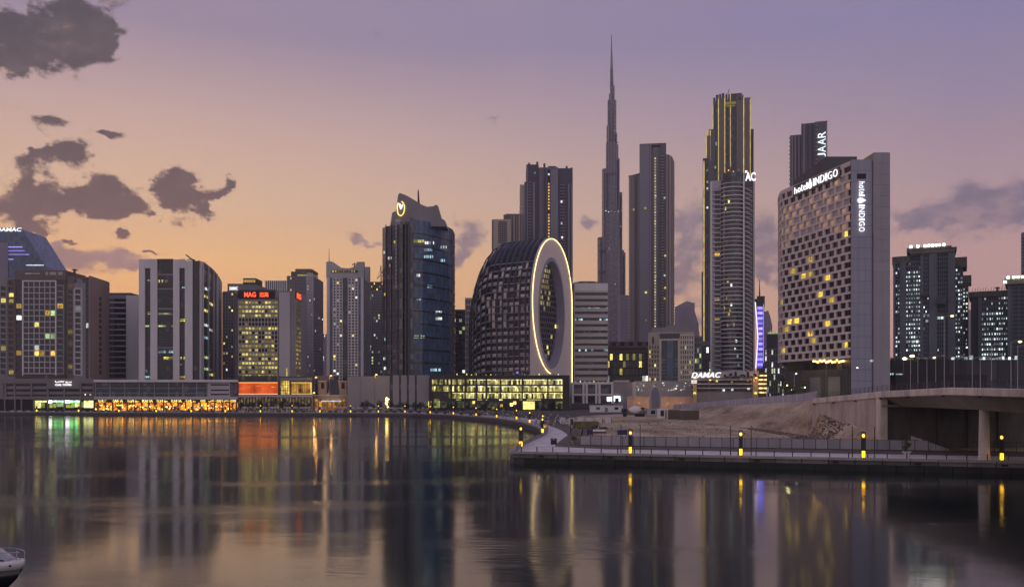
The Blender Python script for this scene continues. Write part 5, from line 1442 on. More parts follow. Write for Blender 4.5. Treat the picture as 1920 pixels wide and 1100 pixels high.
slab_bay(B, B.F, .3, B.W - .3, 2, B.H - 1, 3, 34, lambda i, j, n: .62)
MB().box(-B.W / 2 - 1, B.W / 2 + 2.5, -2, 24, B.H - .5, B.H + 6).build('scaffold', wall('scaffold_mesh', (.10, .10, .085), .8, .5, .8), B.o)
B = unfinished('narrow unfinished tower stepping down behind the slim one', 1804, 1816, 530, 610, 30, 0)
slab_bay(B, B.F, .3, B.W - .3, B.H * .42, B.H - 1, 2, 20, lambda i, j, n: .45)
MB().box(-B.W / 2, B.W / 2 + 2, -1.5, 20, B.H - .5, B.H + 5).build('scaffold', wall('scaffold_mesh', (.10, .10, .085), .8, .5, .8), B.o)
B = building('far_tower', 'pale concrete shaft glowing between the unfinished towers', 'tower', 1816, 1833, 580, 720, 30, wall('pale_shaft', (.55, .47, .46), .8, .1), turn=True)
B.F.box('pier', lilac, 2, 3, 0, B.H, .8); B.F.box('floor_lamp', WL, 3.6, 5.8, B.H - 1.5, B.H + .8, .8)
B = unfinished('wide unfinished slab with lit floors and formwork on top, far right', 1820, 1890, 548, 590, 36, 0)
u, z, W = B.u, B.z, B.W; c = lambda px: u(px) - W / 2
B.F.box('shear_wall', conc_n, u(1834), u(1840), 0, z(549), 1.4)
slab_bay(B, B.F, u(1840), u(1872), 2, z(556), 7, 22, lambda i, j, n: .88 if 8 <= j <= 18 else .12)
slab_bay(B, B.F, u(1872), u(1890), 2, z(556), 4, 22, lambda i, j, n: .82 if j > 3 else .3)
MB().box(c(1816), c(1891), -2, 34, z(556), z(546)).build('scaffold', wall('scaffold_mesh', (.10, .10, .085), .8, .5, .8), B.o)
MB().box(c(1868), c(1872), 4, 6, z(546), z(537)).box(c(1866), c(1875), 4, 6, z(540), z(538)).build('crane_top', steel, B.o)
mb = MB()
for k in range(14): mb.tube([(c(1822 + k * 5), -2, z(550)), (c(1824 + k * 5), -2, z(541 - (k % 3) * 1.5))], .2, 3)
mb.build('rebar', steel, B.o, kind='stuff')
B = unfinished('dark unfinished core tower with flood lamps on top, at the right edge', 1888, 1960, 530, 575, 36, 0)
u, z, W = B.u, B.z, B.W; c = lambda px: u(px) - W / 2
MB().box(c(1884), c(1960), -2, 30, z(532), z(521)).build('scaffold', wall('scaffold_olive2', (.14, .15, .09), .8, .4, .6), B.o)
for px in (1884, 1890, 1901, 1909, 1917, 1926): B.F.put('flood_lamp', fl_me, u(px), z(519 if px > 1888 else 527), 2.2); B.F.put('lamp_post', pole_me, u(px), z(519), 2.0)
B.F.box('shear_wall', conc_n, u(1889), u(1896), 0, z(534), 1.0)
facade(B.F, u(1898), W, 2, z(536), 5, 30, conc_n, .6, .7, .6, [(L_w, .03)])

B = building('residential_tower', 'sliver of a dark tower cut off by the right edge of the view', 'tower', 1915, 1990, 433, 900, 30, gl_navy, turn=True)
facade(B.F, 0, B.W, 2, B.H - 1, 8, 50, conc_n, .9, 1.0, .5, [(L_w, .03)])
# dark building podium behind the bridge
B = building('site_podium', 'long dark podium block behind the bridge lamp posts', 'building', 1666, 2100, 674, 440, 60, wall('podium_dark', (.030, .028, .034), .7, .3, .1))
u, z, W = B.u, B.z, B.W
for k in range(9): B.F.box('panel', wall('podium_panel%d' % (k % 3), (.042 + .018 * (k % 3), .04 + .016 * (k % 3), .05 + .02 * (k % 3)), .6, .2), 30 + k * 8, 37.8 + k * 8, 0, B.H - .6, .25)
B.F.box('ledge', grey_d, 0, W, z(712), z(710.5), .8)
for px, py, m_ in ((1672, 702, L_c), (1683, 703, L_c), (1689, 703, L_w), (1676, 716, L_o)): B.F.box('lit_window', m_, u(px) - .8, u(px) + .8, z(py) - .8, z(py) + .8, .2)
for px in range(1840, 1908, 6): B.F.box('roof_light', WL, u(px) - .4, u(px) + .4, B.H, B.H + random.uniform(.5, 2.0), -1)
for px in (1788, 1800, 1812, 1822): B.F.box('roof_light', WL, u(px) - .7, u(px) + .7, B.H, B.H + random.uniform(.7, 2.2), -1)

# ================================================================ podium row on the far shore
def shop_text(fr, txt, u_, z_, w_, h_, m_, out=.4, bold=.02): fr.put('sign_letters', text_mesh(txt, w_, h_, m_, .2, bold), u_, z_, out)
DP = 612
B = building('shopping_podium', 'grey louvred shopping podium with white sign and green lit shop fronts', 'shop building', -60, 178, 710, DP, 12, grey)
u, z, W = B.u, B.z, B.W
pod1 = wall('podium_grey', (.235, .215, .205), .8, .12, .1)
B.F.box('roof_band', pod1, 0, W, z(718), z(709.5), 1.0)
B.F.box('sill_band', pod1, 0, W, z(748), z(743.5), 1.0)
for px in (-30, 2, 10, 27, 58.5, 89, 120, 150.5, 175): B.F.box('pier', pod1, u(px), u(px + (3 if px > 2 else 6)), z(744), z(718), .9)
B.F.box('sign_wall', pod1, u(89), u(150), z(728), z(718), .95)
lou = wall('louvre_dark', (.05, .045, .045), .7, .3, .6)
for a, b_ in ((12, 26), (30, 57.5), (61.5, 88), (92, 119.5), (123, 150), (153.5, 174.5)):
    for (t0, t1) in ((719.5, 723.5), (729, 734), (739, 742.5)):
        if a in (92, 123) and t0 < 724: continue
        B.F.box('louvre', lou, u(a), u(b_), z(t1), z(t0), .12)
    B.F.box('rail', grey, u(a), u(b_), z(737), z(735.5), .3); B.F.box('rail', grey, u(a), u(b_), z(727), z(725.5), .3)

shop_text(B.F, 'ﺎﻴﻧﻼﻛ جﺮﺑ', u(120.5), z(715.7), u(136) - u(105), 1.6, SGN, 1.3, .03)
shop_text(B.F, 'CLIAL TOWER', u(120.5), z(721), u(136) - u(105), 1.3, SGN, 1.3, .03)
for px, m_ in ((169, L_y), (170, L_w), (160, L_w)): B.F.box('lit_window', m_, u(px) - .4, u(px) + .4, z(741), z(738), .2)
B.F.box('shop_back', black, 0, W, 0, z(748), .05)
sh_cream = emit('shop_cream', lin(232, 232, 150), .95, .2, .7, .5); sh_green = emit('shop_green', (.20, 1.0, .26, 1), 3.2, .1, .8, .4); sh_white = emit('shop_white', (1, 1, 1, 1), 5.0, 0, .3)
sh_olive = emit('shop_olive', lin(150, 160, 80), .55, .4, .9, .5)
for a, b_, m_, t0, t1 in ((66, 88, sh_cream, 754, 750.5), (66, 77, sh_cream, 764.5, 754.3), (78, 84, sh_olive, 764, 755), (98, 119.5, sh_green, 753.5, 750.5), (92, 97.5, sh_white, 755.5, 750.5), (93, 105, sh_olive, 764, 756), (105.5, 119, emit('shop_pale_green', lin(190, 220, 150), .6, .3, .8, .4), 762, 754),
                          (123, 131, sh_white, 755, 750.5), (131.3, 149.5, sh_green, 754.5, 750.5), (124, 140, sh_olive, 764, 756), (140.5, 149.5, sh_cream, 763, 755.5), (153, 157, sh_olive, 763, 753), (157.5, 175, sh_cream, 764, 750.5)):
    B.F.box('shop_front', m_, u(a), u(b_), z(t0), z(t1), .3)
for px in (9, 28, 40, 63, 89.5, 120, 150.5, 176): B.F.box('column', pod1, u(px), u(px + 2.0), 0, z(748), .9)

B = building('shopping_podium', 'long podium of dark glass bands above a row of amber cafe signs', 'shop building', 178.5, 446.5, 712, DP - 4, 14, grey_d)
u, z, W = B.u, B.z, B.W
B.F.box('roof_slab', lilac_l, 0, W, z(716), z(711.5), 2.2); B.F.box('lower_slab', lilac, 0, W, z(748.5), z(743), 2.0)
B.F.box('glass_band', gl_navy, 0, u(390), z(743), z(716), .3)
for px in (180, 207, 234.5, 262, 290.5, 317, 343.5, 369.5, 389): B.F.box('mullion', grey, u(px) - .3, u(px) + .5, z(743), z(716), .9)
for py in (727.5, 737): B.F.box('transom', grey, 0, u(390), z(py) - .25, z(py) + .25, .8)
B.F.box('end_panel', lilac, u(390.3), u(432), z(743), z(716), .8)
for py in (721, 731, 739): B.F.box('slot', black, u(396), u(430), z(py) - .45, z(py) + .45, .9)
for k in range(5): B.F.box('fin', grey, u(434) + k * .9, u(434) + k * .9 + .4, z(743) + k * .6, z(717), .6)
B.F.box('shop_back', emit('cafe_glow', (1.0, .30, .03, 1), .75, .1, 1.6, .55), 0, u(446), 0, z(751), .1)
cafe_p = wall('cafe_pier', (.13, .09, .07), .7, .2, .4)
for k in range(20): B.F.box('column', cafe_p, 2 + k * 5.0, 2.7 + k * 5.0, 0, z(749), 1.4)
B.F.box('sign_board', wall('cafe_board', (.07, .045, .03), .7, .2), 0, W, z(754.5), z(748.6), .8)
AR = 'ﺔﻧﺎﺧ'
for txt, a, b_ in (('ﺎﻧﺎﻛ', 186, 201), ('KANA', 211, 232), (AR, 238, 262), ('KANA', 268, 288), (AR, 293, 316), ('KANA', 322, 342), (AR, 347, 368), ('OOOO', 375, 386), ('ﻲﻬﻘﻣ', 392, 405), ('OOOO', 407, 419), ('ﻢﻌﻄﻣ', 421, 432), ('OOOO', 433, 445)):
    shop_text(B.F, txt, (u(a) + u(b_)) / 2, z(751.3), u(b_) - u(a), 1.75, SGY, 1.1, .03)
warm = emit('warm_lamp', (1.0, .48, .08, 1), 5.5, .6, 0)
wl_me = MB().box(-.22, .22, -.22, .22, -.3, .3).mesh('lantern', warm)
for k in range(70): B.F.put('lantern', wl_me, 1 + random.random() * (W - 2), random.uniform(.6, z(758.5)), random.uniform(.4, 3.2))

B = building('restaurant_podium', 'podium with glowing red panel, gold lattice screen and amber panel', 'restaurant', 447, 586, 705, DP - 2, 14, grey_d)
u, z, W = B.u, B.z, B.W
B.F.box('roof_band', gl_black, 0, u(525), z(713), z(704), .6); B.F.box('roof_band', grey, u(525), W, z(713), z(708), .8)
B.F.box('red_panel', emit('red_panel', (1.0, .14, .03, 1), .48, 0, .45, .12), u(447.5), u(522), z(739), z(716.5), .5)
B.F.box('light_line', emit('red_orange_line', (1.0, .38, .08, 1), 2.0, 0, .2), u(448), u(521), z(717.4), z(716.6), .8)
B.F.box('light_line', emit('red_orange_line', (1, .4, .1, 1), 2, 0, .2), u(448), u(521), z(738.8), z(737.9), .8)
for k in range(5): B.F.box('light_line', emit('ember_line', (1.0, .30, .08, 1), .8, .4, .8), u(449 + k * 15), u(459 + k * 15), z(728) - .15 + (k % 3) * .9, z(728) + .2 + (k % 3) * .9, .62)
B.F.box('frame', steel, u(522), u(526.5), z(741), z(713), 1.2); B.F.box('frame', steel, u(543.5), u(546), z(741), z(713), 1.2)
B.F.box('screen_glow', emit('screen_glow', lin(226, 190, 90), .8, 0, .9, .5), u(526.5), u(543.5), z(739), z(714), .4)
for k in range(5): B.F.box('screen_bar', steel, u(527 + k * 4), u(527.7 + k * 4), z(739), z(714), .75)
for k in range(5): B.F.box('screen_bar', steel, u(526.6), u(543.4), z(717 + k * 5), z(716.3 + k * 5), .72)
B.F.box('amber_panel', emit('amber_panel', lin(196, 140, 60), .62, 0, .9, .35), u(546), u(584), z(738.5), z(716.5), .5)
for k in range(13): B.F.box('panel_rib', brownw, u(547 + k * 3), u(547.7 + k * 3), z(738), z(718), .7)
B.F.box('light_line', SGY, u(546.5), u(584), z(717.3), z(716.6), .85); B.F.box('light_line', SGY, u(546.5), u(584), z(738.6), z(738), .85); B.F.box('light_line', SGY, u(583.2), u(584), z(738.5), z(717), .85)
B.F.box('lower_slab', lilac, 0, W, z(744), z(740), 1.6)
B.F.box('ground_glazing', emit('dim_lobby', lin(120, 100, 66), .45, 0, 1.4, .5), 0, W, 0, z(744.5), .1)
for k in range(24): B.F.box('column', grey_d, 1 + k * 2.1, 1.7 + k * 2.1, 0, z(744), .7)

B = building('restaurant_villa', 'small sandstone villa with twin square towers and arched arcade', 'villa', 586, 652, 742, DP + 4, 14, None)
u, z, W = B.u, B.z, B.W; c = lambda px: u(px) - W / 2
vil = wall('sandstone', (.42, .315, .235), .85, .15, .2)
MB().box(c(586), c(651), 1, 14, 0, z(741)).build('body', vil, B.o)
MB().box(c(597), c(612), .2, 9, z(741), z(714)).build('square_tower', vil, B.o); MB().box(c(636), c(650), .2, 9, z(741), z(714)).build('square_tower', vil, B.o)
MB().box(c(575), c(618), 16, 30, 0, z(703)).build('rear_wing', wall('brown_rear', (.26, .20, .19), .85, .15, .1), B.o)
mb = MB(); rx0, rx1, rz0, rz1 = c(612.5), c(635.5), z(741), z(712)
mb.add([(rx0, 1, rz0), (rx1, 1, rz0), (rx1, 12, rz0), (rx0, 12, rz0), (rx0 + 1.5, 4, rz1), (rx1 - 1.5, 4, rz1), (rx1 - 1.5, 9, rz1), (rx0 + 1.5, 9, rz1)], [(0, 1, 5, 4), (1, 2, 6, 5), (2, 3, 7, 6), (3, 0, 4, 7), (4, 5, 6, 7)]).build('roof', gl_black, B.o)
for a, b_ in ((602, 608), (640, 646)): B.F.box('tower_window', black, u(a), u(b_), z(728), z(717), -.1)
B.F.box('cornice', cream, u(586), u(651), z(742), z(740), -.5); B.F.box('cornice', cream, u(596.5), u(612.5), z(715), z(713.4), .2); B.F.box('cornice', cream, u(635.5), u(650.5), z(715), z(713.4), .2)
for k in range(7):
    a = 590 + k * 8.6; B.F.box('arch_opening', emit('arch_glow', lin(210, 140, 60), .45, .6, 1.0, .6), u(a), u(a + 5), 0, z(752), -.85)
    MB().slab([(c(a) + 1.0 + 1.0 * math.cos(t_), z(752) + 1.6 * math.sin(t_)) for t_ in [math.pi * q / 8 for q in range(9)]], .85, 1.05).build('arch_head', emit('arch_glow', lin(210, 140, 60), .45, .6, 1.0, .6), B.o)
B.F.box('canopy', emit('canopy_glow', (.9, .85, .8, 1), .55, 0, .5), u(604), u(640), z(752.5), z(750.5), 3.0)

B = building('blank_podium', 'windowless pale grey podium split by dark vertical slots', 'building', 652, 806, 705, DP - 4, 20, black)
u, z, W = B.u, B.z, B.W
pgm = wall('pale_grey_panel', (.30, .285, .31), .75, .08, .06)
for a, b_, top in ((652, 676, 705.5), (676.4, 702, 705), (702.4, 731, 704), (737, 748.5, 703), (752.5, 763, 703), (767, 778, 703), (782, 805.5, 703)): B.F.box('wall_panel', pgm, u(a), u(b_), 0, z(top), 1.2)
for a, b_ in ((731.5, 736.5), (749, 752), (763.5, 766.5), (778.5, 781.5)): B.F.box('slot_glazing', gl_navy, u(a), u(b_), 0, z(704), .3)

B = building('glass_podium', 'four storey glass podium lit yellow inside below the oval building', 'office podium', 806, 1068, 704, 606, 24, None)
u, z, W = B.u, B.z, B.W; c = lambda px: u(px) - W / 2
MB().box(-W / 2, W / 2, .3, 24, 0, B.H).build('body', gl_black, B.o)
frame_m = wall('olive_dark_frame', (.045, .045, .040), .5, .2, .5)
B.F.box('roof_band', frame_m, 0, W, z(709), z(703), 1.0); B.F.box('side_panel', frame_m, 0, u(809.5), z(749), z(709), .9); B.F.box('side_panel', frame_m, u(1057), W, 0, z(709), .7)
rows_ = ((711, 720.5), (723.5, 733.5), (736, 746.5))
pm_ = [emit('office_pane', lin(206, 192, 112), .74, .55, .9, .7), emit('office_pane_dim', lin(140, 136, 78), .36, .6, 1.0, .7), emit('office_pane_bright', lin(240, 226, 150), .92, .4, .7, .7)]
pw = 3.45
for r_, (t0, t1) in enumerate(rows_):
    px = 810.0
    while px < 1054:
        if not (r_ == 2 and px < 838) and random.random() < (.93 if px > 900 else .86):
            br_ = (px - 810) / 245.0; m_ = pm_[1] if random.random() > .35 + .75 * br_ else pm_[0] if random.random() < .72 else pm_[2]
            B.F.box('pane', m_, u(px) + .08, u(px + pw) - .06, z(t1), z(t0), .1)
        px += pw
    B.F.box('ceiling_light', emit('ceiling_line', lin(255, 245, 190), 1.3, .2, 1.5, .35), u(880 if r_ < 2 else 846), u(1055), z(t0) - .45, z(t0) - .12, .16)
for py in (722, 735, 748): B.F.box('spandrel', frame_m, 0, W, z(py + 1.2), z(py - 1.3), .8)
for px in (806, 846, 872, 893, 912, 938, 979, 1027, 1056): B.F.box('column', frame_m, u(px) - .5, u(px) + .6, 0, z(708), 1.0)
k = 810
while k < 1054:
    B.F.box('mullion', frame_m, u(k) - .07, u(k) + .07, z(748), z(709), .3); k += pw
for a, b_, m_, t0, t1 in ((803, 809, L_y, 752, 764), (813, 825, emit('dim_olive', lin(150, 160, 90), .5, .3, .9, .4), 751, 764), (827, 872, emit('dim_olive2', lin(96, 106, 72), .42, .4, 1.4, .4), 752, 764), (873, 936, emit('dim_grey', lin(70, 72, 62), .35, .4, 1.4, .4), 753, 764),
                          (980.5, 1002.5, emit('entrance', lin(250, 232, 130), 1.0, 0, .5, .5), 752, 767), (1004, 1026, emit('dim_grey', lin(70, 72, 62), .35, .4, 1.4, .4), 753, 765), (1042, 1056, emit('dim_olive', lin(150, 160, 90), .5, .3, .9, .4), 752, 765), (1057, 1066, L_y, 738, 749)):
    B.F.box('ground_glazing', m_, u(a), u(b_), z(t1), z(t0), .2)
for a, b_ in ((814, 824), (856, 864), (895, 904), (911, 914), (936, 942), (988, 1014), (974, 979)): B.F.box('fascia_light', L_y, u(a), u(b_), z(750.2), z(747.8), 1.1)
for px, py, m_ in ((888, 754, L_y), (965, 755, warm), (959, 758, warm), (925, 764, L_y), (940, 760, L_o)): B.F.box('lamp', m_, u(px) - .9, u(px) + .9, z(py) - .9, z(py) + .9, 1.2)
for k in range(26): MB().box(-.25, .25, -.2, .2, 0, random.uniform(.6, 1.6)).build('roof_light', random.choice([L_y, L_w, steel, steel]), B.o, (c(820 + k * 9.1), 1.5 + random.random() * 3, B.H))

B = building('white_annex', 'small white framed annex with one bright shop window, right of the glass podium', 'building', 1072, 1186, 713, 640, 20, None)
u, z, W = B.u, B.z, B.W; c = lambda px: u(px) - W / 2
MB().box(c(1072), c(1150), .4, 18, 0, z(718)).build('body', gl_grey, B.o); MB().box(c(1150), c(1186), .6, 18, 0, z(716)).build('body', grey, B.o)
B.F.box('roof_band', lilac_l, u(1072), u(1150), z(720), z(716), .4); B.F.box('roof_band', lilac, u(1150), u(1180), z(716), z(712.5), .3); B.F.box('mid_band', lilac_l, u(1072), u(1150), z(741), z(738), .4)
for px in (1072, 1092, 1098, 1116, 1122, 1146): B.F.box('pier', lilac_l, u(px), u(px + 4), z(756), z(719.5), .3)
for a, b_ in ((1076, 1091), (1102, 1115), (1126, 1145)): B.F.box('window', gl_grey, u(a), u(b_), z(737), z(722), -.1)
for a, b_ in ((1077, 1090), (1103, 1113)): B.F.box('window', black, u(a), u(b_), z(753), z(743), -.1)
B.F.box('window', gl_black, u(1117), u(1128), z(754), z(742.5), .1); B.F.box('shop_front', emit('white_shop', (.86, .96, 1.0, 1), 1.6, 0, .5), u(1138), u(1147), z(752), z(744), .5); B.F.box('shop_front', emit('white_shop', (.86, .96, 1.0, 1), 1.6, 0, .5), u(1151), u(1163), z(752), z(742), .5); B.F.box('door', black, u(1153), u(1160), z(754), z(746), .7)
for k in range(12): MB().box(-.3, .3, -.3, .3, 0, random.uniform(.5, 1.6)).build('roof_light', random.choice([L_y, L_o, L_w]), B.o, (c(1080 + k * 8.5), 2, z(716)))

# sales building with sloping fascia lettering
B = building('sales_pavilion', 'low pavilion with slanted white and dark lettering, gold end wall and lit louvres', 'pavilion', 1296, 1422, 697, 620, 22, None, turn=True)
u, z, W = B.u, B.z, B.W; c = lambda px: u(px) - W / 2
MB().box(c(1299), c(1421), .6, 22, 0, z(696)).build('body', grey, B.o)
MB().slab([(c(1295), z(709)), (c(1421), z(706)), (c(1422), z(695)), (c(1297), z(698))], -.5, 1.5).build('fascia', lilac, B.o)
B.F.put('sign_letters', text_mesh('DAMAC', u(1352) - u(1296), 3.8, SGN, .2, .015, .28), u(1324), z(702.5), .8)
me = text_mesh('ﻚﻣﺍﺩ', u(1419) - u(1357), 4.0, black, .3, .03); B.F.put('sign_letters', me, u(1388), z(702.2), .75)
for py, h_ in ((713, 1.4), (721, 1.4), (729, 1.2)): B.F.box('louvre', lou, u(1307), u(1409), z(py) - h_, z(py) + .2, .3); B.F.box('louvre_rail', lilac_l, u(1307), u(1409), z(py) + .3, z(py) + .8, .6)
gold_w = wall('ochre_wall', (.58, .42, .20), .7, .1, .2)
B.F.box('end_pier', gold_w, u(1299), u(1306), 0, z(717), .9); B.F.box('end_pier', gold_w, u(1411), u(1421), 0, z(706), .9)
B.F.box('light_bar', SGN, u(1295.5), u(1306.5), z(714), z(712.5), 1.2); B.F.box('light_bar', SGN, u(1295.5), u(1306), z(717.5), z(716), 1.2)
MB().prism([(c(1422), 1), (c(1437), 3), (c(1437), 20), (c(1422), 20)], 0, z(698)).build('louvre_wing', wall('bronze', (.10, .075, .03), .5, .2), B.o)
for py in (704, 712, 719.5, 727.5, 735.5): MB().prism([(c(1422), .4), (c(1437), 2.4), (c(1437), 2.9), (c(1422), .9)], z(py) - .45, z(py) + .5).build('lit_louvre', emit('lit_louvre', (1.0, .74, .30, 1), 1.25, .1, .9, .5), B.o)
for px in (1302, 1416): B.F.box('uplight', SGY, u(px) - .9, u(px) + .9, z(738), z(735), 1.5)
for px, py, m_ in ((1344, 714, L_y), (1372, 716, L_y), (1390, 709, L_w), (1402, 713, L_y), (1357, 731, L_w), (1373, 730.5, L_w), (1403, 728.5, L_w)): B.F.box('lamp', m_, u(px) - .7, u(px) + .7, z(py) - .6, z(py) + .6, 1.2)
B = building('boundary_wall', 'pale wall with rows of white party lights left of the slanted pavilion', 'wall', 1190, 1297, 714, 650, 3, wall('pale_wall', (.42, .385, .38), .8, .1, .1))
u, z, W = B.u, B.z, B.W
mb = MB()
for k in range(38): mb.ball((u(1192 + random.random() * 102) - W / 2, -.6, z(random.choice([718, 721, 724, 729, 730, 731]) + random.uniform(-1, 1))), .38, 6, 4)
mb.build('wall_lamp', L_w, B.o, kind='stuff')
B.F.box('end_post', lilac_l, u(1180) + 0, u(1192), 0, z(716), .5)
m_arch = [(-6.6, 0), (6.6, 0), (6.6, 12)] + [(6.6 * math.cos(a), 12 + 6.0 * math.sin(a)) for a in [math.pi * k / 10 for k in range(1, 10)]] + [(-6.6, 12)]
ag = thing('gate_pylon', 'pale round headed pylon standing in front of the orange lit wall', 'monument', (wx(1229, 600), 600, GZ))
MB().slab([(x_ * .55, z_ * .93) for x_, z_ in m_arch], 0, 2.5).build('body', lilac, ag); MB().slab([(x_ * .42, .6 + z_ * .84) for x_, z_ in m_arch], -.15, .0).build('face_panel', grey, ag)
B = building('road_parapet', 'long low road parapet lit orange by street lamps', 'wall', 1176, 1440, 744, 632, 1.0, wall('parapet_tan', (.46, .38, .32), .8, .12, .1))
B.F.box('coping', lilac, 0, B.W, B.H, B.H + .4, .3)
for k in range(8): B.F.box('post', lilac, k * 13.5, k * 13.5 + .7, 0, B.H, .2)


def where(px):
    """which building the promenade stands before at a picture column"""
    for lim, ph in ((180, 'before the green lit shop fronts'), (447, 'before the amber cafe signs'), (524, 'before the glowing red panel'), (586, 'before the amber lit panel'), (652, 'before the sandstone villa'), (728, 'before the blank grey podium'), (806, 'right of the golden torch'),
                    (900, 'before the dim glass podium end'), (978, 'before the middle of the glass podium'), (1006, 'before the lit entrance of the glass podium')):
        if px < lim: return ph
    return 'before the right end of the glass podium'

# ================================================================ quay lanterns
random.seed(5)
blackm = wall('black_metal', (.018, .018, .020), .4, .2, 2.0, .5)
LANT_T = emit('lantern_glow_top', (1.0, .52, .05, 1), 2.2, 0, .3, 2.0)
LANT_F = emit('lantern_glow_foot', (1.0, .49, .02, 1), 2.6, 0, .3, 2.0)
def make_lantern():
    r = thing('quay_lantern', 'x', 'lantern', (0, 0, GZ), 0, 'square yellow lanterns along the quay')
    MB().box(-.46, .46, -.46, .46, 0, .14).build('plinth', concrete_d, r)
    MB().box(-.26, .26, -.26, .26, .14, 1.25).build('foot_light', LANT_F, r)
    mb = MB()
    for sx in (-1, 1):
        for sy in (-1, 1): mb.box(sx * .34 - .035, sx * .34 + .035, sy * .34 - .035, sy * .34 + .035, .14, 4.62)
    mb.build('frame', blackm, r)
    p = MB().box(-.27, .27, -.27, .27, 1.46, 3.45).build('louvre_body', wall('lantern_body', (.05, .05, .055), .5, .2, 1.5), r)
    mb = MB()
    for k in range(7): mb.box(-.31, .31, -.31, .31, 1.55 + k * .27, 1.62 + k * .27)
    mb.build('louvre', blackm, p)
    h = MB().box(-.40, .40, -.40, .40, 4.62, 4.74).build('cap', blackm, r)
    MB().ball((0, 0, 4.05), .26, 10, 7, sc=(1, 1, 1.15)).build('lamp_globe', LANT_T, r)
    MB().box(-.36, .36, -.36, .36, 3.47, 3.54).build('tray', blackm, r)
    MB().box(-.18, .18, -.18, .18, 4.76, 4.84).build('finial', blackm, h)
    return r
lan0 = make_lantern()
near_l = [(1182, 'quay lantern opposite the blue barrier, first along the straight quay'), (1389, 'quay lantern in front of the middle of the sand slope'), (1619, 'quay lantern in front of the pale bridge abutment wall'), (1878, 'quay lantern just right of the round bridge pier')]
first = True
for px, lab in near_l:
    d = 179.6 / (1 + .2841 * (px - CX) / FPX); p_ = (wx(px, d), d, GZ + .04)
    if first: lan0.location = p_; lan0['label'] = lab; lan0.rotation_euler = (0, 0, math.atan(SL)); first = False; lo = lan0
    else: lo = copy_tree(lan0, p_, math.atan(SL), lab)
def on_far(px, off_):
    """point on the far shore line at picture column px, off_ metres inland"""
    best = None
    for a, c_ in zip(shore, shore[1:]):
        for k in range(12):
            x_ = a[0] + (c_[0] - a[0]) * k / 12; y_ = a[1] + (c_[1] - a[1]) * k / 12
            if y_ < 178: continue
            e_ = abs(CX + x_ / y_ * FPX - px)
            if best is None or (e_ < best[0] - 1e-9 and y_ > 300): best = (e_, x_, y_, (Vector(c_) - Vector(a)).normalized())
    _, x_, y_, t_ = best
    return (x_ - t_.y * off_, y_ + t_.x * off_)
for px, lab in ((971, 'quay lantern at the tip, on the inner bend of the quay'),): copy_tree(lan0, (1.9, 193, GZ + .04), .5, lab)
for x_, y_, lab in ((9.0, 262, 'quay lantern on the tight bend, lower of the close pair'), (10.4, 300, 'quay lantern on the tight bend, upper of the close pair'), (7.0, 352, 'quay lantern before the start of the tight bend'), (2.0, 398, 'quay lantern where the far quay starts to curve')):
    copy_tree(lan0, (x_, y_, GZ + .04), .3, lab)
FARL = 'small yellow footed lantern in the row along the far quay edge'
for px in (66, 144, 219, 290, 357, 421, 484, 543, 600, 654, 706, 755, 802, 845, 887, 925):
    x_, y_ = on_far(px, 1.6); c_ = copy_tree(lan0, (x_, y_, GZ + .02), 0, 'yellow footed lantern on the far quay ' + where(px)); c_['group'] = 'lanterns along the far quay'
# thin black masts beside the near lanterns
mast0 = None
pm_ = MB().tube([(0, 0, 0), (0, 0, 5.7)], [.10, .07], 6).mesh('slim_mast', blackm)
for i, (px, _) in enumerate(near_l[:3]):
    for s_ in (-1.78, 1.85):
        d = 179.6 / (1 + .2841 * (px - CX) / FPX); x_ = wx(px, d) + s_; o_ = put('slim_mast', pm_, None, (x_, quay_y(x_) + 1.7, GZ + .04))
        tag(o_, ['slim black mast %s of the lantern opposite the blue barrier', 'slim black mast %s of the lantern by the sand slope', 'slim black mast %s of the lantern by the abutment wall'][i] % ('left' if s_ < 0 else 'right'), 'mast', 'slim masts beside the quay lanterns')

# ---------------------------------------------------------------- railings
rl = thing('quay_railing', 'thin black post railing along the straight quay edge', 'railing', (.9, quay_y(.9) + .5, GZ + .04), math.atan(SL))
rp_ = MB().box(-.09, .09, -.07, .07, 0, 1.12).mesh('post', blackm)
for k in range(58): put('post', rp_, rl, (1.0 + k * 3.25, 0, 0))
MB().tube([(0, 0, 1.10), (190, 0, 1.10)], .022, 4).build('handrail', blackm, rl); MB().tube([(0, 0, .6), (190, 0, .6)], .012, 4).build('cable', blackm, rl)
rl2 = thing('quay_railing', 'dark railing curving round the inner bend of the quay', 'railing', (0, 0, GZ + .04))
bend = offs([p for p in shore_curve if p[1] < 560 and p[0] > -95], .6)
ac_ = seglen(bend); k = 0
rp2 = MB().box(-.05, .05, -.03, .03, 0, 1.1).mesh('post', blackm)
while k * 2.6 < ac_[-1] - 1:
    p, tt = along(bend, ac_, .5 + k * 2.6); put('post', rp2, rl2, (p.x, p.y, 0), math.atan2(tt.y, tt.x)); k += 1
for z_ in (1.08, .78, .48, .2): MB().tube([(p[0], p[1], z_) for p in bend], .035, 4).build('handrail', blackm, rl2)
bb = [p for p in bend if p[1] < 325]
MB().strip(bb, .03, .15, .95, inn=.03).build('infill_panel', glass('rail_glass', (.02, .02, .03), (2, 2), .2), rl2)

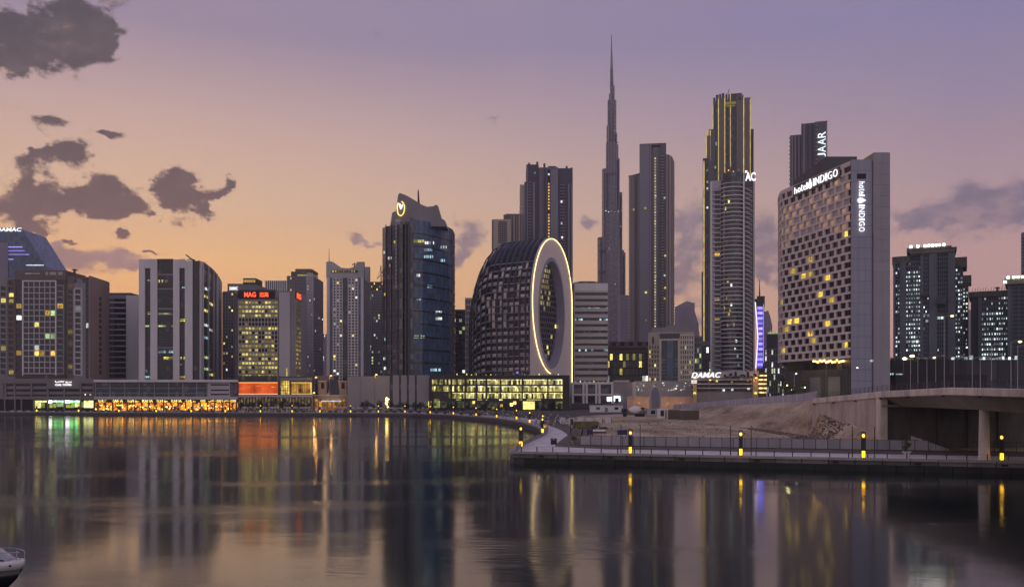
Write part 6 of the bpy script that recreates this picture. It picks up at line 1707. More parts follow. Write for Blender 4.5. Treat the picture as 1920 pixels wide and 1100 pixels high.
# ---------------------------------------------------------------- site fences
pan = [wall('fence_grey%d' % k, (.30 + .03 * k, .28 + .028 * k, .32 + .03 * k), .6, .12, .5) for k in range(3)]
fx0, fy0 = 15.4, 200.0; fL = 57.0
fen = thing('site_fence', 'grey panel site fence between dark posts along the promenade', 'fence', (fx0, fy0, GZ + .03), math.atan(SL))
pmes = [MB().box(.07, 2.33, -.03, .03, .18, 2.15).mesh('panel', m_) for m_ in pan]; post = MB().box(-.06, .06, -.07, .07, 0, 2.3).mesh('post', blackm)
rail_ = MB().box(.06, 2.34, -.05, .05, .06, .17).mesh('rail', blackm); rail_t = MB().box(.06, 2.34, -.045, .045, 2.16, 2.22).mesh('rail', blackm)
for k in range(30):
    put('panel', random.choice(pmes), fen, (k * 2.4, random.uniform(-.03, .03), 0)); put('post', post, fen, (k * 2.4, 0, 0)); put('rail', rail_, fen, (k * 2.4, 0, 0)); put('rail', rail_t, fen, (k * 2.4, 0, 0))
fen2 = thing('bar_fence', 'dark vertical bar fence under the bridge behind the pier', 'fence', (fx0 + 72.2 * math.cos(math.atan(SL)), fy0 + 72.2 * math.sin(math.atan(SL)), GZ + .03), math.atan(SL))
bar = MB().box(-.025, .025, -.025, .025, .1, 2.1).mesh('bar', blackm)
for k in range(90): put('bar', bar, fen2, (k * .42, 0, 0))
for z_ in (.15, 2.05): MB().box(0, 38, -.04, .04, z_, z_ + .07).build('rail', blackm, fen2)
for k in range(10): put('post', post, fen2, (k * 4.0, 0, 0))
fen3 = thing('site_fence', 'white panel fence running back from the corner beside the brown path', 'fence', (15.4, 200.2, GZ + .03), math.atan2(86, 7.5))
pw_ = MB().box(.07, 2.33, -.03, .03, .1, 2.3).mesh('panel', wall('fence_white', (.56, .52, .55), .6, .12, .5))
for k in range(35):
    if k % 9 != 6: put('panel', pw_, fen3, (k * 2.4, 0, 0))
    put('post', post, fen3, (k * 2.4, 0, 0))
fen4 = thing('site_fence', 'short white barrier panels with dark gaps at the far end of the path', 'fence', (18.5, 345, GZ + .03), .08)
for k in range(6): put('panel', pw_, fen4, (k * 3.6, 0, 0)); put('post', post, fen4, (k * 3.6 + 2.5, 0, 0))
hr = thing('hoarding', 'long pale hoarding of upright panels along the crest of the sand slope', 'fence', (0, 0, 0))
hme = [MB().box(.04, 2.96, -.04, .04, 0, 2.5).mesh('panel', wall('hoarding_%d' % k, (.46 + .05 * k, .43 + .045 * k, .50 + .05 * k), .6, .1, .4)) for k in range(3)]
hpost = MB().box(-.07, .07, -.10, .10, 0, 2.6).mesh('post', grey)
k = 0; yy = 262.0
while yy < 520 and k < 130:
    x_, x2 = interp(XC, yy) + .3, interp(XC, yy + 3) + .3; zz = interp(ZC, yy); a_ = math.atan2(3, x2 - x_)
    put('panel', random.choice(hme), hr, (x_, yy, zz), a_); put('post', hpost, hr, (x_, yy, zz), a_); yy += 3.0 * math.sin(a_); k += 1

# ---------------------------------------------------------------- planters, barriers, bins
def lathe(prof, n=14):
    mb = MB(); v = []; f = []
    for (r_, z_) in prof: v += [(r_ * math.cos(2 * math.pi * j / n), r_ * math.sin(2 * math.pi * j / n), z_) for j in range(n)]
    for i in range(len(prof) - 1):
        for j in range(n): f.append((i * n + j, i * n + (j + 1) % n, (i + 1) * n + (j + 1) % n, (i + 1) * n + j))
    f += [tuple(reversed(range(n))), tuple(range((len(prof) - 1) * n, len(prof) * n))]
    return mb.add(v, f)
leaf_d = wall('leaf_dark', (.035, .05, .022), .7, .5, .8); leaf_m = wall('leaf_mid', (.055, .075, .03), .7, .5, .8); bark = wall('bark', (.06, .045, .035), .9, .3, 1.0)
def leaves(n, rx, ry, rz, cz, s_, seed, lobes=5):
    rnd = random.Random(seed); mb = MB()
    cs = [(rnd.gauss(0, .45) * rx, rnd.gauss(0, .45) * ry, cz + rnd.gauss(0, .40) * rz, rnd.uniform(.35, .62)) for _ in range(lobes)]
    for _ in range(n):
        c_ = rnd.choice(cs); v = Vector((rnd.gauss(0, 1), rnd.gauss(0, 1), rnd.gauss(0, 1))).normalized() * (rnd.random() ** .4)
        p = Vector((c_[0] + v.x * rx * c_[3], c_[1] + v.y * ry * c_[3], c_[2] + v.z * rz * c_[3]))
        a = Vector((rnd.gauss(0, 1), rnd.gauss(0, 1), rnd.gauss(0, .6))).normalized() * s_ * rnd.uniform(.6, 1.3); b_ = a.orthogonal().normalized() * s_ * rnd.uniform(.3, .6)
        mb.add([p - a, p + b_, p + a, p - b_], [(0, 1, 2, 3)], rnd.randint(0, 1))
    return mb
pl = thing('urn_planter', 'white urn planter with a leafy bush in front of the bridge abutment', 'planter', (wx(1700, 163), 163.0, GZ + .04))
lathe([(.45, 0), (.5, .1), (.32, .25), (.42, .45), (.78, .95), (.80, 1.1), (.66, 1.12)]).build('urn', wall('urn_white', (.62, .57, .56), .6, .1, 1.0), pl)
leaves(420, .95, .95, 1.0, 2.25, .15, 3).build('bush', [leaf_d, leaf_m], pl); MB().tube([(0, 0, 1.0), (.1, 0, 2.4)], [.10, .04], 6).build('stem', bark, pl)
p2 = copy_tree(pl, (14.4, 207, GZ + .04), .8, 'white urn planter beside the fence corner at the bend', (.9, .9, .55))
bn = thing('litter_bin', 'dark square litter bin on the pale paving at the bend', 'bin', (9.6, 203.5, GZ + .05), .4)
MB().box(-.55, .55, -.45, .45, .1, 1.05).build('body', blackm, bn); MB().box(-.62, .62, -.5, .5, 1.25, 1.4).build('hood', blackm, bn)
for sx in (-.5, .5): MB().box(sx - .05, sx + .05, -.4, .4, 0, 1.25).build('leg', blackm, bn)
bluem = wall('barrier_blue', (.03, .035, .16), .5, .2, 1.0)
for (px, d, w_, lab) in ((1106, 235, 1.6, 'small blue barrier box near the fence corner'), (1167, 232, 2.6, 'long blue barrier beside the first quay lantern')):
    t_ = thing('blue_barrier', lab, 'barrier', (wx(px, d), d, GZ + .03))
    MB().box(-w_ / 2, w_ / 2, -.12, .12, .9, 2.2).build('board', bluem, t_)
    for sx in (-w_ / 2 + .15, w_ / 2 - .15): MB().box(sx - .08, sx + .08, -.3, .3, 0, 1.0).build('leg', blackm, t_)
bp0 = thing('banner_post', 'dark banner post with pale panel standing on the brown path', 'sign', (wx(1071, 250), 252, GZ + .03), .3)
MB().tube([(0, 0, 0), (0, 0, 4.6)], .12, 6).build('post', blackm, bp0); MB().box(-.1, .75, -.03, .03, 1.6, 4.5).build('banner', wall('banner', (.07, .07, .085), .7, .5, 1.5), bp0); MB().box(-.05, .5, -.08, -.04, 1.9, 2.8).build('poster', wall('poster', (.45, .43, .42), .7, .4, 1.6), bp0)
MB().box(-.4, .4, -.4, .4, 0, .35).build('foot', wall('ochre_foot', (.20, .15, .06), .8, .2), bp0)

# ---------------------------------------------------------------- building site
tpl = thing('tarpaulin_heap', 'white patterned tarpaulin over a low heap under the bridge', 'tarpaulin', (wx(1694, 186), 182.5, GZ + .03), math.atan(SL))
mb = MB(); nx_, v = 12, []
for i in range(nx_ + 1):
    s_ = i / nx_; h_ = 2.9 * (1 - s_) ** .9 + .12
    for (yy_, hh_) in ((-.9, .05), (-.45, h_ * .75 + .18 * math.sin(i * 2.3)), (0, h_ + .12 * math.sin(i * 3.1)), (.5, h_ * .8), (1.0, .05)): v.append((s_ * 7.6, yy_, hh_))
mb.add(v, [(5 * i + j, 5 * i + 5 + j, 5 * i + 6 + j, 5 * i + 1 + j) for i in range(nx_) for j in range(4)]).build('sheet', wall('tarp_white', (.50, .47, .50), .7, .5, 1.6), tpl)
for i in range(5): MB().box(.8 + i * 1.3, 1.0 + i * 1.3, -.95, 1.05, -.02, .10).build('ballast_board', brown, tpl)
sc = thing('site_cabin', 'long white site cabin standing on the sand lot', 'cabin', (wx(1137, 540), 540, GZ))
MB().box(-10, 10, 0, 3, .3, 4.4).build('body', white, sc); MB().box(-10.2, 10.2, -.2, 3.2, 4.4, 4.7).build('roof', lilac, sc)
for x_ in (-6.2, 5.0): MB().box(x_, x_ + 2.2, -.08, .05, 1.9, 3.4).build('window', gl_black, sc)
MB().box(-.9, .9, -.08, .05, .5, 3.2).build('door', grey, sc)
for x_ in (-9, -3, 3, 9): MB().box(x_ - .3, x_ + .3, .3, 2.7, 0, .3).build('footing', concrete_d, sc)
mt_ = thing('mixer_truck', 'dark lorry with white mixer drum parked on the sand lot', 'truck', (wx(1190, 450), 450, GZ), .15)
MB().box(-6, 5, -.9, .9, .9, 1.3).build('chassis', steel, mt_)
cb = MB().box(-6.6, -4.2, -1.2, 1.2, 1.2, 4.0).build('cab', wall('truck_dark', (.05, .045, .05), .5, .2), mt_); MB().box(-6.7, -6.55, -1.0, 1.0, 2.4, 3.7).build('windscreen', gl_black, cb); MB().box(-6.2, -4.8, -1.26, -1.2, 2.4, 3.6).build('side_window', gl_black, cb)
mb = lathe([(.7, -3.2), (1.3, -2.2), (1.9, -.6), (1.9, .8), (1.2, 2.6), (.6, 3.2)], 14)
mb.v = [(z_ + .2, y_, x_ + 3.4) for x_, y_, z_ in mb.v]; mb.build('mixer_drum', white, mt_)
MB().box(3.4, 5.0, -.7, .7, 3.4, 4.6).build('chute', steel, mt_)
for x_ in (-5.2, 1.0, 2.6, 4.2):
    for s_ in (-1, 1):
        w_ = lathe([(.2, -.22), (.72, -.2), (.72, .2), (.2, .22)], 14); w_.v = [(x, z + s_ * 1.0, y + .72) for x, y, z in w_.v]; wh = w_.build('wheel', wall('tyre', (.015, .015, .015), .8), mt_, (x_, 0, 0))
def container(lab, px, d, L, w_, h_, rz, m_, win=True):
    t_ = thing('site_container', lab, 'container', (wx(px, d), d, GZ), rz)
    MB().box(-L / 2, L / 2, 0, w_, .15, h_).build('body', m_, t_); MB().box(-L / 2 - .1, L / 2 + .1, -.1, w_ + .1, h_, h_ + .18).build('roof', m_, t_)
    for k in range(int(L / .6)): MB().box(-L / 2 + .3 + k * .6, -L / 2 + .55 + k * .6, -.06, .02, .4, h_ - .2).build('rib', m_, t_)
    if win: MB().box(-L * .22, L * .1, -.10, .03, 1.3, h_ - .6).build('window', gl_black, t_); MB().box(L * .2, L * .36, -.10, .03, .3, h_ - .5).build('door', grey, t_)
    for x_ in (-L / 2 + .3, L / 2 - .3): MB().box(x_ - .2, x_ + .2, .2, w_ - .2, 0, .15).build('footing', concrete_d, t_)
container('pale lilac container behind the mixer lorry', 1226, 450, 6.6, 2.6, 3.8, .05, lilac)
container('white container with window and door beside the brown ones', 1243, 408, 5.0, 2.8, 4.6, -.1, white)
brc = wall('container_brown', (.13, .105, .085), .75, .2, .5)
container('brown steel container touching the white one', 1264, 400, 5.2, 2.6, 4.1, -.12, brc, False)
container('longest brown container at the foot of the sand slope', 1292, 390, 8.6, 2.8, 4.0, -.22, brc, False)
tp = thing('timber_stack', 'olive stack of timber boards inside the fence corner', 'timber stack', (wx(1101, 300), 300, GZ), .1)
for k in range(5):
    for j in range(3): MB().box(-4.2 + random.uniform(-.4, .4), 4.0 + random.uniform(-.4, .4), j * 1.1, j * 1.1 + 1.0, .2 + k * .42, .56 + k * .42).build('board', wall('board%d' % (k % 2), (.16 + .04 * (k % 2), .125 + .03 * (k % 2), .06), .85, .3, .6), tp)
mbx = [(0, 0)]
rb = thing('rubble_heap', 'dark heap of broken rubble beside the timber stack', 'rubble heap', (wx(1118, 292), 292, GZ))
for k in range(46):
    r_ = random.uniform(.25, .75); x_, y_ = random.gauss(0, 2.6), random.gauss(0, 1.0)
    MB().ball((0, 0, 0), r_, 6, 4, sc=(1, random.uniform(.6, 1), random.uniform(.5, .9))).build('stone', [concrete_d, brc, wall('rubble_dark', (.05, .04, .04), .9, .3)][k % 3], rb, (x_, y_, max(.1, .95 - .15 * abs(x_)) * random.random()), random.random() * 6)
sl_ = thing('concrete_slab', 'white and rust red slab lying on the sand behind the fence', 'slab', (wx(1122, 262), 262, GZ + .03), .06)
MB().box(-2.6, 2.0, -.8, .8, .55, 1.0).build('top_slab', white, sl_); MB().box(-2.2, 2.3, -.9, .7, 0, .54).build('base_slab', wall('rust_red', (.16, .07, .055), .85, .2), sl_)

random.seed(77)
mb = MB()
for k in range(1500):
    y_ = random.uniform(204, 400); x_ = random.uniform(19 + (y_ - 204) * .02, 74)
    if y_ < 196 + (60 - x_) * .28 + 10: continue
    r_ = random.uniform(.05, .22) * (2.2 if random.random() < .05 else 1); mb.ball((x_, y_, GZ + .02 + r_ * .3), r_, 5, 3, random.randint(0, 1), (1, .8, .6))
mb.build('site_gravel', [brc, wall('gravel_pale', (.34, .28, .23), .9, .2, 1.0)], kind='stuff')
mb = MB()
for k in range(900):
    y_ = random.uniform(196, 300); s_ = random.random(); x_ = interp(XF, y_) + 1 + s_ * 6; z_ = GZ + .2 + (interp(ZC, y_) - GZ) * s_ * .35
    r_ = random.uniform(.08, .35); mb.ball((interp(XF, y_) - random.random() ** 2 * 5, y_, GZ + .02 + r_ * .3), r_, 5, 3, random.randint(0, 1), (1, .8, .6))
for k in range(900):
    y_ = random.gauss(222, 12); s_ = random.random() ** 1.2
    if not 192 < y_ < 255: continue
    xf, xc, zc = interp(XF, y_), interp(XC, y_), interp(ZC, y_)
    pf_ = s_ ** 1.05 * (1.0 if y_ > 240 else .30 + .0138 * max(0, y_ - 190)); hp_ = 1.9 * math.exp(-((y_ - 226) / 9.0) ** 2) * math.sin(math.pi * min(1, s_ * 1.1)) ** 2
    r_ = random.uniform(.10, .42); mb.ball((xf + (xc - xf) * s_, y_, GZ + .02 + (zc - GZ) * pf_ + hp_), r_ * .8, 5, 3, 0 if random.random() < .35 else 1, (1, .8, .7))
mb.build('slope_rubble', [brc, wall('rubble_sandy', (.24, .185, .135), .9, .25, 1.0)], kind='stuff')
random.seed(6)
# ---------------------------------------------------------------- street lamps
galv = wall('galvanised', (.36, .35, .36), .45, .12, .5, .5, .3)
LH_on = emit('street_lamp_on', (1.0, .80, .34, 1), 6.0, 0, 0); LH_or = emit('street_lamp_orange', (1.0, .48, .10, 1), 3.0, 0, 0); LH_off = wall('lamp_glass_off', (.3, .3, .3), .3)
def street_lamp(x_, y_, z_, h_, rz, mh, lab, grp, cat='street lamp', arm=1.6, r_=.11, glow=.34, name='street_lamp'):
    t_ = thing(name, lab, cat, (x_, y_, z_), rz, grp)
    MB().tube([(0, 0, 0), (0, 0, h_)], [r_, r_ * .6], 6).build('post', galv, t_)
    MB().tube([(0, 0, h_ - .2), (arm * .5, 0, h_ + .1), (arm, 0, h_ + .12)], r_ * .5, 5).build('arm', galv, t_)
    hd = MB().box(arm - .15, arm + .75, -.16, .16, h_ + .05, h_ + .25).build('lamp_head', galv, t_)
    MB().ball((arm + .35, 0, h_ - .02), glow, 8, 5, sc=(1.2, .8, .6)).build('lamp_glass', mh, hd)
    return t_
GL = 'tall lamp posts along the bridge deck'
for px, top, lit in ((1707, 671, 0), (1721, 672, 0), (1738, 670, 1), (1754.5, 667, 0), (1770.5, 592, 1), (1789, 670, 0), (1823, 671, 0), (1838, 671, 0), (1859, 646, 0), (1895.6, 640, 1), (1908, 648, 1)):
    x_ = 107.5 if lit == 0 or px > 1880 else 107.5; d = x_ * FPX / (px - CX); zb = interp(ZT, d) - .6
    street_lamp(x_, d, zb, wz(top, d) - zb, 0 if px > 1700 else math.pi, LH_on if lit else LH_off,
                {1738: 'lit lamp post on the bridge nearest the hotel', 1770.5: 'tallest lit lamp post on the bridge', 1895.6: 'lit lamp post second from the right edge of the bridge', 1908: 'lit lamp post closest to the right edge of the bridge', 1859: 'unlit lamp post taller than its unlit neighbours on the bridge'}.get(px, 'slim unlit grey post in the row along the bridge'), GL if not lit and px != 1859 else None)
for px, py, lab in ((1694, 672, 'yellow street lamp glowing left of the bridge posts'), (1708, 667, 'bright yellow street lamp beside the broad unfinished tower foot')):
    d = 400; street_lamp(wx(px, d), d, GZ, wz(py, d) - GZ, 0, LH_on, lab, None, glow=.9, arm=.2)
for px, py, d, lab in ((592, 707, 600, 'orange street lamp above the amber panel end'), (620, 704, 600, 'orange street lamp above the villa roof'), (588, 736, 596, 'low orange street lamp left of the villa'), (705, 702, 596, 'orange street lamp over the blank grey podium'),
                       (1303, 708, 610, 'orange street lamp at the left end of the slanted pavilion'), (1331, 712, 605, 'orange street lamp in front of the pavilion lettering'), (1211, 711, 630, 'orange street lamp left of the pale party wall'), (1417, 708, 610, 'yellow street lamp at the pavilion gold end')):
    t_ = street_lamp(wx(px, d) - .6, d, GZ, wz(py, d) - GZ, 0, LH_or, lab, None, glow=.62, arm=.5, r_=.14)
    pd = bpy.data.lights.new('lamp_light', 'POINT'); pd.energy = 420; pd.color = (1.0, .50, .16); pd.shadow_soft_size = .5
    po = bpy.data.objects.new('lamp_light', pd); COL.objects.link(po); po.location = (.85, 0, wz(py, d) - GZ - 1.0); po.parent = t_
# road lamps that light the tan parapet orange
for k, px in enumerate((1196, 1218, 1250, 1274, 1320, 1345)):
    d = 624; t_ = street_lamp(wx(px, d), d, GZ, 5.2, 0, LH_or, 'short orange road lamp before the tan parapet', 'short road lamps before the tan parapet', glow=.26, arm=.4, r_=.07)
    pd = bpy.data.lights.new('lamp_light', 'POINT'); pd.energy = 450; pd.color = (1.0, .42, .12); pd.shadow_soft_size = .3
    po = bpy.data.objects.new('lamp_light', pd); COL.objects.link(po); po.location = (.75, 0, 4.6); po.parent = t_
for px, py, lab, lit in ((1549, 660, 'slim grey lamp post before the hotel slatted base', 0), (1489, 700, 'lit lamp post among the bushes at the hotel corner', 1), (1603, 689, 'lit lamp post at the foot of the hotel blade wall', 1)):
    d = 318 if px != 1489 else 350; zb = interp(ZC, min(d, 400)) - .5; street_lamp(wx(px, d), d, zb - 2, wz(py, d) - zb + 2, 0, emit('white_lamp', (1, .93, .8, 1), 5.0, 0, 0) if lit else LH_off, lab, None, glow=.28, arm=.5, r_=.09)
tr = thing('torch_sculpture', 'bright golden torch of bulbs standing before the blank grey podium', 'light sculpture', (wx(726, 585), 585, GZ))
MB().box(-.5, .5, -.5, .5, 0, 2.0).build('pedestal', concrete, tr); MB().tube([(0, 0, 2), (0, 0, 9.2)], .16, 6).build('stem', blackm, tr)
tb = emit('torch_bulb', (1.0, .60, .10, 1), 9.0, .4, 0); bme_ = MB().ball((0, 0, 0), .42, 8, 5).mesh('bulb', tb)
for k in range(17): put('bulb', bme_, tr, (random.gauss(0, .55), random.gauss(0, .4), 2.4 + random.random() ** .8 * 6.6))



# ---------------------------------------------------------------- trees and planting
def make_tree(name, lab, h_, w_, seed, n=520, group=None, mats=(leaf_d, leaf_m), ls=.34):
    t_ = thing(name, lab, 'tree', (0, 0, GZ), 0, group)
    mb = MB().tube([(0, 0, 0), (.1, 0, h_ * .35), (-.05, .1, h_ * .6)], [.20, .14, .07], 6)
    for a in range(4): mb.tube([(0, 0, h_ * .38), (math.cos(a * 1.6) * w_ * .3, math.sin(a * 1.6) * w_ * .3, h_ * .66)], [.09, .03], 4)
    mb.build('trunk', bark, t_)
    leaves(n, w_, w_, h_ * .42, h_ * .66, ls, seed, 8).build('crown', list(mats), t_); return t_
protos = [make_tree('promenade_tree', 'x', 6.0, 2.2, 31), make_tree('promenade_tree', 'x', 5.0, 2.6, 32), make_tree('promenade_tree', 'x', 7.2, 2.4, 33)]
SMT = 'small dark tree in the row of promenade trees before the podiums'
tp_ = []
random.seed(17)
for px in (452, 463, 474, 489, 503, 512, 529, 541, 556, 566, 576, 681, 690, 699, 712, 736, 747, 757, 764, 772, 781, 789, 797, 812, 846, 878, 905, 948, 1018, 1034, 1050):
    d = 592 + random.uniform(-8, 6) if px < 700 else 575 + random.uniform(-12, 10) if px < 900 else 560
    tp_.append((wx(px, d), d, px))
for i, (x_, y_, px) in enumerate(tp_):
    if i < 3: t_ = protos[i]; t_.location = (x_, y_, GZ)
    else: t_ = copy_tree(protos[i % 3], (x_, y_, GZ), random.random() * 6, None, (random.uniform(.75, 1.1),) * 3)
    t_['label'] = ('slim dark promenade tree ', 'low spreading promenade tree ', 'tallest kind of dark promenade tree ')[i % 3] + where(px); t_['group'] = 'promenade trees before the podiums'
palm_leaf = wall('palm_leaf', (.05, .065, .03), .6, .4, .8)
def make_palm(h_, seed):
    rnd = random.Random(seed); t_ = thing('palm_tree', 'x', 'palm', (0, 0, GZ), 0)
    MB().tube([(0, 0, 0), (.15, 0, h_ * .5), (.1, .1, h_)], [.24, .18, .16], 6).build('trunk', bark, t_)
    for k in range(15):
        a = k * 2.4; L_ = rnd.uniform(2.0, 2.9); up = rnd.uniform(.3, 1.3); mb = MB(); pv = []
        for q in range(5):
            s_ = q / 4; pv.append(Vector((.1 + math.cos(a) * L_ * s_, .1 + math.sin(a) * L_ * s_, h_ + up * math.sin(s_ * 2.2) - 1.3 * s_ ** 2.5)))
        for q in range(4):
            sd_ = Vector((-math.sin(a), math.cos(a), 0)) * .30 * (1 - abs(q - 1.2) / 4.2)
            mb.quad(pv[q] - sd_, pv[q + 1] - sd_ * .8, pv[q + 1], pv[q]); mb.quad(pv[q], pv[q + 1], pv[q + 1] + sd_ * .8, pv[q] + sd_)
        mb.build('frond', palm_leaf, t_)
    return t_
pa = make_palm(7.0, 2)
for i, (px, d, lab) in enumerate(((1672, 405, 'small palm right of the hotel blade'), (1727, 398, 'palm lit yellow below the broad unfinished tower'), (1802, 398, 'palm between the unfinished towers, left of a bright lamp'), (1707, 402, 'palm under the bright yellow street lamp'))):
    zb_ = wz(676, d) - 6.5
    if i == 0: pa.location = (wx(px, d), d, zb_); pa['label'] = lab
    else: copy_tree(pa, (wx(px, d), d, zb_), i * 1.3, lab)
gb = thing('planting_terrace', 'raised terrace carrying the palms behind the bridge', 'terrace', (0, 0, 0))
MB().box(wx(1664, 405), wx(1830, 405), 396, 408, GZ, wz(676, 400) - 6.4).build('wall', wall('podium_dark', (.03, .028, .034), .7), gb)
glow_leaf = wall('leaf_fresh', (.085, .11, .03), .7, .5, .8)
bsh = None
for i, (px, py, d, w_, h_) in enumerate(((1472, 726, 352, 2.6, 3.2), (1481, 720, 356, 2.8, 4.6), (1497, 728, 348, 2.4, 3.0), (1509, 719, 350, 2.2, 4.6), (1466, 712, 362, 2.2, 4.0), (1488, 733, 342, 2.2, 2.0))):
    z_ = wz(py, d) - h_ * .66
    t_ = make_tree('hotel_shrub', ['low shrub at the left corner of the hotel base', 'tall shrub behind the lamp at the hotel corner', 'rounded shrub right of the hotel corner lamp', 'bright green tall shrub before the hotel gate', 'leftmost slender shrub at the curved hotel corner', 'lowest shrub below the hotel corner lamp'][i], h_, w_, 60 + i, 300, 'shrubs at the hotel base', (glow_leaf if i in (1, 3) else leaf_m, leaf_d), .3)
    t_.location = (wx(px, d), d, z_)
for px, py in ((1476, 722), (1509, 726), (1484, 731)):
    d = 345; t_ = thing('garden_light', {1476: 'amber garden light among left hotel shrubs', 1509: 'green yellow garden light under the tall bright shrub', 1484: 'low garden light below the hotel corner lamp'}[px], 'light', (wx(px, d), d, wz(py, d) - .9))
    MB().tube([(0, 0, -4), (0, 0, .7)], .06, 5).build('stake', blackm, t_); MB().ball((0, 0, .9), .26, 8, 5).build('lamp_glass', emit('garden_lamp', (1, .85, .30, 1), 5, 0, 0), t_)
    pd = bpy.data.lights.new('lamp_light', 'POINT'); pd.energy = 260; pd.color = (1.0, .86, .35); pd.shadow_soft_size = .2
    po = bpy.data.objects.new('lamp_light', pd); COL.objects.link(po); po.location = (0, -.6, 1.2); po.parent = t_

# ---------------------------------------------------------------- parasols, tables, planters and people on the far promenade
canv = wall('parasol_canvas', (.46, .42, .48), .8, .1, 1.0); canv2 = wall('parasol_dark', (.16, .14, .16), .8, .1, 1.0)
def make_parasol(m_):
    t_ = thing('cafe_parasol', 'x', 'parasol', (0, 0, GZ))
    n = 8; mb = MB(); v = [(0, 0, 3.0)] + [(1.5 * math.cos(2 * math.pi * k / n), 1.5 * math.sin(2 * math.pi * k / n), 2.35) for k in range(n)] + [(1.5 * math.cos(2 * math.pi * k / n), 1.5 * math.sin(2 * math.pi * k / n), 2.12) for k in range(n)]
    mb.add(v, [(0, 1 + k, 1 + (k + 1) % n) for k in range(n)] + [(1 + k, 9 + k, 9 + (k + 1) % n, 1 + (k + 1) % n) for k in range(n)]).build('canopy', m_, t_)
    MB().tube([(0, 0, 0), (0, 0, 3.1)], .05, 5).build('pole', blackm, t_); MB().box(-.35, .35, -.35, .35, 0, .1).build('base', concrete_d, t_); return t_
par = [make_parasol(canv), make_parasol(canv2)]
random.seed(29)
used_p = [False, False]
for k in range(84):
    px = random.uniform(450, 655) if k < 44 else random.uniform(182, 445) if k < 58 else random.uniform(660, 800); d = random.uniform(572, 592) if 440 < px < 656 else random.uniform(589, 597) if px < 656 else random.uniform(556, 580); j = 0 if random.random() < .75 else 1
    loc_ = (wx(px, d), d, GZ + .02)
    lab = ('pale lilac cafe parasol ', 'dark cafe parasol ')[j] + where(px)
    if not used_p[j]: t_ = par[j]; t_.location = loc_; used_p[j] = True; t_['label'] = lab
    else: t_ = copy_tree(par[j], loc_, random.random() * 3, lab)
    t_['group'] = ('pale cafe parasols', 'dark cafe parasols')[j]
def make_set():
    t_ = thing('cafe_table', 'round cafe table with pale chairs in the promenade seating', 'table', (0, 0, GZ), 0, 'cafe tables on the promenade')
    lathe([(.28, 0), (.05, .05), (.05, .7), (.5, .72), (.5, .76)], 10).build('tabletop', white, t_); return t_
def make_chair():
    t_ = thing('cafe_chair', 'pale cafe chair in the promenade seating', 'chair', (0, 0, GZ), 0, 'cafe chairs on the promenade')
    MB().box(-.24, .24, -.24, .24, .42, .48).build('seat', lilac_l, t_); MB().box(-.24, .24, .2, .26, .48, .95).build('backrest', lilac_l, t_)
    for sx in (-1, 1):
        for sy in (-1, 1): MB().box(sx * .2 - .025, sx * .2 + .025, sy * .2 - .025, sy * .2 + .025, 0, .42).build('leg', blackm, t_)
    return t_
ts, chs = make_set(), make_chair(); first = True
for k in range(44):
    px = random.uniform(440, 720); d = random.uniform(560, 574) if px < 600 else random.uniform(550, 566); x_, y_ = wx(px, d), d
    if first: ts.location = (x_, y_, GZ + .02); tq = ts
    else: tq = copy_tree(ts, (x_, y_, GZ + .02), random.random())
    tq['label'] = 'round white cafe table ' + where(px)
    for q in range(2):
        a = random.random() * 6.28; l_ = (x_ + math.cos(a) * .85, y_ + math.sin(a) * .85, GZ + .02)
        if first and q == 0: chs.location = l_; cq = chs
        else: cq = copy_tree(chs, l_, a - math.pi / 2)
        cq['label'] = 'pale cafe chair at a white table ' + where(px)
    first = False
# dark box planters spaced along the far quay edge
pb = thing('box_planter', 'dark box planter in the row along the far quay edge', 'planter', (0, 0, GZ), 0, 'box planters along the far quay')
MB().box(-1.0, 1.0, -.4, .4, 0, .95).build('box', wall('planter_dark', (.045, .04, .05), .7, .2), pb); leaves(60, 1.0, .4, .35, 1.15, .16, 9, 5).build('foliage', [leaf_d, leaf_m], pb)
bench_me = MB().box(-.62, .62, -.3, .3, .28, .62).box(-.5, -.3, -.25, .25, 0, .28).box(.3, .5, -.25, .25, 0, .28).mesh('stone_bench', wall('bench_stone', (.52, .48, .50), .7, .12, .6))
px = 10.0; first = True
while px < 900:
    x_, y_ = on_far(px, 3.2)
    if first: pb.location = (x_, y_, GZ + .02); first = False; bq = pb
    else: bq = copy_tree(pb, (x_, y_, GZ + .02), 0)
    bq['label'] = 'dark box planter on the quay edge ' + where(px)
    for e_ in (4.5, 8.5):
        x_, y_ = on_far(px + e_, 3.0); sb_ = put('stone_bench', bench_me, None, (x_, y_, GZ + .02)); tag(sb_, 'pale stone bench between box planters ' + where(px), 'bench', 'stone benches along the far quay')
    px += random.choice([13, 14, 15, 16, 18])
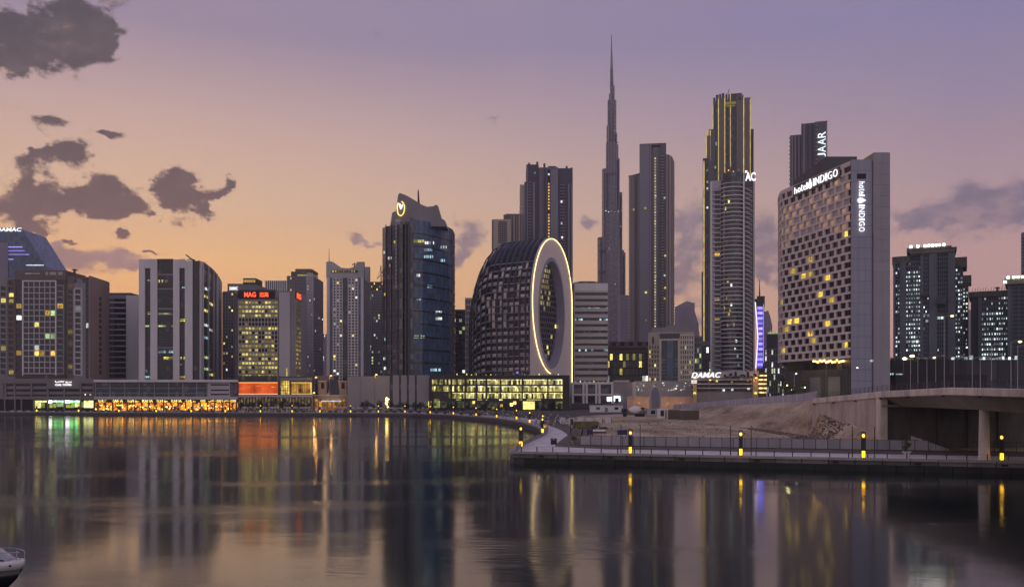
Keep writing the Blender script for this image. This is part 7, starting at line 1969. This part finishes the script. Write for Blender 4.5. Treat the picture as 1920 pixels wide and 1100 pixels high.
# people: one skinned body per pose
def person_mesh(pose, mats):
    bm = bmesh.new(); sk = bm.verts.layers.skin.verify()
    st = .16 if pose else .05
    J = [(0, 0, .95, .15), (0, 0, 1.20, .145), (0, 0, 1.42, .15), (0, 0, 1.52, .06), (0, -.01, 1.60, .085), (0, 0, 1.73, .08),
         (-.10, 0, .88, .10), (-.11, -st, .48, .065), (-.11, st * .6 - st, .07, .05), (-.11, -st * .4 - .16 + .02, .03, .04),
         (.10, 0, .88, .10), (.11, st * .8, .48, .065), (.11, st * 1.6, .08, .05), (.11, st * 1.6 - .14, .03, .04),
         (-.20, 0, 1.40, .06), (-.25, st * .6, 1.14, .045), (-.25, st * .2 - .08, .90, .035), (.20, 0, 1.40, .06), (.25, -st * .6, 1.14, .045), (.25, -st - .05, .92, .035)]
    vs_ = []
    for x_, y_, z_, r_ in J:
        v = bm.verts.new((x_, y_, z_)); v[sk].radius = (r_, r_ * .85); vs_.append(v)
    vs_[0][sk].use_root = True
    for a, b_ in ((0, 1), (1, 2), (2, 3), (3, 4), (4, 5), (0, 6), (6, 7), (7, 8), (8, 9), (0, 10), (10, 11), (11, 12), (12, 13), (2, 14), (14, 15), (15, 16), (2, 17), (17, 18), (18, 19)): bm.edges.new((vs_[a], vs_[b_]))
    me = bpy.data.meshes.new('person'); bm.to_mesh(me); bm.free()
    o = bpy.data.objects.new('person', me); COL.objects.link(o); o.modifiers.new('skin', 'SKIN'); sb = o.modifiers.new('sub', 'SUBSURF'); sb.levels = 1
    bpy.context.view_layer.update()
    out = bpy.data.meshes.new_from_object(o.evaluated_get(bpy.context.evaluated_depsgraph_get())); bpy.data.objects.remove(o)
    return out
skinm = wall('skin', (.36, .22, .16), .6, .1, 3); hair = wall('hair', (.02, .015, .012), .6, .2, 3)
cl = {'white': wall('cloth_white', (.55, .53, .55), .8, .1, 2), 'black': wall('cloth_black', (.02, .02, .024), .8, .2, 2), 'blue': wall('cloth_blue', (.05, .07, .16), .8, .2, 2), 'red': wall('cloth_red', (.25, .04, .04), .8, .2, 2), 'grey': wall('cloth_grey', (.17, .16, .17), .8, .2, 2)}
base_p = [person_mesh(0, None), person_mesh(1, None)]
var_p = []
for pi in (0, 1):
    for top_, bot_ in (('white', 'black'), ('white', 'grey'), ('blue', 'grey'), ('red', 'blue'), ('white', 'white'), ('grey', 'black')):
        me = base_p[pi].copy(); me.materials.clear()
        for m_ in (skinm, cl[top_], cl[bot_], hair): me.materials.append(m_)
        mi = []
        for p in me.polygons:
            c_ = p.center; mi.append(3 if c_.z > 1.69 or (c_.z > 1.58 and c_.y > .03) else 0 if c_.z > 1.49 or (abs(c_.x) > .19 and c_.z < 1.02) else 1 if c_.z > .94 else 2 if c_.z > .10 else 3)
        me.polygons.foreach_set('material_index', mi); me.polygons.foreach_set('use_smooth', [True] * len(mi))
        var_p.append((me, top_, bot_, pi))
random.seed(41)
def person_at(x_, y_, z_, k=None):
    me, top_, bot_, pi = var_p[k if k is not None else random.randrange(len(var_p))]
    o = put('person', me, None, (x_, y_, z_), random.random() * 6.28); s_ = random.uniform(.93, 1.06); o.scale = (s_, s_, s_)
    wear = 'all white clothes' if top_ == bot_ == 'white' else 'all black clothes' if top_ == bot_ else '%s top and %s trousers' % (top_, bot_)
    tag(o, 'person in %s %s %s' % (wear, 'walking' if pi else 'standing', where(CX + x_ / y_ * FPX)), 'person', 'people on the far promenade'); return o
for k in range(296):
    px = random.uniform(440, 1050) if k < 150 else random.uniform(880, 1066)
    if px < 720: d = random.uniform(556, 590)
    else:
        e_ = on_far(px, 0); d = random.uniform(min(e_[1] + 4, 560), 575) if px < 960 else random.uniform(e_[1] + 6, e_[1] + 150)
    x_ = wx(px, d)
    if d < 260 or x_ > 40: continue
    person_at(x_, d, GZ + .02)
near_people = [(10.3, 318, 0, 'person in white top and black trousers on the pale tip paving by the bend'), (19.5, 300, 7, 'person in all black clothes walking beside the white barrier panels'), (17.6, 262, 8, 'person in blue top and grey trousers on the brown path near the banner post'), (20.6, 312, 4, 'person in all white clothes standing at the end of the brown path')]
for x_, y_, k, lab in near_people:
    o = person_at(x_, y_, GZ + .04, k); o['label'] = lab
    if 'group' in o: del o['group']

# ---------------------------------------------------------------- motor yacht at the left edge
yd = 61.0; yx = wx(46.5, yd)
yt = thing('motor_yacht', 'white motor yacht bow with dark blue hull entering at the left edge', 'boat', (yx, yd, 0), R(-4))
hullw = wall('gelcoat_white', (.66, .63, .66), .18, .03, .5, .6); hulld = wall('hull_navy', (.010, .011, .018), .12, .1, .5, .6); ygl = glass('yacht_glass', (.012, .012, .016), (3, 3), .06, .1, 0)
def hb(x_):  # half beam of the deck against distance from the bow
    t_ = min(1, max(0, -x_) / 5.5); return 1.75 * (1 - (1 - t_) ** 2.1) ** .62 + .02
XS = [0, -.12, -.35, -.7, -1.2, -1.9, -2.8, -4, -5.5, -8, -12]
def loft_(sec, closed=False):
    mb = MB(); rows = [sec(x_) for x_ in XS]; k = len(rows[0]); v = [p for r_ in rows for p in r_]; f = []
    for i in range(len(rows) - 1):
        for j in range(k - (0 if closed else 1)): f.append((i * k + j, i * k + (j + 1) % k, (i + 1) * k + (j + 1) % k, (i + 1) * k + j))
    f.append(tuple(range((len(rows) - 1) * k, len(rows) * k))); mb.add(v, f); return mb
zd = lambda x_: 2.55 - .035 * min(8, -x_)
def smooth_(o):
    o.data.polygons.foreach_set('use_smooth', [True] * len(o.data.polygons)); return o
smooth_(loft_(lambda x_: [(x_ - 1.9 * .95, 0, -.5)] if False else [(x_ - 2.3, -hb(x_) * .25, -.4), (x_ - 1.5, -hb(x_) * .62, .35), (x_ - .6, -hb(x_) * .9, 1.2), (x_ - .14, -hb(x_) * 1.0, zd(x_) - .62), (x_ - .14, hb(x_), zd(x_) - .62), (x_ - .6, hb(x_) * .9, 1.2), (x_ - 1.5, hb(x_) * .62, .35), (x_ - 2.3, hb(x_) * .25, -.4)], True).build('hull', hulld, yt))
smooth_(loft_(lambda x_: [(x_ - .13, -hb(x_) * 1.01, zd(x_) - .61), (x_ - .02, -hb(x_) * 1.04, zd(x_) - .25), (x_, -hb(x_) * 1.03, zd(x_) - .06), (x_ - .06, -hb(x_) * .95, zd(x_)), (x_ - .06, hb(x_) * .95, zd(x_)), (x_, hb(x_) * 1.03, zd(x_) - .06), (x_ - .02, hb(x_) * 1.04, zd(x_) - .25), (x_ - .13, hb(x_) * 1.01, zd(x_) - .61)], True).build('topside', hullw, yt))
def cabin_h(x_): t_ = max(0, min(1, (-x_ - .75) / 3.4)); return 1.45 * math.sin(t_ * math.pi / 2) ** .9
smooth_(loft_(lambda x_: [(min(x_, -.75), -hb(min(x_, -.75)) * .66, zd(x_) - .02), (min(x_, -.75) - .05, -hb(min(x_, -.75)) * .60, zd(x_) + cabin_h(x_) * .55), (min(x_, -.75) - .1, -hb(min(x_, -.75)) * .42, zd(x_) + cabin_h(x_) * .93), (min(x_, -.75) - .1, 0, zd(x_) + cabin_h(x_)), (min(x_, -.75) - .1, hb(min(x_, -.75)) * .42, zd(x_) + cabin_h(x_) * .93), (min(x_, -.75) - .05, hb(min(x_, -.75)) * .60, zd(x_) + cabin_h(x_) * .55), (min(x_, -.75), hb(min(x_, -.75)) * .66, zd(x_) - .02)]).build('cabin', wall('gelcoat_grey', (.36, .34, .38), .25, .05, .5, .5), yt))
mb = MB()
w0 = [(-1.05 - .42 * k, -hb(-1.05 - .42 * k) * .665 - .01, zd(-1.05 - .42 * k)) for k in range(12)]
v = []
for k, (x_, y_, z_) in enumerate(w0): h_ = cabin_h(x_); v += [(x_, y_ + .02, z_ + h_ * .10), (x_ - .04, y_ + hb(x_) * .045, z_ + h_ * .42)]
mb.add(v, [(2 * k, 2 * k + 2, 2 * k + 3, 2 * k + 1) for k in range(11)]).build('side_window', ygl, yt)
chrome = wall('chrome', (.6, .6, .6), .15, .05, 1, .6, .9)
for s_ in (-1, 1): MB().tube([(x_ - .1, s_ * hb(x_) * .93, zd(x_) + .55 + .1 * min(1, -x_)) for x_ in XS[1:]], .025, 5).build('bow_rail', chrome, yt)
st_me = MB().tube([(0, 0, 0), (0, 0, .58)], .02, 4).mesh('stanchion', chrome)
for x_ in (-.3, -1.2, -2.4, -3.6, -4.8):
    for s_ in (-1, 1): put('stanchion', st_me, yt, (x_, s_ * hb(x_) * .93, zd(x_)))
for x_, s_ in ((-.55, -1), (-1.35, -1)): MB().ball((x_ - .05, s_ * hb(x_) * 1.04, zd(x_) - .28), .085, 8, 5).build('porthole', ygl, yt)
MB().box(-.62, -.3, -.06, .06, zd(0), zd(0) + .12).build('cleat', chrome, yt)

# ---------------------------------------------------------------- evening air
hm = bpy.data.materials.new('haze'); hm.use_nodes = True; hm.node_tree.nodes.clear()
ho_ = hm.node_tree.nodes.new('ShaderNodeOutputMaterial'); hv = hm.node_tree.nodes.new('ShaderNodeVolumePrincipled')
hv.inputs['Color'].default_value = (.86, .80, .92, 1); hv.inputs['Density'].default_value = .00013; hv.inputs['Anisotropy'].default_value = .2
hm.node_tree.links.new(hv.outputs[0], ho_.inputs['Volume'])
MB().box(-4800, 4800, -1100, 4600, -2.0, 900).build('haze', hm, kind='stuff')
